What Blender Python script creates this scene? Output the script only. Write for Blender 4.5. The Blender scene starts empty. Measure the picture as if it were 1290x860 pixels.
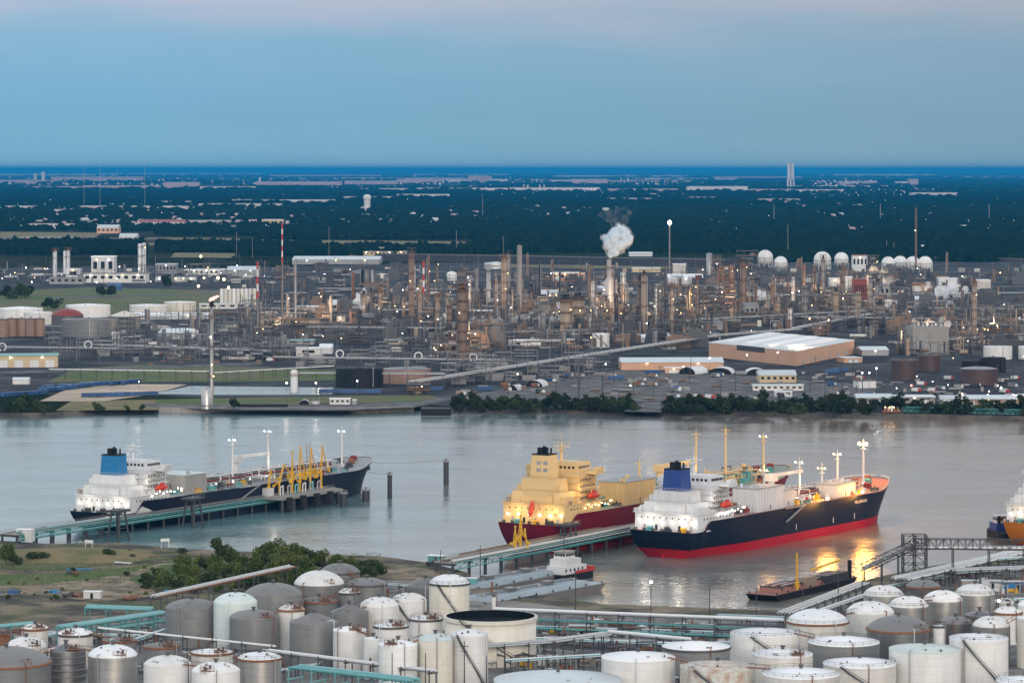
import bpy, math, random
import numpy as np
R = random.Random(7)
RAD = math.radians
SC = bpy.context.scene
COL = SC.collection

# ------------------------------------------------------------------ camera
H, F, HY, CX = 150.0, 4200.0, 213.0, 645.0        # eye height (m), focal length (px of a 1290 px frame), horizon row, centre column
WZ = -3.0                                          # water level; the land stands at 0
cam_d = bpy.data.cameras.new('camera')
cam = bpy.data.objects.new('camera', cam_d)
COL.objects.link(cam)
cam.location = (0, 0, H)
cam.rotation_euler = (RAD(90), 0, 0)
cam_d.sensor_width = 36.0
cam_d.lens = 36.0 * F / 1290.0
cam_d.shift_y = -(430 - HY) / 1290.0
cam_d.clip_start = 1.0
cam_d.clip_end = 900000.0
SC.camera = cam

# ------------------------------------------------------------------ dusk sky
SUN_AZ, SUN_EL = RAD(165), RAD(13)               # azimuth clockwise from the view direction: low behind the camera, a little right
world = bpy.data.worlds.new('World')
SC.world = world
world.use_nodes = True
wn, wl = world.node_tree.nodes, world.node_tree.links
wn.clear()
sky = wn.new('ShaderNodeTexSky'); sky.sky_type = 'NISHITA'; sky.sun_disc = False
sky.sun_elevation = SUN_EL; sky.sun_rotation = SUN_AZ
sky.air_density = 1.0; sky.dust_density = 1.2; sky.ozone_density = 2.0
tc = wn.new('ShaderNodeTexCoord')
sep = wn.new('ShaderNodeSeparateXYZ')
wl.new(tc.outputs['Generated'], sep.inputs[0])
# thin cloud veil: stretched noise shifts the height at which the lilac band starts
mp = wn.new('ShaderNodeMapping'); mp.inputs['Scale'].default_value = (9, 9, 60)
wl.new(tc.outputs['Generated'], mp.inputs[0])
nz = wn.new('ShaderNodeTexNoise'); nz.inputs['Scale'].default_value = 1.0; nz.inputs['Detail'].default_value = 5
wl.new(mp.outputs[0], nz.inputs['Vector'])
ma = wn.new('ShaderNodeMath'); ma.operation = 'MULTIPLY_ADD'
wl.new(nz.outputs['Fac'], ma.inputs[0]); ma.inputs[1].default_value = 0.026
wl.new(sep.outputs['Z'], ma.inputs[2])
ra = wn.new('ShaderNodeValToRGB')
mr = wn.new('ShaderNodeMapRange'); mr.inputs['From Min'].default_value = 0.013; mr.inputs['From Max'].default_value = 0.313
wl.new(ma.outputs[0], mr.inputs['Value']); wl.new(mr.outputs[0], ra.inputs['Fac'])
SKY_STR = 0.15
EXPO = 2 ** 0.9
stops = [(0.0, (.25, .47, .62)), (0.02, (.215, .45, .61)), (0.05, (.20, .43, .60)), (0.09, (.21, .445, .63)), (0.12, (.245, .465, .65)), (0.145, (.33, .49, .65)), (0.17, (.47, .53, .67)),
         (0.30, (.72, .75, .80)), (1.0, (1.32, 1.33, 1.32))]
el = ra.color_ramp.elements
while len(el) < len(stops): el.new(0.5)
for e, (p, c) in zip(el, stops):
    e.position = p; e.color = tuple(v / EXPO for v in c) + (1,)
gx = wn.new('ShaderNodeMapRange'); gx.inputs['From Min'].default_value = -.12; gx.inputs['From Max'].default_value = .20; gx.inputs['To Max'].default_value = .22
wl.new(sep.outputs['X'], gx.inputs['Value'])
hsv = wn.new('ShaderNodeHueSaturation')
gv = wn.new('ShaderNodeMath'); gv.operation = 'MULTIPLY_ADD'; wl.new(gx.outputs[0], gv.inputs[0]); gv.inputs[1].default_value = -1.15; gv.inputs[2].default_value = 1.02; wl.new(gv.outputs[0], hsv.inputs['Value'])
gs = wn.new('ShaderNodeMath'); gs.operation = 'SUBTRACT'; gs.inputs[0].default_value = 1.0; wl.new(gx.outputs[0], gs.inputs[1]); wl.new(gs.outputs[0], hsv.inputs['Saturation'])
wl.new(ra.outputs['Color'], hsv.inputs['Color'])
vs = wn.new('ShaderNodeVectorMath'); vs.operation = 'SCALE'; vs.inputs['Scale'].default_value = 1.0 / SKY_STR
wl.new(hsv.outputs['Color'], vs.inputs[0])
fa = wn.new('ShaderNodeMapRange'); fa.inputs['From Min'].default_value = 0.25; fa.inputs['From Max'].default_value = 0.9
fa.inputs['To Min'].default_value = 1.0; fa.inputs['To Max'].default_value = 0.35
wl.new(sep.outputs['Z'], fa.inputs['Value'])
mx = wn.new('ShaderNodeMix'); mx.data_type = 'RGBA'
wl.new(fa.outputs[0], mx.inputs[0]); wl.new(sky.outputs[0], mx.inputs[6]); wl.new(vs.outputs[0], mx.inputs[7])
bg = wn.new('ShaderNodeBackground'); bg.inputs['Strength'].default_value = SKY_STR
wl.new(mx.outputs[2], bg.inputs['Color'])
wo = wn.new('ShaderNodeOutputWorld'); wl.new(bg.outputs[0], wo.inputs['Surface'])

# the last soft light of the sunset, low behind the camera
sun_d = bpy.data.lights.new('sun', 'SUN'); sun_d.energy = 0.75; sun_d.angle = RAD(25); sun_d.color = (1.0, .85, .70)
sun = bpy.data.objects.new('sun', sun_d); COL.objects.link(sun)
_e = SUN_EL
from mathutils import Vector, Matrix
sdir = Vector((math.sin(SUN_AZ) * math.cos(_e), math.cos(SUN_AZ) * math.cos(_e), math.sin(_e)))
sun.rotation_euler = sdir.to_track_quat('Z', 'Y').to_euler()

vset = SC.view_settings
vset.view_transform = 'Standard'; vset.look = 'None'; vset.gamma = 1.0; vset.use_curve_mapping = False
vset.exposure = 0.9
SC.render.engine = 'CYCLES'
cy = SC.cycles
cy.max_bounces = 14; cy.diffuse_bounces = 2; cy.glossy_bounces = 3; cy.transmission_bounces = 2; cy.volume_bounces = 12
cy.transparent_max_bounces = 8
cy.use_denoising = True
cy.sample_clamp_indirect = 3.0; cy.sample_clamp_direct = 20.0
cy.caustics_reflective = False; cy.caustics_refractive = False

# ------------------------------------------------------------------ helpers
def P(x, y, z=0.0):
    """Point of the plane at height z that the photograph shows at pixel (x, y)."""
    Y = (H - z) * F / (y - HY)
    return Vector(((x - CX) * Y / F, Y, z))

def mpp(y, z=0.0):
    return (H - z) / (y - HY)

class MB:
    """collects shapes for one mesh"""
    def __init__(s):
        s.v = []; s.f = []; s.m = []; s.s = []
    def add(s, vs, fs, mi=0, sm=False):
        o = len(s.v)
        s.v.extend(vs)
        for f in fs:
            s.f.append(tuple(i + o for i in f)); s.m.append(mi); s.s.append(sm)
        return s
    def box(s, x0, x1, y0, y1, z0, z1, mi=0, tx=0.0, ty=0.0):
        vs = [(x0, y0, z0), (x1, y0, z0), (x1, y1, z0), (x0, y1, z0),
              (x0 + tx, y0 + ty, z1), (x1 - tx, y0 + ty, z1), (x1 - tx, y1 - ty, z1), (x0 + tx, y1 - ty, z1)]
        return s.add(vs, [(3, 2, 1, 0), (4, 5, 6, 7), (0, 1, 5, 4), (1, 2, 6, 5), (2, 3, 7, 6), (3, 0, 4, 7)], mi)
    def rings(s, prof, n=24, mi=0, sm=True, c=(0, 0), cap0=False, cap1=False, a0=0.0):
        """lathe round the z axis; prof = [(r, z), ...]"""
        vs = []; fs = []
        for r, z in prof:
            for k in range(n):
                a = a0 + 2 * math.pi * k / n
                vs.append((c[0] + r * math.cos(a), c[1] + r * math.sin(a), z))
        for i in range(len(prof) - 1):
            for k in range(n):
                k2 = (k + 1) % n
                fs.append((i * n + k, i * n + k2, (i + 1) * n + k2, (i + 1) * n + k))
        s.add(vs, fs, mi, sm)
        if cap0: s.add([vs[k] for k in range(n)][::-1], [tuple(range(n))], mi)
        if cap1: s.add([vs[(len(prof) - 1) * n + k] for k in range(n)], [tuple(range(n))], mi)
        return s
    def cyl(s, cx, cy_, r, z0, z1, n=12, mi=0, r1=None, sm=True):
        return s.rings([(r, z0), (r if r1 is None else r1, z1)], n, mi, sm, (cx, cy_), True, True)
    def tube(s, a, b, r, n=6, mi=0, caps=True, sm=True):
        a = Vector(a); b = Vector(b); d = b - a
        if d.length < 1e-6: return s
        d.normalize()
        u = d.cross(Vector((0, 0, 1)))
        if u.length < 1e-3: u = Vector((1, 0, 0))
        u.normalize(); w = u.cross(d)
        vs = []
        for p in (a, b):
            for k in range(n):
                t = 2 * math.pi * (k + .5) / n
                vs.append(tuple(p + u * (r * math.cos(t)) + w * (r * math.sin(t))))
        fs = [(k, n + k, n + (k + 1) % n, (k + 1) % n) for k in range(n)]
        s.add(vs, fs, mi, sm)
        if caps: s.add(vs, [tuple(range(n)), tuple(range(2 * n - 1, n - 1, -1))], mi)
        return s
    def path(s, pts, r, n=6, mi=0):
        for a, b in zip(pts, pts[1:]): s.tube(a, b, r, n, mi)
        return s
    def ball(s, c, r, n=10, m=6, mi=0, sz=1.0):
        prof = [(max(r * math.sin(math.pi * i / m), 0.001), c[2] - r * sz * math.cos(math.pi * i / m)) for i in range(m + 1)]
        return s.rings(prof, n, mi, True, (c[0], c[1]))
    def prism(s, poly, z0, z1, mi=0, mt=None):
        n = len(poly)
        vs = [(p[0], p[1], z0) for p in poly] + [(p[0], p[1], z1) for p in poly]
        s.add(vs, [(k, (k + 1) % n, n + (k + 1) % n, n + k) for k in range(n)], mi)
        s.add(vs[n:], [tuple(range(n))], mi if mt is None else mt)
        return s
    def extrude_y(s, prof, y0, y1, mi=0, sm=False):
        """profile in x,z swept along y"""
        n = len(prof)
        vs = [(p[0], y0, p[1]) for p in prof] + [(p[0], y1, p[1]) for p in prof]
        s.add(vs, [(k, n + k, n + (k + 1) % n, (k + 1) % n)[::-1] for k in range(n)], mi, sm)
        s.add(vs, [tuple(range(n)), tuple(range(2 * n - 1, n - 1, -1))], mi)
        return s
    def mesh(s, name, mats):
        me = bpy.data.meshes.new(name)
        me.from_pydata(s.v, [], s.f)
        if not isinstance(mats, (list, tuple)): mats = [mats]
        for m in mats: me.materials.append(m)
        if len(s.f):
            if max(s.m): me.polygons.foreach_set('material_index', s.m)
            me.polygons.foreach_set('use_smooth', s.s)
        me.update()
        return me
    def build(s, name, mats, parent=None, loc=None, rotz=None):
        return link(name, s.mesh(name, mats), parent, loc, rotz)

def link(name, data, parent=None, loc=None, rotz=None):
    o = bpy.data.objects.new(name, data); COL.objects.link(o)
    if parent is not None: o.parent = parent
    if loc is not None: o.location = loc
    if rotz is not None: o.rotation_euler = (0, 0, rotz)
    return o

def tag(o, label, cat, group=None):
    o['kind'] = 'thing'; o['label'] = label; o['category'] = cat
    if group: o['group'] = group
    return o

def thing(name, label, cat, loc=(0, 0, 0), rotz=0.0, group=None):
    return tag(link(name, None, None, loc, rotz), label, cat, group)

def structure(o):
    o['kind'] = 'structure'; return o

def stuff(o, label=None, cat=None):
    o['kind'] = 'stuff'
    if label: o['label'] = label; o['category'] = cat
    return o

def dup(root, loc, rotz=None, label=None, group=None, scale=None):
    r = root.copy(); COL.objects.link(r); r.location = loc
    if rotz is not None: r.rotation_euler = (0, 0, rotz)
    if scale is not None: r.scale = scale if hasattr(scale, '__len__') else (scale,) * 3
    if label: r['label'] = label
    if group: r['group'] = group
    for ch in list(root.children):
        c = ch.copy(); COL.objects.link(c); c.parent = r
        for g in list(ch.children):
            d = g.copy(); COL.objects.link(d); d.parent = c
    return r

# ------------------------------------------------------------------ materials
MATS = {}
def mat(name, col, rough=0.6, metal=0.0, dirt=0.25, dirt_col=None, scale=0.25, stretch=0.12, spec=0.5, vary=0.10, bump=0.0, seam=0.0):
    """paint or metal with streaky procedural wear that has its own shape"""
    if name in MATS: return MATS[name]
    m = bpy.data.materials.new(name); m.use_nodes = True
    nt = m.node_tree; n = nt.nodes; l = nt.links
    b = n['Principled BSDF']
    b.inputs['Roughness'].default_value = rough; b.inputs['Metallic'].default_value = metal
    b.inputs['Specular IOR Level'].default_value = spec
    if dirt_col is None: dirt_col = (col[0] * .55, col[1] * .5, col[2] * .45)
    t = n.new('ShaderNodeTexCoord'); mpg = n.new('ShaderNodeMapping')
    mpg.inputs['Scale'].default_value = (1, 1, stretch)
    l.new(t.outputs['Object'], mpg.inputs[0])
    oi = n.new('ShaderNodeObjectInfo')
    av = n.new('ShaderNodeVectorMath'); av.operation = 'ADD'
    sc2 = n.new('ShaderNodeVectorMath'); sc2.operation = 'SCALE'; sc2.inputs['Scale'].default_value = 47.0
    cmb = n.new('ShaderNodeCombineXYZ')
    for k in range(3): l.new(oi.outputs['Random'], cmb.inputs[k])
    l.new(cmb.outputs[0], sc2.inputs[0]); l.new(mpg.outputs[0], av.inputs[0]); l.new(sc2.outputs[0], av.inputs[1])
    nz = n.new('ShaderNodeTexNoise'); nz.inputs['Scale'].default_value = scale; nz.inputs['Detail'].default_value = 6; nz.inputs['Roughness'].default_value = 0.65
    l.new(av.outputs[0], nz.inputs['Vector'])
    rp = n.new('ShaderNodeMapRange'); rp.inputs['From Min'].default_value = 0.42; rp.inputs['From Max'].default_value = 0.75
    rp.inputs['To Max'].default_value = dirt
    l.new(nz.outputs['Fac'], rp.inputs['Value'])
    mxx = n.new('ShaderNodeMix'); mxx.data_type = 'RGBA'
    mxx.inputs[6].default_value = (*col, 1); mxx.inputs[7].default_value = (*dirt_col, 1)
    l.new(rp.outputs[0], mxx.inputs[0])
    hs = n.new('ShaderNodeHueSaturation')
    vr = n.new('ShaderNodeMapRange'); vr.inputs['To Min'].default_value = 1 - vary; vr.inputs['To Max'].default_value = 1 + vary
    l.new(oi.outputs['Random'], vr.inputs['Value']); l.new(vr.outputs[0], hs.inputs['Value'])
    csrc = mxx.outputs[2]
    if seam:                                               # plate courses: thin seams and slightly different plates
        sp = n.new('ShaderNodeSeparateXYZ'); l.new(t.outputs['Object'], sp.inputs[0])
        at = n.new('ShaderNodeMath'); at.operation = 'ARCTAN2'; l.new(sp.outputs['Y'], at.inputs[0]); l.new(sp.outputs['X'], at.inputs[1])
        dz = n.new('ShaderNodeMath'); dz.operation = 'DIVIDE'; l.new(sp.outputs['Z'], dz.inputs[0]); dz.inputs[1].default_value = 2.3
        fl = n.new('ShaderNodeMath'); fl.operation = 'FLOOR'; l.new(dz.outputs[0], fl.inputs[0])
        fr = n.new('ShaderNodeMath'); fr.operation = 'FRACT'; l.new(dz.outputs[0], fr.inputs[0])
        th = n.new('ShaderNodeMath'); th.operation = 'LESS_THAN'; l.new(fr.outputs[0], th.inputs[0]); th.inputs[1].default_value = .07
        am = n.new('ShaderNodeMath'); am.operation = 'MULTIPLY_ADD'; l.new(at.outputs[0], am.inputs[0]); am.inputs[1].default_value = 2.2; l.new(fl.outputs[0], am.inputs[2])
        af = n.new('ShaderNodeMath'); af.operation = 'FLOOR'; l.new(am.outputs[0], af.inputs[0])
        cv = n.new('ShaderNodeCombineXYZ'); l.new(af.outputs[0], cv.inputs[0]); l.new(fl.outputs[0], cv.inputs[1]); l.new(oi.outputs['Random'], cv.inputs[2])
        wn_ = n.new('ShaderNodeTexWhiteNoise'); l.new(cv.outputs[0], wn_.inputs['Vector'])
        k1 = n.new('ShaderNodeMath'); k1.operation = 'MULTIPLY_ADD'; l.new(wn_.outputs['Value'], k1.inputs[0]); k1.inputs[1].default_value = -seam; k1.inputs[2].default_value = 1 + seam * .5
        k2 = n.new('ShaderNodeMath'); k2.operation = 'MULTIPLY_ADD'; l.new(th.outputs[0], k2.inputs[0]); k2.inputs[1].default_value = -seam * 1.3; l.new(k1.outputs[0], k2.inputs[2])
        vm = n.new('ShaderNodeVectorMath'); vm.operation = 'SCALE'; l.new(csrc, vm.inputs[0]); l.new(k2.outputs[0], vm.inputs['Scale']); csrc = vm.outputs[0]
    l.new(csrc, hs.inputs['Color']); l.new(hs.outputs[0], b.inputs['Base Color'])
    if bump:
        bp = n.new('ShaderNodeBump'); bp.inputs['Strength'].default_value = bump; bp.inputs['Distance'].default_value = 0.3
        l.new(nz.outputs['Fac'], bp.inputs['Height']); l.new(bp.outputs[0], b.inputs['Normal'])
    MATS[name] = m
    return m

def emit(name, col, strength, sampled=False):
    if name in MATS: return MATS[name]
    m = bpy.data.materials.new(name); m.use_nodes = True
    b = m.node_tree.nodes['Principled BSDF']
    b.inputs['Base Color'].default_value = (.8, .8, .8, 1)
    b.inputs['Emission Color'].default_value = (*col, 1); b.inputs['Emission Strength'].default_value = strength
    m.cycles.emission_sampling = 'FRONT' if sampled else 'NONE'
    MATS[name] = m
    return m

WHITE = mat('white_paint', (.80, .80, .78), .45, 0, .35, (.50, .42, .33), .35, seam=0.08)
WHITE2 = mat('aged_white_paint', (.72, .71, .67), .5, 0, .55, (.42, .33, .24), .3, seam=0.12)
ROOFW = mat('white_roof', (.84, .86, .87), .5, 0, .25, (.55, .53, .50), .2, 1.0)
PALE = mat('pale_green_paint', (.62, .70, .68), .45, 0, .25, (.45, .47, .42), .3, seam=0.07)
CREAMT = mat('cream_paint', (.74, .71, .62), .5, 0, .35, (.48, .40, .30), .3, seam=0.09)
TANKG = mat('grey_tank_paint', (.225, .23, .23), .42, .1, .4, (.18, .17, .16), .4, seam=0.14)
TANKD = mat('dark_grey_tank_paint', (.14, .14, .14), .45, .2, .45, (.12, .10, .09), .4, seam=0.16)
GALV = mat('galvanised_steel', (.50, .49, .47), .38, .75, .4, (.28, .25, .22), .5, seam=0.16)
GALVD = mat('weathered_steel', (.25, .255, .265), .42, .7, .5, (.18, .16, .15), .5, seam=0.18)
ROOFG = mat('grey_roof', (.20, .20, .20), .55, .1, .4, (.17, .15, .13), .25, 1.0)
RUST = mat('rust', (.26, .115, .06), .85, 0, .6, (.10, .05, .035), .8, .6)
RUSTY = mat('rust_spotted_paint', (.60, .60, .55), .65, 0, .95, (.36, .16, .06), .55, .5, seam=0.12)
STEEL = mat('steel_frame', (.095, .105, .115), .6, .3, .5, (.13, .08, .06), .4)
DARK = mat('dark_steel', (.06, .065, .075), .6, .3, .4, (.10, .06, .05), .4)
PIPE = mat('aluminium_pipe', (.56, .57, .57), .35, .6, .4, (.30, .28, .26), .3, 1)
PIPEW = mat('white_pipe', (.76, .78, .79), .4, 0, .25, (.5, .46, .42), .3, 1)
TEAL = mat('teal_pipe', (.20, .44, .45), .45, 0, .35, (.10, .28, .30), .3, 1)
TEALD = mat('dark_teal_steel', (.10, .33, .33), .5, 0, .4, (.06, .16, .16), .3, 1)
CONC = mat('concrete', (.33, .31, .29), .85, 0, .4, (.20, .18, .16), .15, 1)
BROWN = mat('brown_tower', (.21, .14, .105), .6, .15, .5, (.16, .10, .07), .4)
GREYC = mat('grey_tower', (.25, .23, .22), .55, .3, .5, (.18, .14, .11), .4)
TANC = mat('tan_tower', (.36, .275, .205), .55, .2, .5, (.24, .16, .11), .4)
SILVER = mat('silver_tower', (.43, .42, .41), .4, .5, .4, (.27, .22, .18), .4)
BLACKP = mat('black_paint', (.014, .016, .02), .6, 0, .3, (.04, .033, .03), .3, spec=.2)
ROOFBLK = mat('black_floating_roof', (.010, .013, .016), .95, 0, .3, (.02, .02, .02), .1, 1, spec=.05)
REDP = mat('red_paint', (.46, .035, .03), .5, 0, .3, None, .3)
REDD = mat('dark_red_paint', (.24, .035, .03), .55, 0, .4, (.12, .03, .02), .3)
ORANGEW = mat('orange_brick', (.66, .40, .27), .8, 0, .25, (.48, .24, .15), .1)
TANW = mat('tan_wall', (.62, .49, .31), .8, 0, .25, (.45, .35, .23), .1)
WALLW = mat('white_wall', (.72, .70, .66), .7, 0, .3, (.5, .46, .4), .1)
WALLG = mat('grey_wall', (.34, .34, .34), .75, 0, .35, (.22, .21, .2), .1)
METROOF = mat('pale_metal_roof', (.62, .68, .70), .5, .2, .3, (.38, .42, .43), .08, 1)
TEALROOF = mat('green_metal_roof', (.16, .38, .37), .5, .2, .3, None, .08, 1)
BLUEC = mat('blue_container', (.025, .09, .23), .55, 0, .35, (.05, .06, .09), .3, vary=.3)
BROWNT = mat('brown_tank_paint', (.30, .19, .145), .6, 0, .4, (.2, .12, .09), .2, seam=0.12)
DARKBR = mat('dark_brown_tank_paint', (.075, .045, .045), .6, 0, .4, (.12, .06, .05), .2, seam=0.20)
BLUEP = mat('blue_paint', (.02, .06, .26), .45, 0, .2, None, .3)
BLUEL = mat('light_blue_paint', (.015, .19, .42), .45, 0, .2, None, .3)
YELLOW = mat('yellow_paint', (.72, .40, .02), .45, 0, .3, (.45, .24, .03), .4)
GLASS = mat('dark_window_glass', (.02, .025, .03), .08, 0, 0, spec=.8)
ROAD = mat('road_surface', (.17, .165, .165), .9, 0, .4, (.11, .11, .115), .03, 1)
WOOD = mat('bark', (.09, .07, .055), .9, 0, .3)
LW = emit('lamp_white', (1, .93, .80), 14)
LY = emit('lamp_sodium', (1, .62, .22), 12)
LC = emit('lamp_cool', (.80, .93, 1), 14)
LO = emit('lamp_orange', (1, .45, .12), 45)
LR = emit('lamp_red', (1, .12, .08), 10)
FLAME = emit('flare_flame', (1, .28, .20), 2.2)

def lamp(name, loc, energy, col, radius=1.0, parent=None):
    d = bpy.data.lights.new(name, 'POINT'); d.energy = energy; d.color = col; d.shadow_soft_size = radius
    o = bpy.data.objects.new(name, d); COL.objects.link(o); o.location = loc
    if parent is not None: o.parent = parent
    return o
# ------------------------------------------------------------------ ground, banks and water
def groundmat(name, cols, scales, rough=.95, spec=.2):
    """two or three earth colours blended by noise of two sizes"""
    m = bpy.data.materials.new(name); m.use_nodes = True
    n = m.node_tree.nodes; l = m.node_tree.links; b = n['Principled BSDF']
    b.inputs['Roughness'].default_value = rough; b.inputs['Specular IOR Level'].default_value = spec
    g = n.new('ShaderNodeNewGeometry')
    prev = None
    for i, c in enumerate(cols):
        if prev is None:
            rgb = n.new('ShaderNodeRGB'); rgb.outputs[0].default_value = (*c, 1); prev = rgb.outputs[0]; continue
        nz = n.new('ShaderNodeTexNoise'); nz.inputs['Scale'].default_value = scales[i - 1]; nz.inputs['Detail'].default_value = 8; nz.inputs['Roughness'].default_value = .65
        l.new(g.outputs['Position'], nz.inputs['Vector'])
        r = n.new('ShaderNodeMapRange'); r.inputs['From Min'].default_value = .45; r.inputs['From Max'].default_value = .58
        l.new(nz.outputs['Fac'], r.inputs['Value'])
        x = n.new('ShaderNodeMix'); x.data_type = 'RGBA'
        l.new(r.outputs[0], x.inputs[0]); l.new(prev, x.inputs[6]); x.inputs[7].default_value = (*c, 1)
        prev = x.outputs[2]
    l.new(prev, b.inputs['Base Color'])
    return m

G_FAR = groundmat('far_land', [(.016, .026, .016), (.03, .038, .022), (.05, .05, .035)], [.004, .0015], spec=0.0)
G_YARD = groundmat('refinery_yard', [(.055, .06, .07), (.095, .098, .10), (.035, .04, .048)], [.012, .02], spec=.05)
G_TANK = groundmat('tank_farm_yard', [(.22, .21, .20), (.30, .275, .245), (.12, .12, .12)], [.03, .06])
G_NEAR = groundmat('near_shore_soil', [(.22, .18, .125), (.30, .24, .17), (.085, .10, .045), (.06, .055, .05)], [.06, .03, .045])
G_GRASS = groundmat('lawn_grass', [(.075, .12, .035), (.11, .145, .05), (.14, .13, .07)], [.03, .012])
G_DRY = groundmat('dry_grass', [(.22, .18, .095), (.13, .135, .055)], [.05])
G_SAND = groundmat('sand', [(.52, .43, .33), (.40, .32, .24)], [.03])
G_BANK = groundmat('bank_mud', [(.14, .12, .10), (.07, .065, .06)], [.08])
G_PALE = groundmat('pale_gravel', [(.18, .175, .17), (.12, .118, .118), (.07, .072, .075)], [.04, .09])

G_TRACK = groundmat('sandy_track', [(.33, .26, .185), (.25, .195, .135), (.12, .11, .07)], [.05, .12])
wm = bpy.data.materials.new('channel_water'); wm.use_nodes = True
n = wm.node_tree.nodes; l = wm.node_tree.links; b = n['Principled BSDF']
b.inputs['Base Color'].default_value = (.10, .092, .080, 1)
b.inputs['Roughness'].default_value = .16; b.inputs['IOR'].default_value = 1.33
g = n.new('ShaderNodeNewGeometry')
def wnoise(scale, sx, sy, det=4):
    mpn = n.new('ShaderNodeMapping'); mpn.inputs['Scale'].default_value = (sx, sy, 1)
    mpn.inputs['Rotation'].default_value = (0, 0, .35)
    l.new(g.outputs['Position'], mpn.inputs[0])
    z = n.new('ShaderNodeTexNoise'); z.inputs['Scale'].default_value = scale; z.inputs['Detail'].default_value = det
    l.new(mpn.outputs[0], z.inputs['Vector']); return z.outputs['Fac']
a1 = wnoise(.32, 1, .7, 5); a2 = wnoise(.02, .8, 1.3, 6); a3 = wnoise(.0042, .7, 1.6, 4)
bp = n.new('ShaderNodeBump'); bp.inputs['Strength'].default_value = .5; bp.inputs['Distance'].default_value = .5
l.new(a1, bp.inputs['Height'])
bp2 = n.new('ShaderNodeBump'); bp2.inputs['Strength'].default_value = .16; bp2.inputs['Distance'].default_value = 3.0
l.new(a2, bp2.inputs['Height']); l.new(bp.outputs[0], bp2.inputs['Normal']); l.new(bp2.outputs[0], b.inputs['Normal'])
# wind-brushed and calm water differ in roughness; suspended mud differs in tone
r1 = n.new('ShaderNodeMapRange'); r1.inputs['From Min'].default_value = .38; r1.inputs['From Max'].default_value = .62
r1.inputs['To Min'].default_value = .10; r1.inputs['To Max'].default_value = .24
l.new(a2, r1.inputs['Value']); l.new(r1.outputs[0], b.inputs['Roughness'])
sx = n.new('ShaderNodeSeparateXYZ'); l.new(g.outputs['Position'], sx.inputs[0])
md = n.new('ShaderNodeMapRange'); md.inputs['From Min'].default_value = -160; md.inputs['From Max'].default_value = 190
l.new(sx.outputs['X'], md.inputs['Value'])
mdn = n.new('ShaderNodeMath'); mdn.operation = 'MULTIPLY_ADD'; l.new(a3, mdn.inputs[0]); mdn.inputs[1].default_value = .9; l.new(md.outputs[0], mdn.inputs[2])
mds = n.new('ShaderNodeMath'); mds.operation = 'SUBTRACT'; mds.use_clamp = True; l.new(mdn.outputs[0], mds.inputs[0]); mds.inputs[1].default_value = .45
wx = n.new('ShaderNodeMix'); wx.data_type = 'RGBA'; l.new(mds.outputs[0], wx.inputs[0])
wx.inputs[6].default_value = (.12, .22, .235, 1); wx.inputs[7].default_value = (.20, .145, .11, 1)
l.new(wx.outputs[2], b.inputs['Base Color'])

def sheet(name, pts, m, z=None):
    mb = MB(); mb.add([tuple(p) if z is None else (p[0], p[1], z) for p in pts], [tuple(range(len(pts)))])
    o = structure(mb.build(name, m))
    if o.data.polygons[0].normal.z < 0: o.data.flip_normals()
    return o

sheet('water', [(-9000, -200, WZ), (9000, -200, WZ), (9000, 4000, WZ), (-9000, 4000, WZ)], wm)

FAR_SHORE = [(-1500, 535), (-300, 529), (0, 527), (60, 526.5), (110, 523), (200, 519.5), (270, 520.5), (430, 521), (525, 516.5), (533, 519.5), (572, 519.5), (640, 521),
             (800, 521.5), (830, 522.5), (960, 524.5), (1110, 527), (1290, 531), (1700, 541), (3200, 560)]
fs = [P(x, y, WZ) for x, y in FAR_SHORE]
top = [Vector((p.x, p.y + 7, 0)) for p in fs]
sheet('ground', top + [Vector((260000, 620000, 0)), Vector((-260000, 620000, 0))], G_FAR)
def bank(name, low, high, m, dz=-1.5):
    mb = MB(); k = len(low)
    vs = [(p.x, p.y, WZ + dz) for p in low] + [tuple(p) for p in high]
    mb.add(vs, [(i, i + 1, k + i + 1, k + i) for i in range(k - 1)])
    return structure(mb.build(name, m))
bank('far_bank', fs, top, G_BANK)

NEAR_SHORE = [(-1400, 668), (-150, 684), (0, 688), (60, 692), (150, 691), (235, 699), (330, 703), (480, 708), (545, 717), (590, 729), (602, 748), (690, 759),
              (760, 769), (980, 777), (1003, 768), (1085, 739), (1150, 724), (1210, 714), (1290, 693), (1700, 640), (2400, 620)]
ns = [P(x, y, WZ) for x, y in NEAR_SHORE]
ntop = [Vector((p.x, p.y - 5, 0)) for p in ns]
sheet('near_shore', [Vector((-900, -300, 0))] + ntop + [Vector((1500, -300, 0))], G_NEAR)
bank('near_bank', ns, ntop, G_BANK)

_pz = [0.0]
def patch(name, px, m, z=0.012):
    _pz[0] += .004; z += _pz[0]
    return sheet(name, [P(x, y, z) for x, y in px], m)
# refinery yard and lawns on the far side
patch('refinery_yard', [(-700, 499), (170, 497), (300, 503), (520, 504), (560, 512), (800, 516), (1290, 520), (2000, 520), (2000, 322), (1230, 322), (900, 333), (560, 331), (300, 337), (-500, 338)], G_YARD)
patch('lawn', [(60, 481), (260, 481), (430, 479), (424, 466), (270, 461), (180, 459), (95, 464)], G_GRASS, .03)
patch('lawn', [(125, 507), (260, 510), (530, 506.5), (555, 501), (540, 497), (300, 501), (190, 503)], G_GRASS, .03)
patch('lawn', [(-60, 398), (180, 398), (280, 391), (285, 366), (120, 362), (-60, 368)], G_GRASS, .03)
patch('dry_bank_grass', [(70, 517), (200, 516), (196, 503), (90, 505)], G_DRY, .035)
patch('sand_pad', [(50, 505), (130, 505), (190, 497), (236, 484), (110, 483), (85, 490)], G_SAND, .04)
patch('quay_apron', [(180, 512), (300, 516.5), (430, 517), (522, 513), (590, 499), (560, 500), (530, 505), (430, 508.5), (300, 509), (180, 508)], G_PALE, .04)
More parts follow.
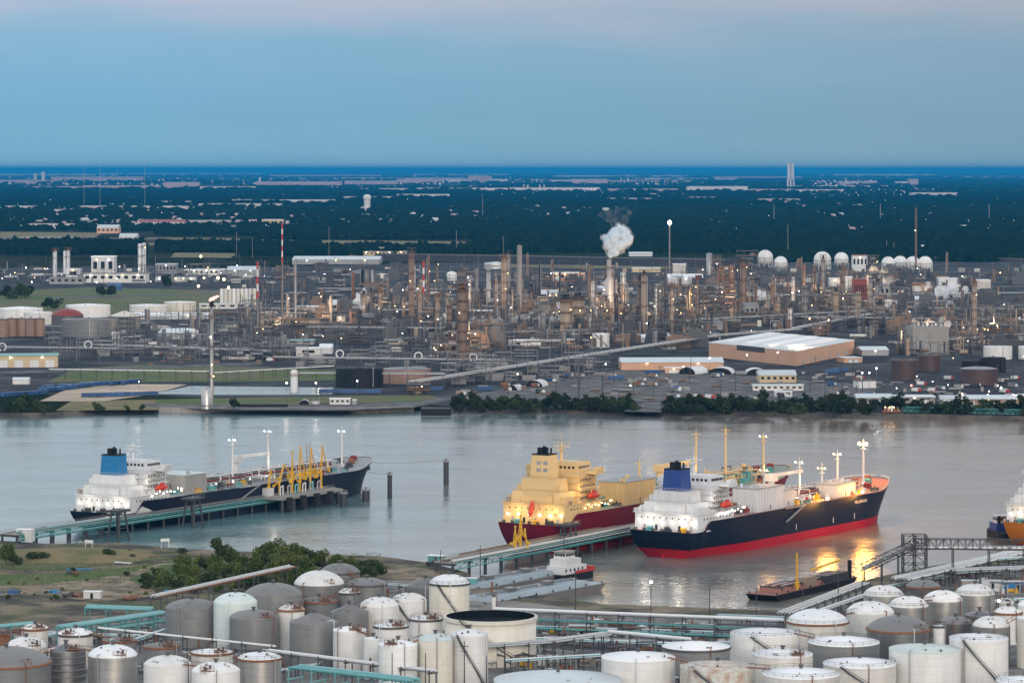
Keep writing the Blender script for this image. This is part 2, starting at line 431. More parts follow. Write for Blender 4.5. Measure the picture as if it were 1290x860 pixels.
patch('settling_pond', [(192, 496), (262, 497), (420, 497), (420, 488), (240, 486)], wm, .04)
patch('boat_ramp', [(784, 518.2), (834, 519), (832, 505), (816, 505)], G_PALE, .04)
patch('equipment_yard', [(560, 503), (760, 506), (840, 505), (960, 513), (1080, 508), (1110, 486), (960, 474), (780, 466), (690, 480)], G_PALE, .03)
for y0, y1, xa, xb, sl in [(470, 473, -60, 330, -14), (395.5, 397.5, 380, 900, 4), (375, 377, 60, 290, -8), (352, 353.4, 560, 1290, 3), (342, 343.2, 300, 1290, 0), (362, 363.5, 880, 1290, -2), (430, 432, 100, 330, 6), (404, 406, 930, 1290, -8)]:
    patch('road', [(xa, y0), (xb, y0 + sl), (xb, y1 + sl), (xa, y1)], G_PALE, .05)
# far fields and clearings
for px in [[(175, 309), (296, 309), (300, 300), (185, 299)], [(300, 310.5), (520, 312), (600, 309), (600, 304.5), (310, 301.5)], [(0, 300), (120, 299), (130, 293), (0, 292)], [(215, 324), (290, 325), (300, 319), (220, 318)],
           [(430, 306.5), (610, 308), (612, 305.5), (432, 304.5)], [(640, 337), (850, 339), (850, 335.5), (640, 333)], [(0, 284), (70, 284), (80, 281), (0, 281)]]:
    patch('field', px, G_DRY, .3)
# near shore ground: grass mound, sand track, yard below the tanks
patch('grass', [(-60, 725), (60, 722), (150, 716), (230, 704), (300, 704), (420, 712), (470, 722), (330, 735), (210, 745), (170, 738), (150, 725), (60, 735), (-60, 742)], G_GRASS, .02)
patch('grass', [(-60, 712), (40, 708), (140, 704), (230, 702), (120, 712), (60, 718)], G_GRASS, .025)
patch('dry_grass', [(20, 694), (145, 694), (205, 699), (130, 704), (60, 708), (-60, 706), (-60, 694)], G_DRY, .03)
patch('sand_track', [(-60, 741), (60, 735), (150, 724), (196, 711), (203, 712), (160, 730), (190, 738), (200, 750), (120, 757), (40, 748), (-60, 752)], G_TRACK, .035)
patch('gravel_lot', [(430, 726), (545, 730), (560, 722), (540, 716), (486, 710), (492, 716)], G_TRACK, .03)
patch('tank_farm_yard', [(-300, 800), (90, 790), (200, 772), (330, 740), (470, 730), (560, 732), (604, 750.5), (690, 761.5), (760, 771.5), (980, 779.5), (1090, 742), (1210, 718), (1600, 660), (2600, 760), (2200, 1500), (-900, 1500)], G_TANK, .022)
# rounded grass mound where the trestle lands
mb = MB(); nx, ny = 26, 10; vs = []
c0 = P(85, 700)
for j in range(ny + 1):
    for i in range(nx + 1):
        u, v = i / nx * 2 - 1, j / ny * 2 - 1
        vs.append((c0.x + u * 34, c0.y + v * 26, max(0, 1 - u * u) * max(0, 1 - v * v) * 3.0 + R.uniform(-.08, .08) - .25))
mb.add(vs, [(j * (nx + 1) + i, j * (nx + 1) + i + 1, (j + 1) * (nx + 1) + i + 1, (j + 1) * (nx + 1) + i) for j in range(ny) for i in range(nx)], 0, True)
structure(mb.build('grass_mound', G_DRY))

# ------------------------------------------------------------------ haze
def haze():
    mb = MB(); mb.box(-300000, 300000, -3000, 700000, -30, 206)
    m = bpy.data.materials.new('haze_air'); m.use_nodes = True
    nn = m.node_tree.nodes; nn.clear()
    v = nn.new('ShaderNodeVolumePrincipled'); v.inputs['Color'].default_value = HAZE_COL; v.inputs['Density'].default_value = HAZE_DEN
    v.inputs['Anisotropy'].default_value = 0.0
    o = nn.new('ShaderNodeOutputMaterial'); m.node_tree.links.new(v.outputs[0], o.inputs['Volume'])
    ob = mb.build('haze', m); ob['kind'] = 'stuff'
    return ob
HAZE_COL = (.02, .34, .74, 1); HAZE_DEN = 2.2e-5
haze()
# ------------------------------------------------------------------ storage tanks
def rail_ring(mb, r, z, h, n, mi=0, a0=0, a1=2 * math.pi, t=.045):
    for k in range(n):
        a = a0 + (a1 - a0) * k / n; b_ = a0 + (a1 - a0) * (k + 1) / n
        p = (r * math.cos(a), r * math.sin(a)); q = (r * math.cos(b_), r * math.sin(b_))
        mb.tube((*p, z), (*p, z + h), t, 3, mi, False)
        mb.tube((*p, z + h), (*q, z + h), t, 3, mi, False); mb.tube((*p, z + h * .5), (*q, z + h * .5), t * .8, 3, mi, False)

TANKS = []
def tank(label, cx, w, yrim, h, roof='dome', rise=.3, shell=None, roofm=None, opt='', group=None, cat='tank', n=40, Y=None):
    shell = shell or WHITE; roofm = roofm or ROOFW
    if Y is None: Y = (H - h) * F / (yrim - HY)
    X = (cx - CX) * Y / F; r = w / 2 * Y / F
    TANKS.append((X, Y, r, label, h))
    t = thing('storage_tank', label, cat, (X, Y, 0), R.uniform(0, .3), group)
    mb = MB()
    if roof == 'open':
        mb.rings([(r, 0), (r, h), (r - .35, h)], n)
        mb.build('shell', shell, t)
        mb = MB(); mb.rings([(r - .35, h), (r - .36, h - 2.0)], n); mb.build('inner_wall', ROOFBLK, t)
        mb = MB(); mb.rings([(r - .36, h - 2.0), (r - 1.4, h - 1.9), (.01, h - 1.8)], n); mb.build('floating_roof', ROOFBLK, t)
        mb = MB(); mb.rings([(r + .02, h - 1.1), (r + .5, h - 1.1), (r + .5, h - .1), (r + .02, h - .1)], n, 0, False); mb.build('wind_girder', CREAMT, t)
    else:
        mb.rings([(r, 0), (r, h)], n); mb.build('shell', shell, t)
        if 'c' in opt:                                  # corrugated bands
            for k in range(1, 7):
                mb = MB(); mb.rings([(r + .01, h * k / 7 - .25), (r + .16, h * k / 7 - .1), (r + .16, h * k / 7 + .1), (r + .01, h * k / 7 + .25)], n, 0, False)
                mb.build('stiffener_ring', shell, t)
        mb = MB(); rr = r * 1.004
        if roof == 'dome':
            prof = [(rr * math.sin(a), h + rise * r * (math.cos(a) - math.cos(1.2)) / (1 - math.cos(1.2))) for a in [1.2 - 1.2 * k / 8 for k in range(9)]]
            s0 = prof[0][0]; prof = [(max(p[0] * rr / s0, .01), p[1]) for p in prof]
            prof = [(rr, h - .35)] + prof
        else:
            prof = [(rr, h - .3), (rr, h), (.01, h + rise * r)]
        mb.rings(prof, n); mb.build('roof', roofm, t)
        mb = MB(); hv = prof[-1][1]
        mb.cyl(0, 0, .5, hv - .3, hv + .7, 8); mb.cyl(0, 0, .8, hv + .7, hv + .95, 8)
        mb.build('roof_vent', STEEL, t)
        if 'k' in opt:
            mb = MB(); mb.rings([(r + .01, h - .7), (r + .35, h - .6), (r + .35, h - .1), (r + .01, h)], n, 0, False); mb.build('rim_angle', RUST if 'u' in opt else STEEL, t)
        for k in range(3):                              # hatches and nozzles on the roof
            a = R.uniform(-2.6, -.5); q = r * R.uniform(.55, .85)
            zz = h + rise * r * (1 - (q / r) ** 2 if roof == 'dome' else 1 - q / r)
            mb = MB(); mb.cyl(q * math.cos(a), q * math.sin(a), R.uniform(.2, .35), zz - .2, zz + R.uniform(.4, .7), 8); mb.build('hatch', R.choice([STEEL, GALV, GALV, GALVD]), t)
        mb = MB(); aa = R.uniform(-2.6, -.6)            # nozzle pipe running down the shell
        mb.path([((r - 1.5) * math.cos(aa), (r - 1.5) * math.sin(aa), h + .7), ((r + .5) * math.cos(aa), (r + .5) * math.sin(aa), h + .7), ((r + .5) * math.cos(aa), (r + .5) * math.sin(aa), .8)], .14, 6)
        mb.build('fill_pipe', R.choice([GALV, PIPEW, RUST]), t)
    if 'r' in opt:
        mb = MB(); rail_ring(mb, r - .1, h, 1.1, max(18, int(r * 2.2))); mb.build('railing', STEEL, t)
    if 's' in opt:                                      # spiral stair on the camera side
        sgn = 1 if 'S' not in opt else -1
        a0 = -math.pi / 2 - sgn * .75; k = 34; tread = MB()
        pts = []
        for i in range(k + 1):
            a = a0 + sgn * 1.5 * i / k; z = h * (1 - i / k)
            pts.append((a, z))
        for (a, z), (a2, z2) in zip(pts, pts[1:]):
            for q in (r + .08, r + .85):
                tread.tube((q * math.cos(a), q * math.sin(a), z), (q * math.cos(a2), q * math.sin(a2), z2), .14, 4)
            tread.tube((r * math.cos(a), r * math.sin(a), z), ((r + .85) * math.cos(a), (r + .85) * math.sin(a), z), .10, 4)
            tread.tube(((r + .85) * math.cos(a), (r + .85) * math.sin(a), z), ((r + .85) * math.cos(a), (r + .85) * math.sin(a), z + 1.0), .04, 3)
            tread.tube(((r + .85) * math.cos(a), (r + .85) * math.sin(a), z + 1), ((r + .85) * math.cos(a2), (r + .85) * math.sin(a2), z2 + 1), .05, 3)
        tread.build('spiral_stair', DARK, t)
    if 'p' in opt or 'q' in opt:                        # access platform with rails and valves
        a = -1.1 if 'p' in opt else -2.1
        bx, by = r * .82 * math.cos(a), r * .82 * math.sin(a)
        mb = MB(); mb.box(bx - 1.8, bx + 1.8, by - 1.4, by + 1.4, h + .5, h + .65)
        for dx in (-1.8, -.6, .6, 1.8):
            for dy in (-1.4, 1.4):
                mb.tube((bx + dx, by + dy, h - .3), (bx + dx, by + dy, h + 1.8), .06, 4)
        for dy in (-1.4, 1.4):
            for dz in (1.2, 1.8): mb.tube((bx - 1.8, by + dy, h + dz), (bx + 1.8, by + dy, h + dz), .05, 3)
        mb.build('platform', RUST, t)
        mb = MB(); mb.cyl(bx - .6, by, .4, h + .6, h + 1.5, 8); mb.cyl(bx + .8, by, .3, h + .6, h + 1.9, 8); mb.box(bx - .3, bx + .4, by - .3, by + .3, h + .65, h + 1.2)
        mb.build('valve_set', STEEL, t)
    if 'b' in opt:                                      # blank foundation ring
        mb = MB(); mb.rings([(r + .6, 0), (r + .6, .5), (r - .2, .5)], n, 0, False); mb.build('foundation', CONC, t)
    return t

# label, centre x, width px, rim y, shell height m, roof, rise, shell, roof material, options
for a in [
 ('big grey dome-roofed tank at the near left corner with rusty rim', 8, 112, 832, 12, 'dome', .32, TANKG, ROOFG, 'kup'),
 ('corrugated dark steel tank with ribbed bands beside the big left grey one', 83, 50, 817, 13, 'cone', .30, GALVD, GALVD, 'cp'),
 ('silvery steel tank with bright white dome near the lower left', 142, 62, 823, 13, 'dome', .38, GALV, ROOFW, 'p'),
 ('squat white domed tank behind the corrugated one at left', 33, 50, 812, 9, 'dome', .42, CREAMT, WHITE, 'p'),
 ('small white tank with rusty ring at the far left edge of the farm', 44, 33, 790, 10, 'dome', .3, WHITE2, WHITE, 'kup'),
 ('small white domed tank before the teal pipe rack', 95, 44, 797, 10, 'dome', .3, WHITE2, ROOFW, 'kq'),
 ('low grey flat tank between the white domes at left', 151, 42, 805, 9, 'cone', .16, TANKG, ROOFG, 'kup'),
 ('tiny rusty brown tank at the left frame edge', 3, 20, 800, 10, 'cone', .2, RUST, RUST, 'p'),
 ('clean white cone-roofed tank, left of two at the bottom', 211, 60, 835, 14, 'dome', .34, WHITE, WHITE, ''),
 ('clean white cone-roofed tank, right of two at the bottom', 272, 61, 843, 14, 'dome', .32, WHITE, WHITE, 'q'),
 ('ribbed steel tank with white roof and railing beside the pair of white ones', 327, 55, 827, 14, 'dome', .22, GALV, ROOFW, 'kru'),
 ('low white tank with dark stripe on its roof behind the white pair', 267, 52, 820, 9, 'cone', .16, WHITE2, ROOFW, 'krup'),
 ('low grey tank half hidden behind the left white cone roof', 203, 44, 812, 9, 'cone', .18, TANKG, ROOFG, 'kup'),
 ('plain grey tank right of the teal pipes', 242, 68, 764, 12, 'dome', .30, TANKG, ROOFG, ''),
 ('tall pale green tank with round dome behind the plain grey ones', 296.5, 55, 757, 15, 'dome', .42, PALE, PALE, ''),
 ('plain grey tank with streaked shell before the pale green one', 319.5, 60, 776, 12, 'dome', .28, TANKG, ROOFG, 'p'),
 ('wide low grey dome under the long grey pipe', 344, 74, 747, 11, 'dome', .36, TANKG, ROOFG, ''),
 ('grey tank with big bright white dome at the back of the farm', 402, 63, 733, 11, 'dome', .48, TANKG, WHITE, 'p'),
 ('grey dome behind the bright white one under a square pipe loop', 428, 50, 719, 11, 'dome', .40, TANKG, ROOFG, 'k'),
 ('flat grey dome at the back beside the gravel lot', 462, 50, 734, 9, 'dome', .26, TANKG, ROOFG, 'k'),
 ('small white-roofed grey tank amid rusty walkways', 440, 28, 745, 10, 'dome', .35, TANKG, WHITE, 'kpr'),
 ('low grey tank crossed by rusty platforms', 402, 45, 755, 8, 'cone', .2, TANKG, ROOFG, 'kupq'),
 ('slim white tank with rusty crown between two grey ones', 367, 33, 766, 14, 'dome', .3, WHITE, WHITE2, 'kupq'),
 ('grey cone-roofed tank in the middle of the farm', 440, 49, 770, 11, 'cone', .42, TANKG, ROOFG, ''),
 ('large plain grey tank at front centre left', 395.5, 61, 782, 13, 'cone', .38, TANKG, ROOFG, ''),
 ('white dome tank in the second row, left of two', 478, 49, 761, 12, 'dome', .40, WHITE, WHITE, ''),
 ('white dome tank in the second row, right of two', 515, 45, 755, 12, 'dome', .40, WHITE, WHITE, 's'),
 ('white tank with rusty platform and black pipe on its shell', 440.5, 42, 792, 13, 'cone', .22, WHITE, ROOFW, 'p'),
 ('white flat tank ringed by a walkway in the second row', 492.5, 43, 787, 12, 'cone', .16, WHITE, ROOFW, 'krp'),
 ('narrow white tank squeezed behind the two front ones', 470, 24, 803, 12, 'cone', .2, WHITE, ROOFW, ''),
 ('white tank with flat cone roof at the very front centre', 501.5, 49, 810, 13, 'cone', .22, WHITE, ROOFW, 'q'),
 ('tan tank with white dome and a diagonal stair by the water', 566, 51, 733, 15, 'dome', .40, CREAMT, ROOFW, 'ksr'),
 ('tan grey tank left of the one with the diagonal stair', 536, 45, 738, 9, 'dome', .45, TANKG, ROOFG, ''),
 ('huge white open-topped tank with black floating roof', 618, 115, 775, 14, 'open', 0, CREAMT, None, 's'),
 ('white tank with long diagonal stair before the open-topped tank', 591.5, 47, 797, 15, 'cone', .28, WHITE, ROOFW, 's'),
 ('cream tank with greenish roof at the front beside the stair', 548.5, 44, 804, 14, 'dome', .32, CREAMT, PALE, ''),
 ('white walkway-topped tank left of the open-topped one', 537, 41, 778, 12, 'cone', .2, WHITE, ROOFW, 'krp'),
 ('very wide low pale blue roofed tank cut by the bottom edge', 703, 162, 855, 8, 'cone', .12, WHITE2, METROOF, ''),
 ('white flat-roofed tank at bottom centre right', 804, 93, 826, 12, 'cone', .13, WHITE, ROOFW, ''),
 ('pale tank blotched with orange rust at the bottom', 904, 95, 838, 11, 'cone', .14, RUSTY, RUSTY, 's'),
 ('grey banded tank with pale roof behind the rusty one', 877, 86, 813, 10, 'cone', .16, TANKG, ROOFW, 'k'),
 ('wide white tank with railed roof and dark stair top', 964, 88, 796, 11, 'cone', .14, WHITE, ROOFW, 'rs'),
 ('wide white dome with rusty girdle beside the dock pipes', 1030, 78, 781, 10, 'dome', .38, WHITE2, ROOFW, 'kur'),
 ('streaked tank with a pipe across its white roof', 986, 76, 822, 10, 'cone', .14, WHITE2, ROOFW, 'rp'),
 ('grey shelled tank with white railed roof in the right cluster', 1063, 90, 807, 10, 'cone', .16, TANKG, ROOFW, 'r'),
 ('white railed tank at the bottom right of centre', 1009, 97, 847, 11, 'cone', .13, WHITE2, ROOFW, 'r'),
 ('streaked cream tank with stair right of the bottom railed one', 1083, 92, 834, 10, 'cone', .13, WHITE2, ROOFW, 'rs'),
 ('big clean white tank at the bottom right', 1165, 90, 816, 13, 'cone', .12, WHITE, PALE, ''),
 ('big white railed tank with dark diagonal stair and a lamp', 1233, 74, 802, 15, 'cone', .13, WHITE, ROOFW, 'rs'),
 ('brown grey dome with dark rusty girdle in the right cluster', 1132, 80, 790, 11, 'dome', .38, GALVD, ROOFG, 'kup'),
 ('clean white dome left of the brown grey one', 1096, 60, 769, 11, 'dome', .42, WHITE, WHITE, ''),
 ('brown streaked tank with white dome, front of the white-domed four', 1144.5, 50, 761, 11, 'dome', .44, GALV, WHITE, 'r'),
 ('brown streaked tank with white dome, second of the white-domed four', 1187.5, 49, 754, 11, 'dome', .46, GALV, WHITE, ''),
 ('brown streaked tank with white dome nearest the orange ship', 1228, 50, 746, 11, 'dome', .46, GALV, WHITE, 'r'),
 ('brown streaked tank with white dome nearest the flame-lit water', 1113, 50, 747, 9, 'dome', .42, GALV, WHITE, 'r'),
 ('dark grey low dome behind the white-domed four', 1163, 42, 737, 9, 'dome', .36, TANKD, ROOFG, 'ku'),
 ('dark grey cone tank between the white roofs at right', 1204, 41, 782, 11, 'dome', .30, TANKD, ROOFG, ''),
 ('blue grey low cone tank behind the white-roofed one at right', 1234, 36, 773, 9, 'cone', .3, TANKD, GALVD, ''),
 ('grey tank with white peaked roof beside a rusty stair', 1249, 47, 786, 12, 'dome', .46, TANKG, WHITE, 'S'),
 ('white cone tank on the right among the small ones', 1270, 35, 770, 10, 'dome', .4, WHITE, WHITE, 'ku'),
 ('tall beige tank cut by the right edge', 1305, 48, 777, 15, 'cone', .2, CREAMT, ROOFW, ''),
 ('white dome cut by the right frame edge', 1300, 36, 761, 10, 'dome', .4, WHITE, WHITE, ''),
 ('small white dome by the pipe trestle at right', 1266, 22, 757, 8, 'dome', .4, WHITE2, WHITE, 'r'),
 ('small white scribbled tank between the two big right ones', 1183, 17, 787, 12, 'cone', .2, WHITE, ROOFW, 'kr'),
 ('low white railed roof cut by the bottom right corner', 1292, 74, 856, 8, 'cone', .12, WHITE2, ROOFW, 'r'),
 ('small galvanised tank beside the dock pipe rack', 751, 19, 778, 5, 'cone', .15, GALV, ROOFW, ''),
 ('low grey cone tank by the water behind the rack', 785, 38, 783, 4, 'cone', .22, TANKG, ROOFG, 'ku'),
]:
    tank(*a, group='tank farm on the near shore')
for i in range(len(TANKS)):
    for j in range(i):
        a, b_ = TANKS[i], TANKS[j]
        d = math.hypot(a[0] - b_[0], a[1] - b_[1]) - a[2] - b_[2]
        if d < 0: print('TANKHIT %.1f | %s | %s' % (d, a[3][:46], b_[3][:46]))

# footbridges between neighbouring tank tops
nb_ = 0; names_ = {}
for i in range(len(TANKS)):
    for j in range(i):
        a, b_ = TANKS[i], TANKS[j]; dx, dy = b_[0] - a[0], b_[1] - a[1]; d = math.hypot(dx, dy); gap = d - a[2] - b_[2]
        if not (0.3 < gap < 6.5 and abs(a[4] - b_[4]) < 3.2 and nb_ < 26) or 'pale blue' in a[3] + b_[3] or 'open-topped tank with' in a[3] + b_[3]: continue
        if names_.get(i, 0) > 1 or names_.get(j, 0) > 1: continue
        names_[i] = names_.get(i, 0) + 1; names_[j] = names_.get(j, 0) + 1; nb_ += 1
        ux, uy = dx / d, dy / d; p = Vector((a[0] + ux * (a[2] - 1.2), a[1] + uy * (a[2] - 1.2), a[4] + .3)); q = Vector((b_[0] - ux * (b_[2] - 1.2), b_[1] - uy * (b_[2] - 1.2), b_[4] + .3))
        mid = (p + q) / 2; t = thing('footbridge', 'rusty footbridge linking two neighbouring tank tops of the near farm', 'footbridge', (p.x, p.y, p.z), math.atan2(dy, dx), 'footbridges between tanks')
        L_ = math.hypot(q.x - p.x, q.y - p.y); dz = q.z - p.z
        mb = MB(); mb.tube((0, -.45, 0), (L_, -.45, dz), .14, 4); mb.tube((0, .45, 0), (L_, .45, dz), .14, 4)
        for k in range(int(L_ / .8)): f = k * .8 / L_; mb.tube((k * .8, -.45, dz * f), (k * .8, .45, dz * f), .09, 4)
        mb.build('deck', RUST, t)
        for sy in (-.5, .5):
            mb = MB(); mb.tube((0, sy, 1.1), (L_, sy, dz + 1.1), .06, 3)
            for k in range(int(L_ / 1.5) + 1): f = min(1, k * 1.5 / L_); mb.tube((L_ * f, sy, dz * f), (L_ * f, sy, dz * f + 1.1), .05, 3)
            mb.build('handrail', RUST if nb_ % 2 else STEEL, t)
# ------------------------------------------------------------------ ships
DECKR = mat('red_brown_deck', (.30, .12, .09), .7, 0, .4, (.2, .1, .08), .3, 1)
DECKG = mat('grey_deck', (.34, .36, .37), .7, 0, .5, (.25, .2, .17), .3, 1)
DECKGR = mat('green_deck', (.24, .30, .24), .7, 0, .4, (.22, .2, .15), .3, 1)
NAVY = mat('navy_hull', (.006, .011, .028), .5, 0, .3, (.025, .02, .022), .18, .25, spec=.25)
MAROON = mat('maroon_hull', (.155, .008, .026), .45, 0, .4, (.09, .02, .025), .18, .25, spec=.25)
BOOT = mat('red_boot_topping', (.43, .014, .03), .55, 0, .35, (.30, .05, .05), .12, .5, spec=.2)
ORHULL = mat('orange_hull', (.66, .22, .02), .45, 0, .3, (.45, .17, .04), .12, .4)
SHIPW = mat('ship_white', (.68, .69, .70), .45, 0, .4, (.44, .38, .31), .4)
SHIPC = mat('ship_cream', (.74, .52, .25), .45, 0, .25, (.5, .34, .18), .25)
SHIPG = mat('ship_grey', (.36, .35, .34), .5, 0, .3, None, .25)
LIFEB = mat('lifeboat_orange_red', (.62, .05, .02), .4, 0, .15, None, .4)
FENDER = mat('fender_black', (.015, .015, .017), .7, 0, .2)
ROPE = mat('mooring_rope', (.30, .28, .25), .9, 0, .2)

def smooth(t):
    t = max(0, min(1, t)); return t * t * (3 - 2 * t)

def hull_fn(L, B, Da, Dm, xa, rise):
    def zd(x):
        return Da + (Dm - Da) * smooth((x - xa + 5) / 5) + rise * smooth((x - .84 * L) / (.13 * L))
    def ring(v, x, z):
        """half breadth at height fraction v (0 waterline .. 1 deck)"""
        v = max(0, min(1, v))
        s0 = .52 + .38 * v ** .5
        e = s0 + (1 - s0) * smooth(x / (.24 * L * (1.15 - .55 * v)))
        xe = L * (.958 + .042 * v ** 1.4); xb = L * (.70 + .11 * v)
        if x > xb:
            q = min(1, (x - xb) / (xe - xb)); e *= max(0, 1 - q ** (1.9 + .5 * v)) ** .72
        return B / 2 * e
    return zd, ring

HX = 4.5                                               # the hull starts this far forward of the ship's origin
def make_hull(t, L, B, Da, Dm, xa, rise, zb, hm, bm, dm, bul=1.1):
    zd, ring = hull_fn(L, B, Da, Dm, xa, rise)
    ns_ = 64; rows = []
    lv = [-2.5, 0.0, zb, None, None, None, None]          # heights; None = fractions between the boot top and the deck
    vs = []; nl = 8
    for i in range(ns_ + 1):
        u = i / ns_; u = .5 - .5 * math.cos(math.pi * u)
        for k in range(nl):
            x0 = L * u; d = zd(x0)
            if k == 0: z = -2.5
            elif k == 1: z = 0.0
            elif k == 2: z = zb
            else: z = zb + (d - zb) * (k - 2) / (nl - 3)
            v = min(1.0, z / d)
            xs = 3.2 * (1 - max(0, v)) ** 1.8; xe = L * (.958 + .042 * max(0, v) ** 1.4)
            x = xs + (xe - xs) * u
            hb = ring(v, x - xs * .6, z)
            if u >= 1: hb = .05
            vs.append((HX + x * (1 - HX / L), -hb, z))
    m = len(vs)
    vs += [(x, -y, z) for x, y, z in vs]
    mb = MB(); fa_ = []; fb = []
    for i in range(ns_):
        for k in range(nl - 1):
            q = (i * nl + k, (i + 1) * nl + k, (i + 1) * nl + k + 1, i * nl + k + 1)
            tgt = fb if k < 2 else fa_
            tgt.append(q); tgt.append(tuple(j + m for j in q[::-1]))
    for k in range(nl - 1):
        (fb if k < 2 else fa_).append((k, k + 1, m + k + 1, m + k))
    mb.v = vs
    for f in fa_: mb.f.append(f); mb.m.append(0); mb.s.append(True)
    for f in fb: mb.f.append(f); mb.m.append(1); mb.s.append(True)
    mb.build('hull', [hm, bm], t)
    # deck set a little below the sheer line, which leaves a low bulwark
    mb = MB(); dv = []
    for i in range(ns_ + 1):
        x, y, z = vs[i * nl + nl - 1]
        dv += [(x, y * .985, z - .25), (x, -y * .985, z - .25)]
    mb.add(dv, [(2 * i, 2 * i + 2, 2 * i + 3, 2 * i + 1) for i in range(ns_)])
    mb.build('deck', dm, t)
    # railing along both edges
    for sg in (1, -1):
        mb = MB()
        idx = [i for i in range(2, ns_ - 1)]
        pts = [(vs[i * nl + nl - 1][0], sg * vs[i * nl + nl - 1][1] * .99, vs[i * nl + nl - 1][2]) for i in idx]
        for p, q in zip(pts, pts[1:]):
            for hh in (.55, 1.1): mb.tube((p[0], p[1], p[2] + hh), (q[0], q[1], q[2] + hh), .05, 3, 0, False)
            for f in (0, .5):
                a = [p[j] + (q[j] - p[j]) * f for j in range(3)]
                mb.tube(a, (a[0], a[1], a[2] + 1.1), .05, 3, 0, False)
        mb.build('railing', SHIPW if hm is not MAROON else SHIPC, t)
    return zd, ring

def windows_row(parent, x0, x1, y, z, n, w=.9, h=.9, axis='x', side=-1):
    for k in range(n):
        c = x0 + (x1 - x0) * (k + .5) / n
        mb = MB()
        if axis == 'x': mb.box(c - w / 2, c + w / 2, y - .04, y + .04, z, z + h)
        else: mb.box(y - .04, y + .04, c - w / 2, c + w / 2, z, z + h)
        mb.build('window', GLASS, parent)

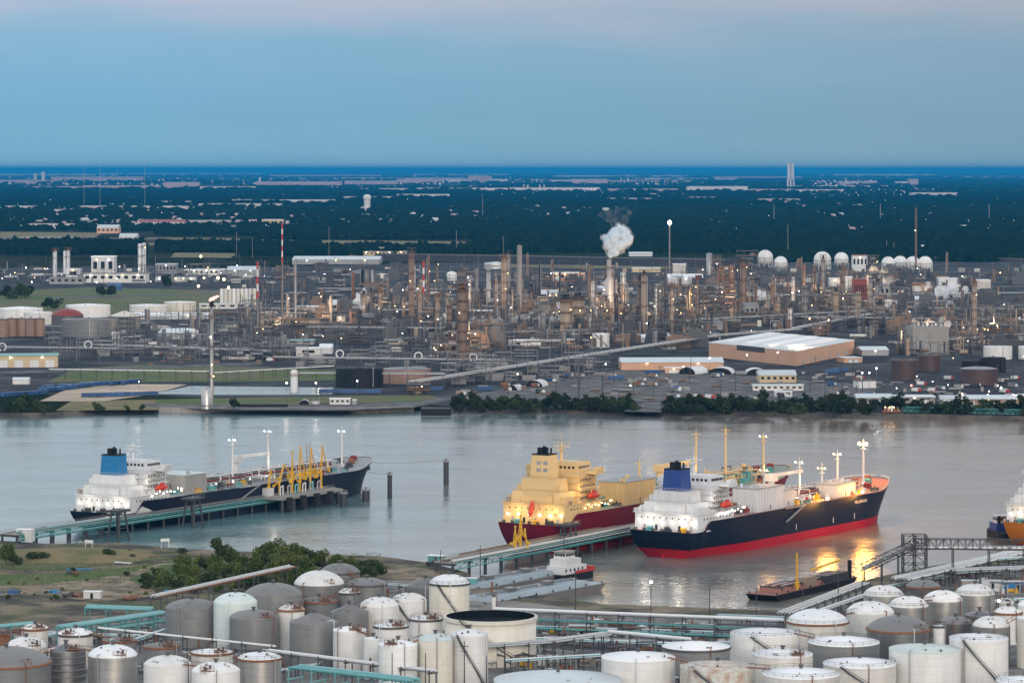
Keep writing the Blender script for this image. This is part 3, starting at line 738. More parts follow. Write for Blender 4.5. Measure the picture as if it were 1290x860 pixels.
def ship(name, label, S, ang, L, B, Da, Dm, zb, hm, bm, dm, pm, fm, funnel_top, k=1.0, gas=True, cargo='lpg', lit=(1, .9, .75), lite=1.0, extra=None, house=None, arrange=None):
    """S = world point of the stern at the waterline, ang = heading from the view axis, pm = paint of the superstructure, fm = funnel paint"""
    t = thing(name, label, 'ship', S, math.pi / 2 - ang, 'tankers moored on the channel')
    xa = 13; zd, ring = make_hull(t, L, B, Da, Dm, xa, 3.2, zb, hm, bm, dm)
    hb = B / 2
    z1 = Da + 6.6 * k; z2 = z1 + 4.2 * k; z3 = z2 + 4.6 * k
    # lower house, full beam, with rounded shoulders
    mb = MB(); mb.box(8.5, 37, -hb * .9, hb * .9, Da - .3, z1); mb.build('poop_house', pm, t)
    mb = MB(); mb.box(7.6, 37.5, -hb * .93, hb * .93, z1, z1 + .25)
    mb.build('boat_deck', pm, t)
    mb = MB(); mb.box(10, 35, -hb * .70, hb * .74, z1 + .25, z2, 0, .3, .6); o2 = mb.build('upper_house', pm, t)
    mb = MB(); mb.box(10.6, 20.5, -hb * .55, hb * .47, z2, z3, 0, .2, .5); mb.build('engine_casing', pm, t)
    for sg in (-1, 1):                                    # shoulder plates either side of the casing
        mb = MB(); ys = sg * hb * .50; ye = sg * hb * .86
        prof = [(11.0, min(ys, ye)), (16, min(ys, ye)), (16, max(ys, ye)), (11, max(ys, ye))]
        mb.box(11, 17, min(ys, ye), max(ys, ye), z1 + .25, z1 + 2.6 * k); mb.build('side_locker', pm, t)
        mb = MB(); mb.box(12, 14.5, sg * hb * .56 - .9, sg * hb * .56 + .9, z2, z2 + 2.6); mb.build('ventilator', pm, t)
    fz = z3 + 8.2 * k
    mb = MB(); mb.box(11.5, 19.5, -5.0, 3.6, z3, fz, 0, .5, .45); fu = mb.build('funnel', fm, t)
    mb = MB(); mb.box(11.9, 19.1, -4.6, 3.2, fz, fz + .5); mb.build('funnel_cap', funnel_top, fu)
    for (xx, yy, rr, hh) in [(14, -2.9, .55, 2.6), (15, -1.4, .6, 2.8), (14.6, .6, 1.3, 2.4), (17, .4, .5, 2.9), (16.5, -3.2, .4, 2.2)]:
        mb = MB(); mb.cyl(xx, yy, rr, fz + .5, fz + .5 + hh, 10); mb.build('exhaust_pipe', BLACKP, fu)
    for yy in (-3.4, -.3):
        for zz in (.25, .55):
            mb = MB(); zc = z3 + (fz - z3) * (zz + .1); off = .5 * (zz + .2)
            mb.box(11.42 + off, 11.56 + off, yy - 1.0, yy + 1.0, zc - .9, zc + .9); mb.build('louvre', WALLG if fm is SHIPC else fm, fu)
    # accommodation block with decks, bridge and wings
    za = z2 + 6.0 * k
    mb = MB(); mb.box(23, 37, -hb * .76, hb * .76, z1, za); ac = mb.build('accommodation', pm, t)
    for d in range(1, 5):
        zz = z1 + (za - z1) * d / 4.6
        mb = MB(); mb.box(22.4, 37.8, -hb * .84, hb * .84, zz, zz + .18)
        for q in range(9):
            xx = 22.6 + q * 1.88; mb.tube((xx, -hb * .83, zz), (xx, -hb * .83, zz + 1.1), .05, 3)
        mb.tube((22.6, -hb * .83, zz + 1.1), (37.6, -hb * .83, zz + 1.1), .06, 3)
        mb.build('side_walkway', pm, ac)
        windows_row(ac, 24, 36.5, -hb * .76 - .02, zz - 1.7, 7)
    zbr = za + 3.4 * k
    mb = MB(); mb.box(26, 37, -hb * .62, hb * .62, za, zbr, 0, .3, .3); br = mb.build('bridge', pm, t)
    windows_row(br, 27, 36.3, -hb * .62 + .12, za + 1.5, 7, 1.0, 1.1)
    windows_row(br, -hb * .55, hb * .55, 26.13, za + 1.5, 9, 1.1, 1.0, 'y')
    mb = MB(); mb.box(29, 36, -hb * 1.04, hb * 1.04, za - .5, za + .7); mb.box(30.2, 35, -hb * 1.06, -hb * .92, za + .7, za + 2.2); mb.box(30.2, 35, hb * .92, hb * 1.06, za + .7, za + 2.2)
    mb.build('bridge_wing', pm, t)
    for sg in (-1, 1):
        mb = MB(); mb.tube((32, sg * hb * 1.0, za - .4), (32, sg * hb * .76, za - 3.4), .25, 6); mb.build('wing_brace', pm, t)
    mb = MB(); mb.box(26.4, 36.6, -hb * .58, hb * .58, zbr, zbr + .2)
    for q in range(12):
        xx = 26.6 + q * .9; mb.tube((xx, -hb * .57, zbr), (xx, -hb * .57, zbr + 1.1), .05, 3); 
    mb.tube((26.6, -hb * .57, zbr + 1.1), (36.5, -hb * .57, zbr + 1.1), .05, 3); mb.build('monkey_deck', pm, t)
    # radar mast
    mb = MB(); zm = zbr + 9.0; mb.cyl(30, 0, .7, zbr, zm - 1.5, 8, 0, .35); mb.box(29.2, 30.8, -3.4, 3.4, zm - 3, zm - 2.7); mb.box(28.4, 31.6, -1.2, 1.2, zm - 4.6, zm - 4.4)
    for yy in (-3.2, -1.6, 1.6, 3.2): mb.tube((30, yy, zm - 2.8), (30, yy, zm - R.uniform(.4, 1.6)), .09, 4)
    mb.tube((30, 0, zm - 2), (30, 0, zm + 2.4), .1, 4); ms = mb.build('radar_mast', pm, t)
    mb = MB(); mb.box(28.6, 28.9, -2.2, 2.2, zm - 4.2, zm - 3.8); mb.build('radar_scanner', pm, ms)
    mb = MB(); mb.ball((34, hb * .35, zbr + 1.9), 1.0); mb.cyl(34, hb * .35, .3, zbr, zbr + 1, 6); mb.build('satellite_dome', SHIPW, t)
    # lifeboats: enclosed orange hulls in davits
    for sg in (-1, 1):
        mb = MB(); yb = sg * hb * .90; zz = z1 + 2.5
        prof = [(.05, -4.2), (.8, -3.7), (1.35, -2.4), (1.5, 0), (1.35, 2.3), (.8, 3.7), (.05, 4.2)]
        nn = 10; vs = []
        for r_, x_ in prof:
            for q in range(nn):
                aa = 2 * math.pi * q / nn
                vs.append((31 + x_, yb + r_ * math.cos(aa), zz + r_ * .95 * math.sin(aa)))
        mb.add(vs, [(i * nn + q, i * nn + (q + 1) % nn, (i + 1) * nn + (q + 1) % nn, (i + 1) * nn + q) for i in range(len(prof) - 1) for q in range(nn)], 0, True)
        mb.box(30.2, 32.6, yb - .6, yb + .6, zz + 1.1, zz + 1.9)
        lb = mb.build('lifeboat', LIFEB, t)
        mb = MB()
        for xx in (28.4, 33.6): mb.path([(xx, sg * hb * .78, z1), (xx, sg * hb * .95, z1 + 4.6), (xx, sg * hb * .9, z1 + 5.0)], .16, 5)
        mb.build('davit', pm, lb)
    def rail_rect(x0, x1, y0, y1, z):
        q = MB(); pts = [(x0, y0), (x1, y0), (x1, y1), (x0, y1), (x0, y0)]
        for (ax, ay), (bx, by) in zip(pts, pts[1:]):
            ln = math.hypot(bx - ax, by - ay); nn = max(2, int(ln / 1.6))
            for i in range(nn):
                f = i / nn; q.tube((ax + (bx - ax) * f, ay + (by - ay) * f, z), (ax + (bx - ax) * f, ay + (by - ay) * f, z + 1.1), .045, 3, 0, False)
            for hh in (.55, 1.1): q.tube((ax, ay, z + hh), (bx, by, z + hh), .05, 3, 0, False)
        q.build('railing', pm, t)
    rail_rect(7.8, 37.3, -hb * .92, hb * .92, z1 + .25); rail_rect(10.4, 34.6, -hb * .66, hb * .70, z2); rail_rect(11, 20, -hb * .52, hb * .44, z3)
    for q in range(5):                                     # doors, vents and lockers on the after face
        yy = -hb * .7 + q * hb * .33; mb = MB(); mb.box(8.38, 8.5, yy - .5, yy + .5, Da, Da + 2.1); mb.build('door', GLASS if q % 2 else SHIPG, t)
        mb = MB(); mb.box(7.7, 8.5, yy + 1.2, yy + 1.9, Da + 3.6, Da + 4.4); mb.build('vent_box', pm, t)
    windows_row(t, -hb * .8, hb * .8, 8.47, z1 - 2.0, 9, .55, .55, 'y')
    windows_row(t, -hb * .5, hb * .5, 10.5, z2 - 1.5, 4, .5, .5, 'y')
    windows_row(t, 12, 35, -hb * .9 - .02, z1 - 2.2, 9, .7, .7)
    for q in range(16):
        xx = R.uniform(9, 34); yy = R.choice([-1, 1]) * hb * R.uniform(.72, .9); mb = MB(); w_, h_ = R.uniform(.3, 1.0), R.uniform(.6, 2.2)
        mb.box(xx - w_, xx + w_, yy - w_, yy + w_, z1 + .25, z1 + .25 + h_); mb.build('deck_locker', R.choice([pm, pm, SHIPG, LIFEB, TANC]), t)
    for q in range(6):
        mb = MB(); yy = hb * R.uniform(-.5, .5); xx = R.uniform(20.8, 22.2); mb.cyl(xx, yy, .35, z2, z2 + R.uniform(1.5, 5), 8); mb.ball((xx, yy, z2 + 3), .6, 8, 5); mb.build('ventilator', pm, t)
    mb = MB(); mb.box(9.2, 9.5, -hb * .45, hb * .40, z1 + .25, z1 + 3.4); mb.box(9.1, 9.5, -hb * .5, -hb * .45, Da, z2); mb.build('after_bulkhead', pm, t)
    mb = MB()                                              # inclined ladders on the starboard side
    for q in range(4):
        zz = z1 + ((z2 + 6.0 * k) - z1) * q / 4.6; x0 = 24 + (q % 2) * 7; x1 = x0 + (4 if q % 2 == 0 else -4)
        for dy in (0, .8): mb.tube((x0, -hb * .84 + dy, zz), (x1, -hb * .84 + dy, zz + ((z2 + 6.0 * k) - z1) / 4.6), .1, 4)
    mb.build('ladder', SHIPG, t)
    # stern gear
    for (xx, yy) in [(6.6, -hb * .55), (6.5, -hb * .1), (6.6, hb * .4)]:
        mb = MB(); mb.box(xx - 1, xx + 1, yy - 1.4, yy + 1.4, Da - .2, Da + .5); mb.tube((xx, yy - 1.1, Da + 1), (xx, yy + 1.1, Da + 1), .75, 10)
        mb.build('mooring_winch', R.choice([YELLOW, TEALD, DARK]), t)
    for q in range(7):
        mb = MB(); yy = -hb * .75 + q * hb * .25; mb.cyl(5.6, yy, .3, Da - .2, Da + 1.0, 8); mb.cyl(5.6, yy + .8, .3, Da - .2, Da + 1.0, 8); mb.build('bollard', DARK, t)
    for q in range(6):
        mb = MB(); yy = -hb * .8 + q * hb * .31; mb.ball((7.9, yy, Da + 3.4), .3, 8, 5); mb.build('deck_lamp', LW, t)
    mb = MB(); mb.box(HX + .6, HX + 3.8, -.35, .35, -2.5, min(1.6, zb + .4), 0, .3, .05); mb.build('rudder', BOOT if bm is BOOT else hm, t)
    # cargo deck
    dz = Dm
    if house:
        for (x0, x1, y0, y1, hh, hmat) in house:
            mb = MB(); mb.box(x0, x1, y0, y1, dz - .3, dz + hh); ch = mb.build('compressor_house', hmat, t)
            mb = MB(); mb.box(x0 - .3, x1 + .3, y0 - .3, y1 + .3, dz + hh, dz + hh + .3); mb.build('house_roof', METROOF if hmat is SHIPG else DECKG, ch)
            for q in range(9):
                mb = MB(); xx = x0 + (x1 - x0) * (q + .5) / 9; mb.box(xx - .12, xx + .12, y0 - .16, y0 - .01, dz, dz + hh); mb.build('stiffener', hmat, ch)
                yy = y0 + (y1 - y0) * (q + .5) / 9; mb = MB(); mb.box(x0 - .16, x0 - .01, yy - .12, yy + .12, dz, dz + hh); mb.build('stiffener', hmat, ch)
            for q in range(5):
                mb = MB(); xx = R.uniform(x0 + 1, x1 - 1); yy = R.uniform(y0 + 1, y1 - 1); mb.cyl(xx, yy, R.uniform(.3, .8), dz + hh, dz + hh + R.uniform(.8, 2.2), 8); mb.build('roof_vent', hmat, ch)
            for q in range(3):
                mb = MB(); xx = x0 + (x1 - x0) * (.2 + .3 * q); mb.box(xx - .5, xx + .5, y0 - .06, y0 + .02, dz, dz + 2.1); mb.build('door', GLASS if q == 1 else hmat, ch)
    xs0 = 44; xs1 = .86 * L
    for q in range(7):                                     # cargo lines along the deck
        yy = -5.5 + q * 1.8; mb = MB(); zz = dz + 2.0 + (q % 3) * .8
        mb.tube((xs0, yy, zz), (xs1 - (q % 2) * 9, yy, zz), .42 if q % 2 else .3, 6); mb.build('cargo_pipe', [GALV, REDD, GALVD, PIPE][q % 4] if pm is not SHIPC else [SHIPC, TEALD, SHIPC, GALVD][q % 4], t)
    nfr = 16
    for q in range(nfr):
        xx = xs0 + (xs1 - xs0) * (q + .5) / nfr; mb = MB()
        for yy in (-6.5, 6.5): mb.tube((xx, yy, dz - .2), (xx, yy, dz + 4), .2, 4)
        mb.tube((xx, -6.5, dz + 4), (xx, 6.5, dz + 4), .2, 4); mb.tube((xx, -6.5, dz + 1.7), (xx, 6.5, dz + 1.7), .16, 4)
        mb.build('pipe_support', pm if q % 2 else STEEL, t)
    mb = MB(); mb.box(xs0, xs1, -1.0, 1.0, dz + 4.1, dz + 4.3)
    for q in range(40):
        xx = xs0 + (xs1 - xs0) * q / 40
        for yy in (-1, 1): mb.tube((xx, yy, dz + 4.3), (xx, yy, dz + 5.3), .05, 3)
    for yy in (-1, 1): mb.tube((xs0, yy, dz + 5.3), (xs1, yy, dz + 5.3), .06, 3)
    mb.build('catwalk', pm, t)
    for q in range(4):                                     # tank domes and vents
        xx = L * (.40 + .13 * q)
        mb = MB(); mb.cyl(xx, 2.5, 3.0, dz - .2, dz + 2.6, 14); mb.ball((xx, 2.5, dz + 2.6), 3.0, 14, 6, 0, .4); mb.build('tank_dome', DECKG if pm is SHIPW else SHIPC, t)
        for e in range(3):
            mb = MB(); ex, ey = xx + R.uniform(-5, 5), R.uniform(-9, 9); mb.cyl(ex, ey, .35, dz, dz + R.uniform(2.5, 4.5), 6); mb.ball((ex, ey, dz + 4.2), .5, 6, 4); mb.build('vent_post', pm, t)
    for q in range(60):                                    # winches, valves and lockers scattered over the deck
        xx = R.uniform(46, xs1); yy = R.choice([-1, 1]) * R.uniform(7.5, hb * .82); mb = MB()
        w_, d_, h_ = R.uniform(.5, 2.2), R.uniform(.5, 1.4), R.uniform(.7, 2.4)
        mb.box(xx - w_, xx + w_, yy - d_, yy + d_, dz - .2, dz + h_); mb.cyl(xx, yy, .3, dz + h_, dz + h_ + .8, 6)
        mb.build('deck_machinery', R.choice([DARK, TEALD, YELLOW, SHIPW, GALVD, REDD] if pm is SHIPW else [SHIPC, TEALD, DARK, YELLOW, REDD]), t)
    xm = L * .52                                           # manifold
    for q in range(5):
        mb = MB(); xx = xm + (q - 2) * 2.6; mb.path([(xx, -5, dz + 2.6), (xx, -hb * .86, dz + 2.2)], .36, 8); mb.cyl(xx, -hb * .86, .6, dz + 1.6, dz + 2.7, 8); mb.build('manifold', R.choice([SHIPW, GALV, REDP]), t)
    for (fx, hh, lampm) in arrange:                        # king posts / light masts
        mb = MB(); xx = fx * L; zz = zd(xx) - .3; yy = -2.0
        mb.cyl(xx, yy, 1.25, zz, zz + 1.6, 10, 0, .75); mb.cyl(xx, yy, .62, zz + 1.5, zz + hh, 8, 0, .42); mb.box(xx - .5, xx + .5, yy - 2.1, yy + 2.1, zz + hh - .9, zz + hh - .6); mb.box(xx - 1.1, xx + 1.1, yy - .9, yy + .9, zz + hh - 2.6, zz + hh - 2.4)
        mb.tube((xx, yy, zz + hh), (xx, yy, zz + hh + 1.8), .1, 4)
        mm = mb.build('light_mast', pm, t)
        if lampm:
            for dy in (-1.6, 1.6):
                mb = MB(); mb.ball((xx - .6, yy + dy, zz + hh - .2), .22 if lampm is not LO else .7, 8, 5); mb.build('floodlight', lampm, mm)
    # deck crane with a long boom
    xx = L * .50; zz = dz - .2
    mb = MB(); mb.cyl(xx, 1, 1.5, zz, zz + 9, 10); mb.box(xx - 2, xx + 2.4, -1, 3, zz + 9, zz + 12); cr = mb.build('crane_pedestal', pm, t)
    mb = MB(); mb.box(xx + 2, xx + 27, .3, 1.7, zz + 10.6, zz + 11.9, 0, 0, .2); mb.tube((xx, 1, zz + 12), (xx + 14, 1, zz + 11.9), .15, 4); mb.build('crane_boom', pm, cr)
    mb = MB(); mb.cyl(xx + 25, 1, .5, zz, zz + 10.6, 6); mb.build('boom_rest', pm, t)
    # forecastle
    fz2 = zd(.95 * L) - .25
    for (fx, fy) in [(.915, -3.2), (.915, 3.2), (.885, -6), (.885, 6), (.945, 0)]:
        mb = MB(); xx = fx * L; mb.box(xx - 1.2, xx + 1.2, fy - 1.5, fy + 1.5, zd(xx) - .3, zd(xx) + .7); mb.tube((xx, fy - 1.3, zd(xx) + 1.1), (xx, fy + 1.3, zd(xx) + 1.1), .9, 10)
        mb.build('windlass', R.choice([TEALD, DARK, RUST, REDD]), t)
    mb = MB(); xx = .93 * L
    for sg in (-1, 1):
        mb2 = MB(); an = ring(.7, .955 * L, 0); mb2.ball((.955 * L, sg * (an + .5), zd(.95 * L) - 4), 1.1, 8, 5); mb2.tube((.955 * L, sg * (an + .4), zd(.95 * L) - 4.8), (.955 * L, sg * (an + .6), zd(.95 * L) - 2.4), .3, 5); mb2.build('anchor', DARK, t)
    # gangway on the shore side
    mb = MB(); gx = L * .40; mb.box(gx, gx + 16, -hb - 1.0, -hb - .1, Dm - .2, Dm); 
    mb.tube((gx, -hb - .9, Dm - 5.5), (gx + 16, -hb - .9, Dm + .3), .25, 5); mb.tube((gx, -hb - .3, Dm - 5.5), (gx + 16, -hb - .3, Dm + .3), .25, 5)
    mb.build('gangway', GALV, t)
    # painted marks on the side: draught scale and tug marks
    for fx in (.45, .62, .72):
        mb = MB(); yy = -ring(.6, fx * L, 0) - .05; mb.box(fx * L - .25, fx * L + .25, yy - .03, yy + .03, Da * .45, Da * .45 + 2.4); mb.build('draught_mark', SHIPW, t)
    # lit deck lamps
    pts = [(4.0, -hb * .5, Da + 5), (4.0, hb * .45, Da + 5), (21.5, -hb * .95, z1 + 6), (41, -hb * .75, z1 + 6), (L * .6, -hb * .3, Dm + 8)]
    for i, p in enumerate(pts):
        lamp('deck_floodlight', p, lite * (240 if i < 2 else 220), lit, .8, t)
    for q in range(9):
        mb = MB(); xx = 24 + q * 2.6; mb.ball((xx, -hb * .93, Dm + R.uniform(1.6, 3.4)), .2, 8, 5); mb.build('deck_lamp', LW if lit[2] > .6 else LY, t)
    for q in range(6):
        mb = MB(); xx = 50 + q * L * .06; mb.ball((xx, -hb * .7, Dm + 2.4), .22, 8, 5); mb.build('deck_lamp', LW, t)
    return t, zd, ring

A1 = math.atan2(99, 170); A2 = math.atan2(104, 168); A3 = math.atan2(100, 153)
def astern(p, a): return Vector((p.x - HX * math.sin(a), p.y - HX * math.cos(a), p.z))
s1, zd1, rg1 = ship('gas_tanker', 'navy hulled tanker with light blue funnel at the left jetty', astern(P(122, 668, WZ), A1), A1, 216, 32, 7.6, 12.2, .6, NAVY, NAVY, DECKG, SHIPW, BLUEL, BLACKP, lite=1.6,
     house=[(50, 66, -13, 6, 8, SHIPG)], arrange=[(.47, 20, LC), (.60, 22, LC), (.885, 17, LC)])
s2, zd2, rg2 = ship('gas_tanker', 'maroon hulled tanker with cream superstructure and lit decks', astern(P(666, 696, WZ), A2), A2, 226, 32, 11.5, 15.2, 1.2, MAROON, BOOT, DECKGR, SHIPC, SHIPC, BLACKP, k=1.14, lit=(1, .68, .30), lite=2.4,
     house=[(58, 84, -13.5, -1, 9, SHIPC)], arrange=[(.40, 15, None), (.62, 24, None), (.74, 24, None), (.90, 17, LW)])
s3, zd3, rg3 = ship('gas_tanker', 'navy and red hulled tanker with royal blue funnel and glowing bow lamp', astern(P(833, 703, WZ), A3), A3, 192, 32, 10.6, 14.4, 3.6, NAVY, BOOT, DECKR, SHIPW, BLUEP, BLACKP, lit=(1, .88, .74), lite=1.5,
     house=[(58, 80, -13.5, -2, 9, SHIPW), (80.5, 92, -12.5, -4, 6.5, SHIPW), (128, 146, -12.5, -3, 5, SHIPW)], arrange=[(.44, 15, LY), (.60, 16, LW), (.705, 12, LY), (.78, 17, LW), (.905, 18, LO)])
s4, zd4, rg4 = ship('gas_tanker', 'orange hulled ship whose stern enters at the right edge', astern(P(1299, 689, WZ), A1), A1, 150, 27, 9.6, 11.5, .8, ORHULL, BOOT, DECKR, SHIPW, REDP, BLACKP, lit=(1, .75, .5), lite=1.3,
     house=None, arrange=[(.6, 18, None)])
# free-fall lifeboat and slide on the cream ship's stern, and a boat on the orange one
for st, D0 in ((s2, 11.5), (s4, 9.6)):
    mb = MB(); mb.path([(8.4, -1.4, D0 + 9.5), (5.0, -1.4, D0)], .18, 5); mb.path([(8.4, 1.4, D0 + 9.5), (5.0, 1.4, D0)], .18, 5); mb.path([(6.2, -1.4, D0 + 3.6), (6.2, 1.4, D0 + 3.6)], .15, 4)
    sl_ = mb.build('boat_slide', SHIPC if st is s2 else SHIPW, st)
    mb = MB(); vs = []; nn = 10; a = Vector((7.7, 0, D0 + 9.2)); b_ = Vector((5.2, 0, D0 + 2.6)); d = (b_ - a); up = Vector((0, 1, 0)); w_ = d.normalized().cross(up)
    for i, r_ in enumerate([.1, .75, 1.05, 1.1, .85, .15]):
        c = a + d * (i / 5)
        for q in range(nn):
            aa = 2 * math.pi * q / nn; vs.append(tuple(c + up * (r_ * math.cos(aa)) + w_ * (r_ * math.sin(aa))))
    mb.add(vs, [(i * nn + q, i * nn + (q + 1) % nn, (i + 1) * nn + (q + 1) % nn, (i + 1) * nn + q) for i in range(5) for q in range(nn)], 0, True)
    mb.build('lifeboat', LIFEB, st)
# dense modules and pipe stacks on the cream ship's cargo deck
for q in range(70):
    xx = R.uniform(88, 196); yy = R.uniform(-13.5, 12); mb = MB(); hh = R.uniform(1.5, 6.5); w_ = R.uniform(.4, 2.4)
    if q % 3 == 0: mb.cyl(xx, yy, w_ * .6, 15, 15 + hh, 8)
    elif q % 3 == 1: mb.box(xx - w_, xx + w_, yy - w_ * .7, yy + w_ * .7, 15, 15 + hh * .8); mb.tube((xx - w_, yy, 15.5 + hh), (xx + w_, yy, 15.5 + hh), .2, 4); mb.tube((xx, yy, 15), (xx, yy, 15.5 + hh), .2, 4)
    else: mb.path([(xx - 4, yy, 15), (xx - 4, yy, 15 + hh), (xx + 4, yy, 15 + hh), (xx + 4, yy, 15)], .28, 5)
    mb.build('deck_module', R.choice([SHIPC, SHIPC, SHIPC, TEALD, REDD, DARK]), s2)
# name lettering on the bow of the navy and red ship
def lettering(txt, size, parent, loc, rot, m, name='lettering'):
    c = bpy.data.curves.new(name, 'FONT'); c.body = txt; c.size = size; c.extrude = .02; c.align_x = 'CENTER'; c.space_character = 1.35
    c.materials.append(m)
    o = bpy.data.objects.new(name, c); COL.objects.link(o)
    me = bpy.data.meshes.new_from_object(o); bpy.data.objects.remove(o); bpy.data.curves.remove(c)
    o = link(name, me, parent, loc); o.rotation_euler = rot; return o
xx = .735 * 196
lettering('HELLMISON', 1.7, s3, (xx, -rg3(.86, xx, 0) - .14, zd3(xx) - 3.3), (RAD(88), 0, RAD(.6)), SHIPW)
# the orange lamps over the bow of the third ship light the deck and the water
for fx, hh, e in ((.905, 19, 20000), (.44, 16.5, 3000), (.705, 14, 3000)):
    lamp('mast_floodlight', (fx * 196 - 1, -3.5, zd3(fx * 196) + hh), e, (1, .50, .14), 1.2, s3)
for fx, yy in ((.735, -18.0), (.555, -19.5)):
    lamp('side_floodlight', (fx * 193, yy, 16.0), 6500, (1, .43, .07), 4.0, s3)
    mb = MB(); mb.tube((fx * 193, yy + 2.2, 14.8), (fx * 193, yy + .2, 16.0), .12, 5); mb.ball((fx * 193, yy, 16.0), .6, 8, 5, 1); mb.build('side_floodlight', [STEEL, LO], s3)

# mooring lines from the first ship to the dolphins
def shipw(st, p):
    c, s_ = math.cos(st.rotation_euler.z), math.sin(st.rotation_euler.z)
    return Vector((st.location.x + p[0] * c - p[1] * s_, st.location.y + p[0] * s_ + p[1] * c, st.location.z + p[2]))
def dolphin(px, py, h, r, label):
    p = P(px, py, WZ)
    t = thing('mooring_dolphin', label, 'mooring dolphin', p, 0, 'mooring dolphins')
    mb = MB(); mb.cyl(0, 0, r, -3, h, 14); mb.build('pile', DARK, t)
    mb = MB(); mb.cyl(0, 0, r * 1.25, h, h + .5, 14); mb.build('cap', CONC, t)
    mb = MB(); mb.cyl(0, 0, .35, h + .5, h + 1.5, 8); mb.build('bollard', STEEL, t)
    mb = MB(); rail = [( r * 1.1 * math.cos(a), r * 1.1 * math.sin(a)) for a in [k * math.pi / 3 for k in range(7)]]
    for q, w_ in zip(rail, rail[1:]): mb.tube((*q, h + 1.4), (*w_, h + 1.4), .06, 3); mb.tube((*q, h + .4), (*q, h + 1.4), .06, 3)
    mb.build('railing', GALV, t)
    return t
d1 = dolphin(491, 628, 11, 1.1, 'single dark mooring pile off the bow of the left tanker')
d2 = dolphin(562, 610, 11, 1.3, 'farther dark mooring pile alone in mid channel')
for st, a, dd, hh, lab in ((s1, (200, -2, 14), d1, 11.8, 'mooring rope from the left tanker to the nearer pile'), (s1, (201, 1, 14.6), d2, 11.8, 'mooring rope from the left tanker to the mid channel pile')):
    p = shipw(st, a); q = dd.location + Vector((0, 0, hh)); mb = MB(); pts = []
    for i in range(13):
        f = i / 12; v = p.lerp(q, f); v.z -= 2.2 * math.sin(math.pi * f) * (1 if dd is d1 else .5); pts.append(tuple(v))
    mb.path(pts, .14, 4); tag(mb.build('mooring_rope', ROPE), lab, 'rope', 'mooring ropes')
for px, py, h_, r_, lab in [(433, 638, 6, 1.6, 'stubby fender dolphin nearest the loading platform'), (461, 631, 5, 1.8, 'stubby fender dolphin below the tanker bow')]:
    dolphin(px, py, h_, r_, lab)
# ------------------------------------------------------------------ jetties
def trestle(label, a, b, width, zdk, pipes, seed=0, truss=True):
    """a, b world points (water level) of the ends; deck on piles with pipe lines and truss side panels"""
    d = b - a; Ln = d.length; ang = math.atan2(d.y, d.x)
    t = thing('jetty', label, 'jetty', (a.x, a.y, WZ), ang, 'jetties')
    nb = max(4, int(Ln / 11)); bay = Ln / nb; hw = width / 2
    dk = MB(); dk.box(0, bay - .08, -hw, hw, zdk - .5, zdk); dkm = dk.mesh('deck_slab', CONC)
    pl = MB()
    for yy in (-hw + .8, hw - .8): pl.tube((0, yy, -3), (0, yy, zdk - .5), .5, 8)
    pl.box(-.5, .5, -hw, hw, zdk - 1.3, zdk - .5); plm = pl.mesh('pile_bent', DARK)
    tr = MB()
    for zz in (zdk - 2.6, zdk - .3): tr.tube((0, -hw - .5, zz), (bay, -hw - .5, zz), .22, 5)
    for q in range(4):
        x0, x1 = bay * q / 4, bay * (q + 1) / 4
        tr.tube((x0, -hw - .5, zdk - 2.6), (x0, -hw - .5, zdk - .3), .12, 4); tr.tube((x0, -hw - .5, zdk - 2.6 if q % 2 else zdk - .3), (x1, -hw - .5, zdk - .3 if q % 2 else zdk - 2.6), .12, 4)
    trm = tr.mesh('truss_panel', TEALD)
    rl = MB()
    for q in range(5): rl.tube((bay * q / 5, 0, 0), (bay * q / 5, 0, 1.15), .06, 3)
    for hh in (.6, 1.15): rl.tube((0, 0, hh), (bay, 0, hh), .06, 3)
    rlm = rl.mesh('railing', GALV)
    for k in range(nb):
        link('deck_slab', dkm, t, (k * bay, 0, 0)); link('pile_bent', plm, t, (k * bay, 0, 0))
        if truss: link('truss_panel', trm, t, (k * bay, 0, 0))
        link('railing', rlm, t, (k * bay, -hw + .1, zdk)); link('railing', rlm, t, (k * bay, hw - .1, zdk))
    for (yy, zz, rr, m, f0, f1) in pipes:
        mb = MB(); mb.tube((Ln * f0, yy, zdk + zz), (Ln * f1, yy, zdk + zz), rr, 8); mb.build('pipe', m, t)
    return t, ang, Ln

def off(p, ang, f, s):
    return Vector((p.x + f * math.cos(ang) - s * math.sin(ang), p.y + f * math.sin(ang) + s * math.cos(ang), p.z))

ja, jb = P(12, 692, WZ), P(412, 630, WZ)
jt, jang, jl = trestle('long teal pipe trestle leading to the left tanker', ja, jb, 9, 6.5,
    [(-3.4, .6, .45, TEAL, 0, .30), (-5.3, -1.9, .26, TEAL, 0, .98), (-5.2, -.9, .2, TEALD, 0, .98), (-3.3, .5, .3, GALVD, .3, .98), (-.9, .5, .3, PIPE, .1, .98), (.3, .5, .3, GALVD, .1, .98), (1.3, .45, .3, GALV, .0, .98)])
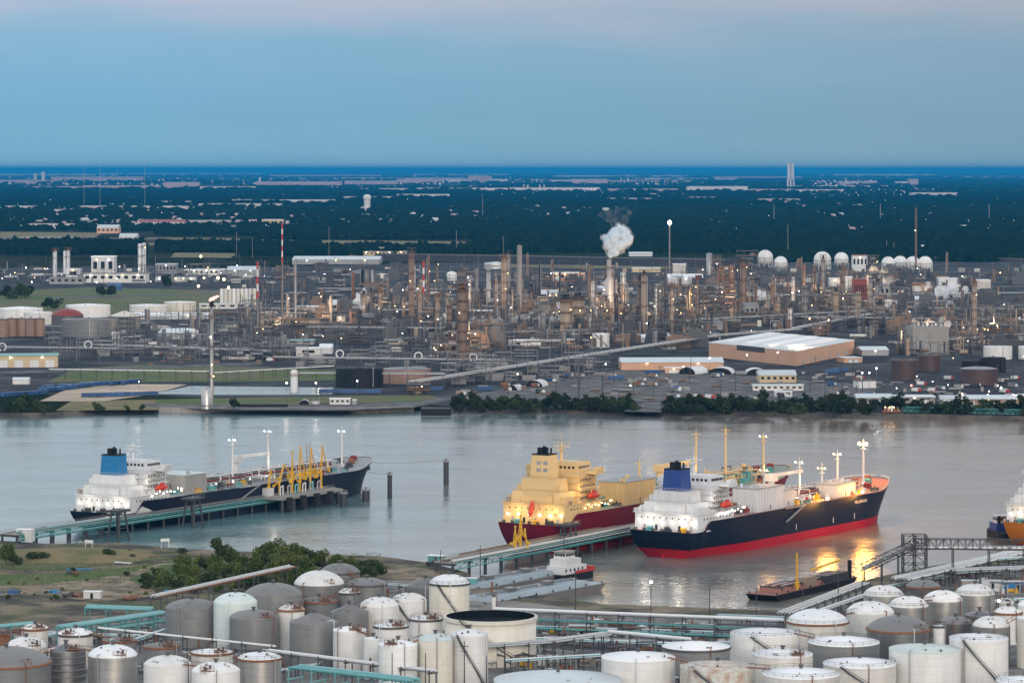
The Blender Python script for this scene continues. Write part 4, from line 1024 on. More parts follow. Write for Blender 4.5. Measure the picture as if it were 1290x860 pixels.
# loading platform with braced fender frames
pc = off(jb, jang, -32, -2)
t = thing('loading_platform', 'concrete loading platform with dark piles under the yellow arms', 'platform', (pc.x, pc.y, WZ), jang)
mb = MB(); mb.box(-26, 24, -12, 9, 5.6, 6.9); mb.build('deck', CONC, t)
for k in range(6):
    for yy in (-10.5, 7.5):
        mb = MB(); mb.tube((-23 + k * 9, yy, -3), (-23 + k * 9, yy, 5.6), .9, 8); mb.build('pile', DARK, t)
for k in range(4):
    mb = MB(); mb.box(-22 + k * 11, -19 + k * 11, -13.6, -12, 1, 6.6); mb.build('fender', FENDER, t)
for k, m in enumerate([SHIPW, GALV, TEAL, SHIPW, TEAL, GALV]):
    mb = MB(); xx = -18 + k * 6; mb.path([(xx, -6, 6.9), (xx, -6, 10.5), (xx + 2.2, -6, 11), (xx + 2.2, -6, 7)], .4, 6); mb.build('pipe_bend', m, t)
mb = MB(); mb.box(-24.5, -20, -4, 1, 6.9, 10.4); mb.build('control_cabin', SHIPW, t)
mb = MB(); mb.tube((18, 4, 6.9), (18, 4, 27), .25, 4); mb.tube((20.5, 4, 6.9), (20.5, 4, 27), .25, 4)
for q in range(9): mb.tube((18, 4, 8 + q * 2.1), (20.5, 4, 10 + q * 2.1), .12, 3)
mb.tube((8, 4, 8), (19, 4, 14), .25, 4); mb.build('gangway_tower', GALV, t)

def loading_arm(loc, ang, label, hgt=21, spread=.15, m=None):
    m = m or YELLOW
    t = thing('loading_crane', label, 'loading arm', loc, ang, 'yellow loading arms')
    mb = MB(); mb.cyl(0, 0, .6, 0, hgt * .42, 8, 0, .5); mb.cyl(0, 0, 1.0, 0, .6, 8); mb.build('riser', m, t)
    top = Vector((hgt * spread * .3, 0, hgt))
    mb = MB(); mb.tube((.5, 0, hgt * .40), top, .28, 6); mb.tube((-.5, .5, hgt * .44), top, .17, 5)
    for q in range(6):
        f = q / 6; mb.tube(Vector((.5, 0, hgt * .40)).lerp(top, f), Vector((-.5, .5, hgt * .44)).lerp(top, min(1, f + .12)), .14, 4)
    mb.build('inner_arm', m, t)
    mb = MB(); e = Vector((hgt * (spread + .12), .3, hgt * .42)); mb.tube(top, e, .24, 6); mb.ball(tuple(top), .5, 8, 5); mb.path([tuple(e), (e.x + 1.6, e.y, e.z - 1.2), (e.x + 1.8, e.y, e.z + 1.4)], .4, 6)
    mb.build('outer_arm', m, t)
    mb = MB(); mb.tube((0, 0, hgt * .42), (-hgt * .22, 0, hgt * .30), .35, 5); mb.box(-hgt * .22 - .9, -hgt * .22 + .5, -.8, .8, hgt * .26, hgt * .34); mb.build('counterweight', m, t)
    return t
for k, (f, s_, hh, lab) in enumerate([(-21, -5, 11, 'low yellow loading arm nearest the control cabin'), (-13, -5, 13, 'crooked yellow loading arm second from the cabin'), (-4, -6, 18.5, 'tall yellow loading arm left of the middle one'),
        (2, -6, 20, 'tallest stout yellow loading arm mid platform'), (12, -5, 18.5, 'tall yellow loading arm right of the middle one'), (21, -5, 19, 'tall yellow loading arm at the bow end')]):
    p = off(pc, jang, f, s_ + 3); p.z = WZ + 6.9
    loading_arm(p, jang + R.uniform(-.5, .5), lab, hh, [.5, .6, .12, .05, .14, .18][k])

# braced fender dolphins beside the trestle
def breast(px, py, label, ang):
    p = P(px, py, WZ); t = thing('breasting_dolphin', label, 'dolphin', p, ang, 'breasting dolphins')
    for sx in (-2.6, 2.6):
        for sy in (-2, 2):
            mb = MB(); mb.tube((sx * 1.5, sy * 1.6, -3), (sx * .7, sy, 12), .45, 6); mb.build('leg', DARK, t)
    mb = MB(); mb.box(-4.5, 4.5, -3, 3, 12, 12.9); mb.build('cap', DARK, t)
    mb = MB()
    for q in range(3): mb.tube((-3.4 + q * .3, -2.8, 2 + q * 3.4), (3.4 - q * .3, -2.6, 2 + q * 3.4), .22, 5)
    mb.build('brace', DARK, t)
    mb = MB()
    for xx in (-4.4, 0, 4.4): mb.tube((xx, -2.9, 12.9), (xx, -2.9, 14), .07, 3)
    mb.tube((-4.4, -2.9, 14), (4.4, -2.9, 14), .07, 3); mb.build('railing', GALV, t)
breast(149, 681, 'dark braced dolphin below the stern of the left tanker', jang)
breast(243, 664, 'dark braced dolphin farther along the left trestle', jang)

ka, kb = P(560, 731, WZ), P(806, 681, WZ)
kt, kang, kl = trestle('pipe trestle along the maroon tanker with brown walkway', ka, kb, 9, 7.0,
    [(-4.0, .6, .5, PIPEW, 0, 1), (-2.9, .6, .4, PIPE, 0, 1), (-5.4, -2.0, .3, TEALD, .2, 1), (-5.4, -.9, .3, PIPE, .15, 1), (2.6, 1.0, .5, BROWN, .1, 1), (1.4, .6, .4, TANC, 0, 1), (.2, .5, .4, GALVD, 0, 1)])
breast(716, 700, 'dark braced dolphin behind the towboat mast', kang)
for k, (f, s_, hh, lab) in enumerate([(46, -3.5, 9, 'yellow loading arm standing upright by the barges'), (50, -3.5, 13, 'taller yellow loading arm by the barges'), (54, -4, 7, 'yellow loading arm leaning outward by the barges')]):
    p = off(ka, kang, f, s_); p.z = WZ + 7.0
    loading_arm(p, kang + (.9 if k == 2 else 0), lab, hh, .05 if k < 2 else .9)

# ------------------------------------------------------------------ barges, towboat, tug
BARGEG = mat('barge_deck_paint', (.33, .40, .44), .6, .1, .5, (.22, .22, .22), .2, 1)
BARGES_ = mat('barge_side', (.16, .145, .14), .6, 0, .5, (.10, .08, .07), .2, 1)
def barge(label, a, b, B, fb):
    d = b - a; Ln = d.length; ang = math.atan2(d.y, d.x)
    t = thing('tank_barge', label, 'barge', (a.x, a.y, WZ), ang, 'tank barges'); hw = B / 2
    mb = MB(); vs = [(4, -hw, -1), (Ln - 5, -hw, -1), (Ln - 5, hw, -1), (4, hw, -1), (0, -hw, fb), (Ln, -hw, fb), (Ln, hw, fb), (0, hw, fb)]
    mb.add(vs, [(0, 1, 5, 4), (1, 2, 6, 5), (2, 3, 7, 6), (3, 0, 4, 7)]); mb.build('hull', BARGES_, t)
    mb = MB(); mb.add([(0, -hw, fb), (Ln, -hw, fb), (Ln, hw, fb), (0, hw, fb)], [(0, 1, 2, 3)]); mb.build('deck', BARGEG, t)
    mb = MB(); mb.box(7, Ln - 8, -hw + 1.2, hw - 1.2, fb + .01, fb + 1.5, 0, .6, .9); mb.build('trunk_top', BARGEG, t)
    for k in range(6):
        mb = MB(); xx = 9 + (Ln - 20) * k / 5; mb.cyl(xx, R.uniform(-2, 2), .8, fb + 1.4, fb + 2.3, 10); mb.build('tank_hatch', GALV, t)
    for yy in (-1.2, 1.0):
        mb = MB(); mb.tube((8, yy, fb + 2.1), (Ln - 10, yy, fb + 2.1), .22, 5); mb.build('deck_pipe', GALVD, t)
    for k in range(2):
        mb = MB(); xx = Ln * (.35 + .3 * k); mb.box(xx - 2, xx + 2, -1.6, 1.6, fb + 1.5, fb + 2.9); mb.build('pump_unit', GALVD, t)
    for k in range(8):
        for sg in (-1, 1):
            mb = MB(); mb.cyl(2 + (Ln - 4) * k / 7, sg * (hw - .5), .3, fb, fb + .8, 8); mb.build('bollard', DARK, t)
    return t, ang, Ln
b1, bang, bl1 = barge('grey blue tank barge moored beside the trestle', P(556, 754, WZ), P(716, 724, WZ), 15, 2.6)
b2, _, bl2 = barge('grey tank barge with bare grey side nearest the tanks', P(586, 771, WZ), P(742, 742, WZ), 15, 3.0)
# towboat
p = P(716, 729, WZ)
t = thing('towboat', 'white square-bowed towboat with red bulwark beyond the barges', 'towboat', p, bang)
mb = MB(); mb.prism([(-11, -4.6), (10, -4.6), (12, -3.4), (12, 3.4), (10, 4.6), (-11, 4.6)], -1, 2.6); mb.build('hull', BLACKP, t)
mb = MB(); mb.box(9.6, 12.1, -4.4, 4.4, 2.6, 4.2, 0, .2, .1); mb.box(-2, 10, -4.7, -4.4, 2.6, 3.6); mb.build('bulwark', REDP, t)
mb = MB(); mb.box(-9, 6.5, -3.9, 3.9, 2.6, 5.4); mb.build('main_cabin', SHIPW, t)
mb = MB(); mb.box(-7.5, 3.5, -3.4, 3.4, 5.4, 8.0); mb.build('upper_cabin', SHIPW, t)
mb = MB(); mb.box(-6, .5, -2.7, 2.7, 8.0, 10.6, 0, .25, .2); ph = mb.build('pilothouse', SHIPW, t)
for q in range(4):
    mb = MB(); mb.box(-5.6 + q * 1.5, -4.5 + q * 1.5, -2.72, -2.5, 9.1, 10.1); mb.build('window', GLASS, ph)
    mb = MB(); mb.box(-5.98, -5.78, -2.3 + q * 1.2, -1.4 + q * 1.2, 9.1, 10.1); mb.build('window', GLASS, ph)
for q in range(5):
    mb = MB(); mb.box(-8 + q * 2.8, -7 + q * 2.8, -3.95, -3.86, 3.6, 4.6); mb.build('window', GLASS, t)
mb = MB(); mb.box(-6.6, 1, -3.2, 3.2, 10.6, 10.8); mb.build('roof', GALVD, t)
mb = MB(); mb.tube((-3, 0, 10.8), (-3, 0, 24), .16, 5); mb.tube((-3, -2, 15), (-3, 2, 15), .1, 4); mb.ball((-3, 0, 17), .7, 8, 5); mb.build('mast', DARK, t)
for yy in (-2.2, 2.2):
    mb = MB(); mb.cyl(4.6, yy, .5, 5.4, 10, 8); mb.build('exhaust_stack', BLACKP, t)
# bunker barge at the right dock
a, b_ = P(958, 757, WZ), P(1062, 733, WZ)
t, ang2, Ln = barge('black bunker barge with red pipes and yellow crane before the golden glint', a, b_, 12, 2.4)
for ch in t.children:
    if ch.name.startswith('hull'): ch.data.materials[0] = BLACKP
    if ch.name.startswith(('deck', 'trunk')): ch.data.materials[0] = DECKR
for k in range(5):
    mb = MB(); mb.tube((10, -3 + k * 1.5, 4.6), (Ln - 6, -3 + k * 1.5, 4.6), .35, 6); mb.build('deck_pipe', REDD if k % 2 else GALV, t)
for k in range(7):
    mb = MB(); mb.box(8 + k * (Ln - 18) / 6, 8.4 + k * (Ln - 18) / 6, -4.5, 4.5, 2.4, 4.4); mb.build('pipe_support', DARK, t)
mb = MB(); mb.cyl(Ln * .30, -4.4, .5, 2.4, 15.5, 8, 0, .35); mb.cyl(Ln * .30, -4.4, 1.0, 2.4, 5, 8); mb.build('crane_post', YELLOW, t)
mb = MB(); mb.tube((Ln * .48, -4, 8.2), (Ln * .86, -3.4, 9.4), .45, 6); mb.build('crane_boom', YELLOW, t)
mb = MB(); mb.box(Ln * .40, Ln * .52, -5, -2, 2.4, 6.0); mb.build('crane_house', TANC, t)
mb = MB(); mb.box(Ln * .62, Ln * .9, -5.6, -1, 2.4, 5.2); mb.build('deckhouse', DARK, t)
mb = MB(); mb.cyl(Ln * .93, -5, .8, 2.4, 9.0, 8); mb.build('funnel', BLACKP, t)
# tug below the orange stern
p = P(1262, 676, WZ)
t = thing('tugboat', 'small dark tugboat with blue and white wheelhouse under the orange stern', 'tugboat', p, A1 + 1.2)
mb = MB(); mb.prism([(-13, -3.6), (-10, -4.6), (6, -4.6), (12, -2), (13, 0), (12, 2), (6, 4.6), (-10, 4.6), (-13, 3.6)], -1, 2.8); mb.build('hull', BLACKP, t)
mb = MB(); mb.box(-3, 7, -3.2, 3.2, 2.8, 5.8); mb.build('deckhouse', BLUEP, t)
mb = MB(); mb.box(-.5, 5, -2.4, 2.4, 5.8, 8.6, 0, .3, .3); mb.build('wheelhouse', SHIPW, t)
mb = MB(); mb.box(-.62, 5.12, -2.45, 2.45, 7.0, 8.0, 0, .14, .14); mb.build('window_band', GLASS, t)
mb = MB(); mb.box(-.8, 5.3, -2.7, 2.7, 8.6, 8.85); mb.build('roof', SHIPW, t)
mb = MB(); mb.tube((1, 0, 8.8), (1, 0, 14), .14, 5); mb.build('mast', SHIPW, t)
for yy in (-1.8, 1.8):
    mb = MB(); mb.cyl(-2, yy, .6, 5.8, 9, 8); mb.build('exhaust_stack', BLACKP, t)

# ------------------------------------------------------------------ pipe racks on the near shore
def rack(label, a, b, z, width, pipes, spacing=9, m=None, name='pipe_rack', group='pipe racks of the tank farm', tiers=1, cat='pipe rack'):
    """a, b: ground pixels of the ends; z: height of the top beam; pipes: (offset, dz, radius, material)"""
    a = P(*a) if not isinstance(a, Vector) else a; b = P(*b) if not isinstance(b, Vector) else b
    m = m or STEEL; d = b - a; Ln = d.length; ang = math.atan2(d.y, d.x)
    t = thing(name, label, cat, (a.x, a.y, a.z), ang, group)
    hw = width / 2; nb = max(1, round(Ln / spacing)); mb = MB()
    for yy in (-hw, hw): mb.tube((0, yy, 0), (0, yy, z + .8), .20, 4)
    for k in range(tiers):
        zz = z - k * 2.6
        if zz > 1: mb.box(-.18, .18, -hw - .6, hw + .6, zz - .4, zz)
    me = mb.mesh('bent', m)
    for k in range(nb + 1): link('bent', me, t, (Ln * k / nb, 0, 0))
    for (o_, dz, rr, pm_) in pipes:
        mb = MB(); mb.tube((-.5, o_, z + dz + rr), (Ln + .5, o_, z + dz + rr), rr, 8); mb.build('pipe', pm_, t)
    return t
rack('long white pipe on dark posts along the water behind the barges', (623, 800), (984, 815), 8, 5, [(2, 0, .45, PIPEW), (-1.8, 0, .3, GALVD), (.6, 0, .25, PIPE), (-.6, -2.6, .35, TEALD), (1.4, -2.6, .35, GALVD), (-2, -5.2, .4, TEALD)], 11, tiers=3)
rack('grey pipe rack behind the white pipe beside the bunker barge', (905, 800), (985, 803), 6, 6, [(2, 0, .4, PIPE), (0, 0, .4, TEALD), (-2, 0, .4, PIPE), (1, -2.6, .3, GALVD)], 8, tiers=2)
rack('silver pipe rack rising right of the open-topped tank', (600, 845), (692, 838), 7, 5, [(2, 0, .45, PIPE), (.8, 0, .35, PIPE), (-.6, 0, .3, GALVD), (-2, 0, .3, PIPE)], 8, tiers=2)
rack('silver pipe rack running from the open-topped tank to the galvanised one', (692, 838), (765, 828), 7, 5, [(2, 0, .45, PIPE), (.8, 0, .35, PIPE), (-.6, 0, .3, GALVD), (-2, 0, .3, PIPE)], 8, tiers=2)
rack('pale pipe rack dropping towards the rusty tank', (765, 826), (865, 836), 7, 4, [(1.5, 0, .5, PIPEW), (0, 0, .35, PIPE), (-1.5, 0, .3, GALVD)], 9, tiers=2)
rack('long thin white pipe crossing the left tanks', (125, 818), (345, 842), 6.5, 2, [(0, 0, .36, PIPEW), (.8, 0, .2, PIPE)], 12)
rack('white pipe crossing before the front centre tanks', (338, 848), (545, 875), 6.5, 3, [(1, 0, .42, PIPEW), (-.4, 0, .3, PIPE), (-1.2, 0, .2, GALVD)], 10)
rack('long grey pipe behind the grey domes climbing to the right', (196, 783), (368, 743), 8, 4, [(1.4, 0, .55, PIPE), (0, 0, .4, GALV), (-1.3, 0, .3, RUST)], 10)
rack('teal pipe on teal posts left of the grey tanks', (110, 791), (190, 794), 6.5, 4, [(1, 0, .65, TEAL), (-.8, 0, .4, TEAL)], 8, m=TEALD)
rack('bundle of slanting teal pipes left of the grey tanks', (80, 815), (207, 796), 6, 6, [(2.2, 0, .5, TEAL), (.9, 0, .5, TEAL), (-.4, 0, .5, TEAL), (-1.9, 0, .5, TEAL), (1.5, -2.6, .6, TEAL), (-1, -2.6, .6, TEAL)], 8, m=TEALD, tiers=2)
rack('teal pipe rack at the bottom edge', (372, 872), (520, 890), 7, 6, [(2.4, 0, .5, TEAL), (.9, 0, .4, TEALD), (-.8, 0, .4, TEAL), (-2.2, 0, .4, TEALD)], 9, m=TEAL, tiers=2)
rack('teal pipe at the left frame edge', (-20, 812), (42, 806), 5, 3, [(1, 0, .5, TEAL), (-.6, 0, .4, TEAL)], 8, m=TEALD)
rack('grey pipe bridge along the dock to the bunker barge', (988, 797), (1088, 757), 6.0, 5, [(2.0, 0, .5, PIPE), (.8, 0, .4, PIPE), (-.5, 0, .45, GALV), (-1.8, 0, .4, PIPE)], 9)
rack('white pipe beside the dock under the white dome', (1015, 795), (1090, 768), 4.5, 3, [(1, 0, .5, PIPEW), (-.6, 0, .35, PIPE)], 9)
rack('bundle of pipes climbing towards the orange ship', (1135, 748), (1296, 710), 5, 8, [(3.2, 0, .6, PIPE), (1.9, 0, .5, PIPEW), (.6, 0, .5, PIPE), (-.8, 0, .5, GALV), (-2.1, 0, .6, PIPE), (-3.3, 0, .4, PIPEW)], 9, tiers=2)
rack('grey pipes on posts before the tug', (1200, 744), (1298, 740), 7, 4, [(1.4, 0, .5, PIPE), (0, 0, .4, GALVD), (-1.3, 0, .4, PIPE)], 9)
rack('low pipe bundle at the back of the tank farm', (455, 745), (560, 752), 3, 5, [(2, 0, .3, PIPE), (.8, 0, .3, GALVD), (-.5, 0, .3, TEALD), (-1.7, 0, .3, PIPE)], 8)
rack('low pipe run between the front grey and white tanks', (300, 828), (430, 838), 2.5, 4, [(1.4, 0, .3, PIPEW), (.4, 0, .25, PIPE), (-.7, 0, .3, GALVD)], 8)
rack('pipe run in front of the white cone-roofed pair', (330, 862), (400, 850), 3, 3, [(1, 0, .3, PIPE), (-.2, 0, .3, PIPEW), (-1.1, 0, .25, GALVD)], 8)
rack('pipe run beside the wide low blue roof', (780, 852), (850, 868), 3, 3, [(1, 0, .35, PIPE), (-.2, 0, .3, PIPEW), (-1.1, 0, .25, GALVD)], 8)
rack('low pipes at the foot of the flame-lit water', (850, 800), (990, 806), 2.4, 5, [(2, 0, .4, PIPE), (.6, 0, .3, GALV), (-1, 0, .35, GALVD)], 8)

# conveyor gantry over the right dock
def truss_box(mb, a, b, w, h, r=.16, nseg=8):
    a = Vector(a); b = Vector(b); d = (b - a); s_ = Vector((-d.y, d.x, 0)).normalized() * w / 2; u = Vector((0, 0, h))
    for k in (s_, -s_):
        mb.tube(a + k, b + k, r, 4); mb.tube(a + k + u, b + k + u, r, 4)
        for i in range(nseg):
            p = a + d * (i / nseg); q = a + d * ((i + 1) / nseg)
            mb.tube(p + k, p + k + u, r * .7, 3)
            mb.tube((p if i % 2 else p + u) + k, (q + u if i % 2 else q) + k, r * .7, 3)
    for i in range(nseg + 1):
        p = a + d * (i / nseg); mb.tube(p + s_, p - s_, r * .7, 3); mb.tube(p + s_ + u, p - s_ + u, r * .7, 3)
g0 = P(1152, 734)
t = thing('conveyor_gantry', 'dark steel conveyor gantry with braced tower on the right dock', 'gantry', (g0.x, g0.y, 0), 0)
def rel(px, py, z):
    q = P(px, py); return (q.x - g0.x, q.y - g0.y, z)
tw = MB(); s_ = 4.2
for sx in (-s_, 0, s_):
    for sy in (-3, 3): tw.tube((sx, sy, 0), (sx, sy, 17.5), .28, 5)
for q in range(5):
    z0 = 3.5 * q
    for sy in (-3, 3):
        tw.tube((-s_, sy, z0 + 3.5), (s_, sy, z0 + 3.5), .2, 4); tw.tube((-s_, sy, z0), (0, sy, z0 + 3.5), .13, 4); tw.tube((s_, sy, z0), (0, sy, z0 + 3.5), .13, 4)
    for sx in (-s_, s_): tw.tube((sx, -3, z0 + 3.5), (sx, 3, z0 + 3.5), .2, 4); tw.tube((sx, -3, z0), (sx, 3, z0 + 3.5), .13, 4)
tw.build('tower', DARK, t)
mb = MB(); truss_box(mb, (0, 0, 12.6), rel(1290, 735, 12.6), 4, 3.4, .2, 15); mb.build('conveyor_bridge', DARK, t)
mb = MB(); e = Vector(rel(1290, 735, 12.9)); mb.tube((0, 0, 13.0), tuple(e), .9, 6); mb.build('conveyor_belt', PIPE, t)
mb = MB(); e = rel(1089, 748, 8.2); truss_box(mb, (0, 0, 13.0), e, 3.4, 2.2, .17, 8); mb.build('inclined_conveyor', DARK, t)
mb = MB(); mb.tube((0, 0, 14), (e[0], e[1], e[2] + 1), .9, 6); mb.build('conveyor_belt', GALV, t)
for k, fx in enumerate((1, .66, .33)):
    mb = MB(); zt = 13 + (e[2] - 13) * fx
    for sy in (-2, 2): mb.tube((e[0] * fx, e[1] * fx + sy, 0), (e[0] * fx, e[1] * fx + sy, zt), .25, 4)
    mb.tube((e[0] * fx, e[1] * fx - 2, zt * .5), (e[0] * fx, e[1] * fx + 2, zt * .5), .15, 4); mb.tube((e[0] * fx, e[1] * fx - 2, 0), (e[0] * fx, e[1] * fx + 2, zt * .5), .12, 4); mb.build('trestle_leg', DARK, t)
for fx in (.35, .68, 1):
    q = rel(1290, 735, 0); mb = MB()
    for sy in (-2, 2): mb.tube((q[0] * fx, q[1] * fx + sy, 0), (q[0] * fx, q[1] * fx + sy, 12.6), .25, 4)
    for zz in (4, 8): mb.tube((q[0] * fx, q[1] * fx - 2, zz), (q[0] * fx, q[1] * fx + 2, zz), .15, 4)
    mb.build('bridge_leg', DARK, t)
mb = MB(); mb.box(-1.2, 1.2, -1.2, 1.2, 10, 13); mb.build('drive_house', GALVD, t)

# pump sets, valves and sheds between the tanks, each a small thing of its own
def skid(px, py, label, m1, m2, s_=1.0):
    p = P(px, py); t = thing('pump_skid', label, 'pump skid', p, R.uniform(-.5, .5), 'pump skids in the tank farm')
    mb = MB(); mb.box(-3 * s_, 3 * s_, -1.5 * s_, 1.5 * s_, 0, .4); mb.build('base', CONC, t)
    mb = MB(); mb.tube((-2 * s_, 0, 1.4), (.4 * s_, 0, 1.4), .7 * s_, 8); mb.cyl(1.6 * s_, 0, .7 * s_, .4, 2.0, 8); mb.build('pump', m1, t)
    mb = MB(); mb.path([(1.6 * s_, 0, 2), (1.6 * s_, 0, 3.4 * s_), (3.2 * s_, 0, 3.4 * s_), (3.2 * s_, 0, .3)], .22, 6); mb.build('pipe', m2, t)
    mb = MB()
    for sx in (-2.8, 2.8):
        for sy in (-1.4, 1.4): mb.tube((sx * s_, sy * s_, .4), (sx * s_, sy * s_, 4 * s_), .1, 4)
    mb.box(-3 * s_, 3 * s_, -1.6 * s_, 1.6 * s_, 4 * s_, 4.15 * s_); mb.build('canopy', DARK, t)
for px, py, lab, m1, m2 in [(700, 800, 'pump skid with yellow pumps behind the silver rack', YELLOW, PIPE), (727, 793, 'pump skid with orange canopy near the small galvanised tank', RUST, TEALD), (812, 815, 'pump skid with white unit behind the bottom flat tank', SHIPW, PIPE),
      (740, 838, 'pump skid under the silver pipe rack', TANC, RUST), (712, 846, 'rusty pump skid right of the open-topped tank', RUST, PIPE), (840, 806, 'rusty valve skid near the waterside rack', RUST, PIPEW), (930, 806, 'pump skid before the bunker barge', GALV, PIPE),
      (662, 842, 'valve skid at the foot of the open-topped tank', YELLOW, PIPE), (1205, 760, 'valve skid between the white-domed tanks', RUST, PIPE), (1258, 748, 'pump skid near the small white dome at right', SHIPW, PIPEW)]:
    skid(px, py, lab, m1, m2)
def pole(px, py, h, label, cross=True, lm=None, name='utility_pole', group='poles of the tank farm'):
    p = P(px, py); t = thing(name, label, 'pole', p, 0, group)
    mb = MB(); mb.cyl(0, 0, .2, 0, h, 6, 0, .12); mb.build('mast', DARK, t)
    if cross:
        mb = MB(); mb.box(-1.3, 1.3, -.08, .08, h - 1.6, h - 1.4); mb.box(-.9, .9, -.08, .08, h - 3, h - 2.85); mb.build('cross_arm', DARK, t)
    if lm:
        mb = MB(); mb.ball((0, -.2, h + .2), .38, 8, 5); mb.build('lamp', lm, t)
    return t
for px, py, h_, lab, cr, lm in [(585, 868, 14, 'wooden utility pole with insulators at the front stair', True, None), (536, 880, 13, 'plain dark pole before the cream tank', False, None), (494, 880, 13, 'plain dark pole before the front white tank', False, None), (613, 878, 12, 'dark pole at the stair foot', False, None),
      (725, 768, 14, 'dark pole standing by the barge', False, None), (894, 792, 14, 'thin dark pole by the water left of the dock', False, None), (1056, 772, 15, 'dark pole in front of the bunker barge', False, None), (1011, 784, 13, 'dark pole at the dock corner', False, None), (953, 797, 15, 'dark pole before the bunker barge bow', False, None),
      (820, 800, 17, 'pale thin mast behind the waterside rack', False, LW), (555, 742, 14, 'lamp pole near the gravel lot', False, None), (605, 735, 14, 'pole at the root of the maroon ship trestle', True, None), (1086, 762, 16, 'dark corner post of the dock', False, None), (1258, 800, 11, 'lamp post beside the big railed tank', False, LW), (1208, 858, 12, 'lamp post between the two biggest right tanks', False, LW)]:
    pole(px, py, h_, lab, cr, lm)
tank('white upright pipe stub beside the open-topped tank', 622, 5, 752, 10, 'cone', .1, WHITE, WHITE, '', 'tank farm on the near shore')
# parked equipment on the sandy lot, left
for px, py, lab, m1 in [(16, 748, 'pile of dark blue machinery on the sand at left', BLUEC), (66, 747, 'bright blue boat-like hull lying on the sand', BLUEL), (88, 752, 'dark truck parked on the sand', DARK), (103, 752, 'rust red tractor on the sand', RUST), (117, 754, 'white site trailer beside the teal pipes', SHIPW),
      (164, 756, 'small orange loader on the sand', RUST), (100, 718, 'long blue pipe lying in the grass', BLUEL), (93, 723, 'orange drum in the grass', REDP), (155, 709, 'white board lying on the grass', SHIPW), (210, 711, 'grey concrete slab half buried in the grass', CONC), (208, 690, 'white stand by the water', SHIPW),
      (545, 712, 'dark pickup truck at the edge of the gravel lot', DARK), (550, 708, 'dark cabin by the root of the jetty', TEALD), (32, 682, 'white cubic shed at the root of the left trestle', SHIPW), (112, 692, 'white pipe frame below the left trestle', SHIPW), (215, 746, 'blue tarpaulin heap beside the pipe', BLUEL)]:
    p = P(px, py); t = thing('equipment', lab, 'equipment', p, R.uniform(-.5, .5), 'equipment on the near shore')
    if 'shed' in lab or 'cabin' in lab or 'trailer' in lab:
        w_ = 3.4 if 'shed' in lab else 3.0; h_ = 5.0 if 'shed' in lab else 2.6
        mb = MB(); mb.box(-w_, w_, -1.6, 1.6, .3, h_); mb.build('wall', m1, t); mb = MB(); mb.box(-w_ - .2, w_ + .2, -1.8, 1.8, h_, h_ + .2); mb.build('roof', ROOFW, t); mb = MB(); mb.box(-.5, .5, -1.66, -1.6, .3, 2.2); mb.build('door', GLASS, t)
    elif 'truck' in lab or 'tractor' in lab or 'loader' in lab:
        mb = MB(); mb.box(-2.6, .6, -1, 1, .7, 1.4); mb.build('bed', m1, t); mb = MB(); mb.box(.4, 2.4, -1, 1, .6, 1.3); mb.box(-.1, 1.3, -.9, .9, 1.3, 2.0, 0, .3, .1); mb.build('cab', m1, t)
        for sx in (-1.7, 1.6):
            for sy in (-1, 1): mb = MB(); mb.tube((sx, sy * .8, .42), (sx, sy * 1.05, .42), .42, 10); mb.build('wheel', FENDER, t)
        if 'loader' in lab or 'tractor' in lab: mb = MB(); mb.path([(1.6, 0, 1.2), (3.2, 0, 2.0), (4.2, 0, .5)], .15, 5); mb.build('boom', m1, t)
    elif 'stand' in lab or 'frame' in lab:
        for sx in (-1.6, 1.6): mb = MB(); mb.tube((sx, 0, 0), (sx * .8, 0, 3.4), .16, 5); mb.build('leg', m1, t)
        mb = MB(); mb.box(-1.8, 1.8, -.12, .12, 2.6, 3.8); mb.build('board', m1, t)
    elif 'pipe lying' in lab:
        for k in range(3): mb = MB(); mb.tube((-5, k * .6, .25), (5 - k, k * .6 + .4, .25), .25, 6); mb.build('pipe', m1, t)
    elif 'slab' in lab or 'board' in lab: mb = MB(); mb.box(-3.6, 3.6, -.8, .8, .05, .4); mb.build('slab', m1, t)
    else:
        for k in range(9 if 'machinery' in lab else 5):
            a_, c_ = R.uniform(-5, 5) if 'machinery' in lab else R.uniform(-2, 2), R.uniform(-1.5, 1.5); w_ = R.uniform(.4, 1.3); mb = MB()
            if k % 3: mb.box(a_ - w_, a_ + w_, c_ - .6, c_ + .6, .02, R.uniform(.4, 1.7), 0, .15, .1)
            else: mb.tube((a_ - 1.4, c_, .4), (a_ + 1.2, c_ + .6, R.uniform(.4, 1.3)), .3, 6)
            mb.build('piece', R.choice([m1, m1, DARK, GALVD]), t)
# ------------------------------------------------------------------ vegetation
def leafmat(name, c1, c2, c3, spec=.15):
    m = bpy.data.materials.new(name); m.use_nodes = True
    n = m.node_tree.nodes; l = m.node_tree.links; b = n['Principled BSDF']; b.inputs['Roughness'].default_value = .7; b.inputs['Specular IOR Level'].default_value = spec
    g = n.new('ShaderNodeNewGeometry'); oi = n.new('ShaderNodeObjectInfo')
    r = n.new('ShaderNodeValToRGB'); e = r.color_ramp.elements; e[0].color = (*c1, 1); e[1].color = (*c3, 1); x = e.new(.5); x.color = (*c2, 1)
    a = n.new('ShaderNodeMath'); a.operation = 'MULTIPLY_ADD'; a.inputs[1].default_value = .55
    l.new(g.outputs['Random Per Island'], a.inputs[0])
    s2 = n.new('ShaderNodeMath'); s2.operation = 'MULTIPLY'; s2.inputs[1].default_value = .45; l.new(oi.outputs['Random'], s2.inputs[0]); l.new(s2.outputs[0], a.inputs[2])
    l.new(a.outputs[0], r.inputs['Fac']); l.new(r.outputs[0], b.inputs['Base Color'])
    return m
LEAF = leafmat('leaves', (.045, .075, .018), (.075, .11, .03), (.12, .145, .045))
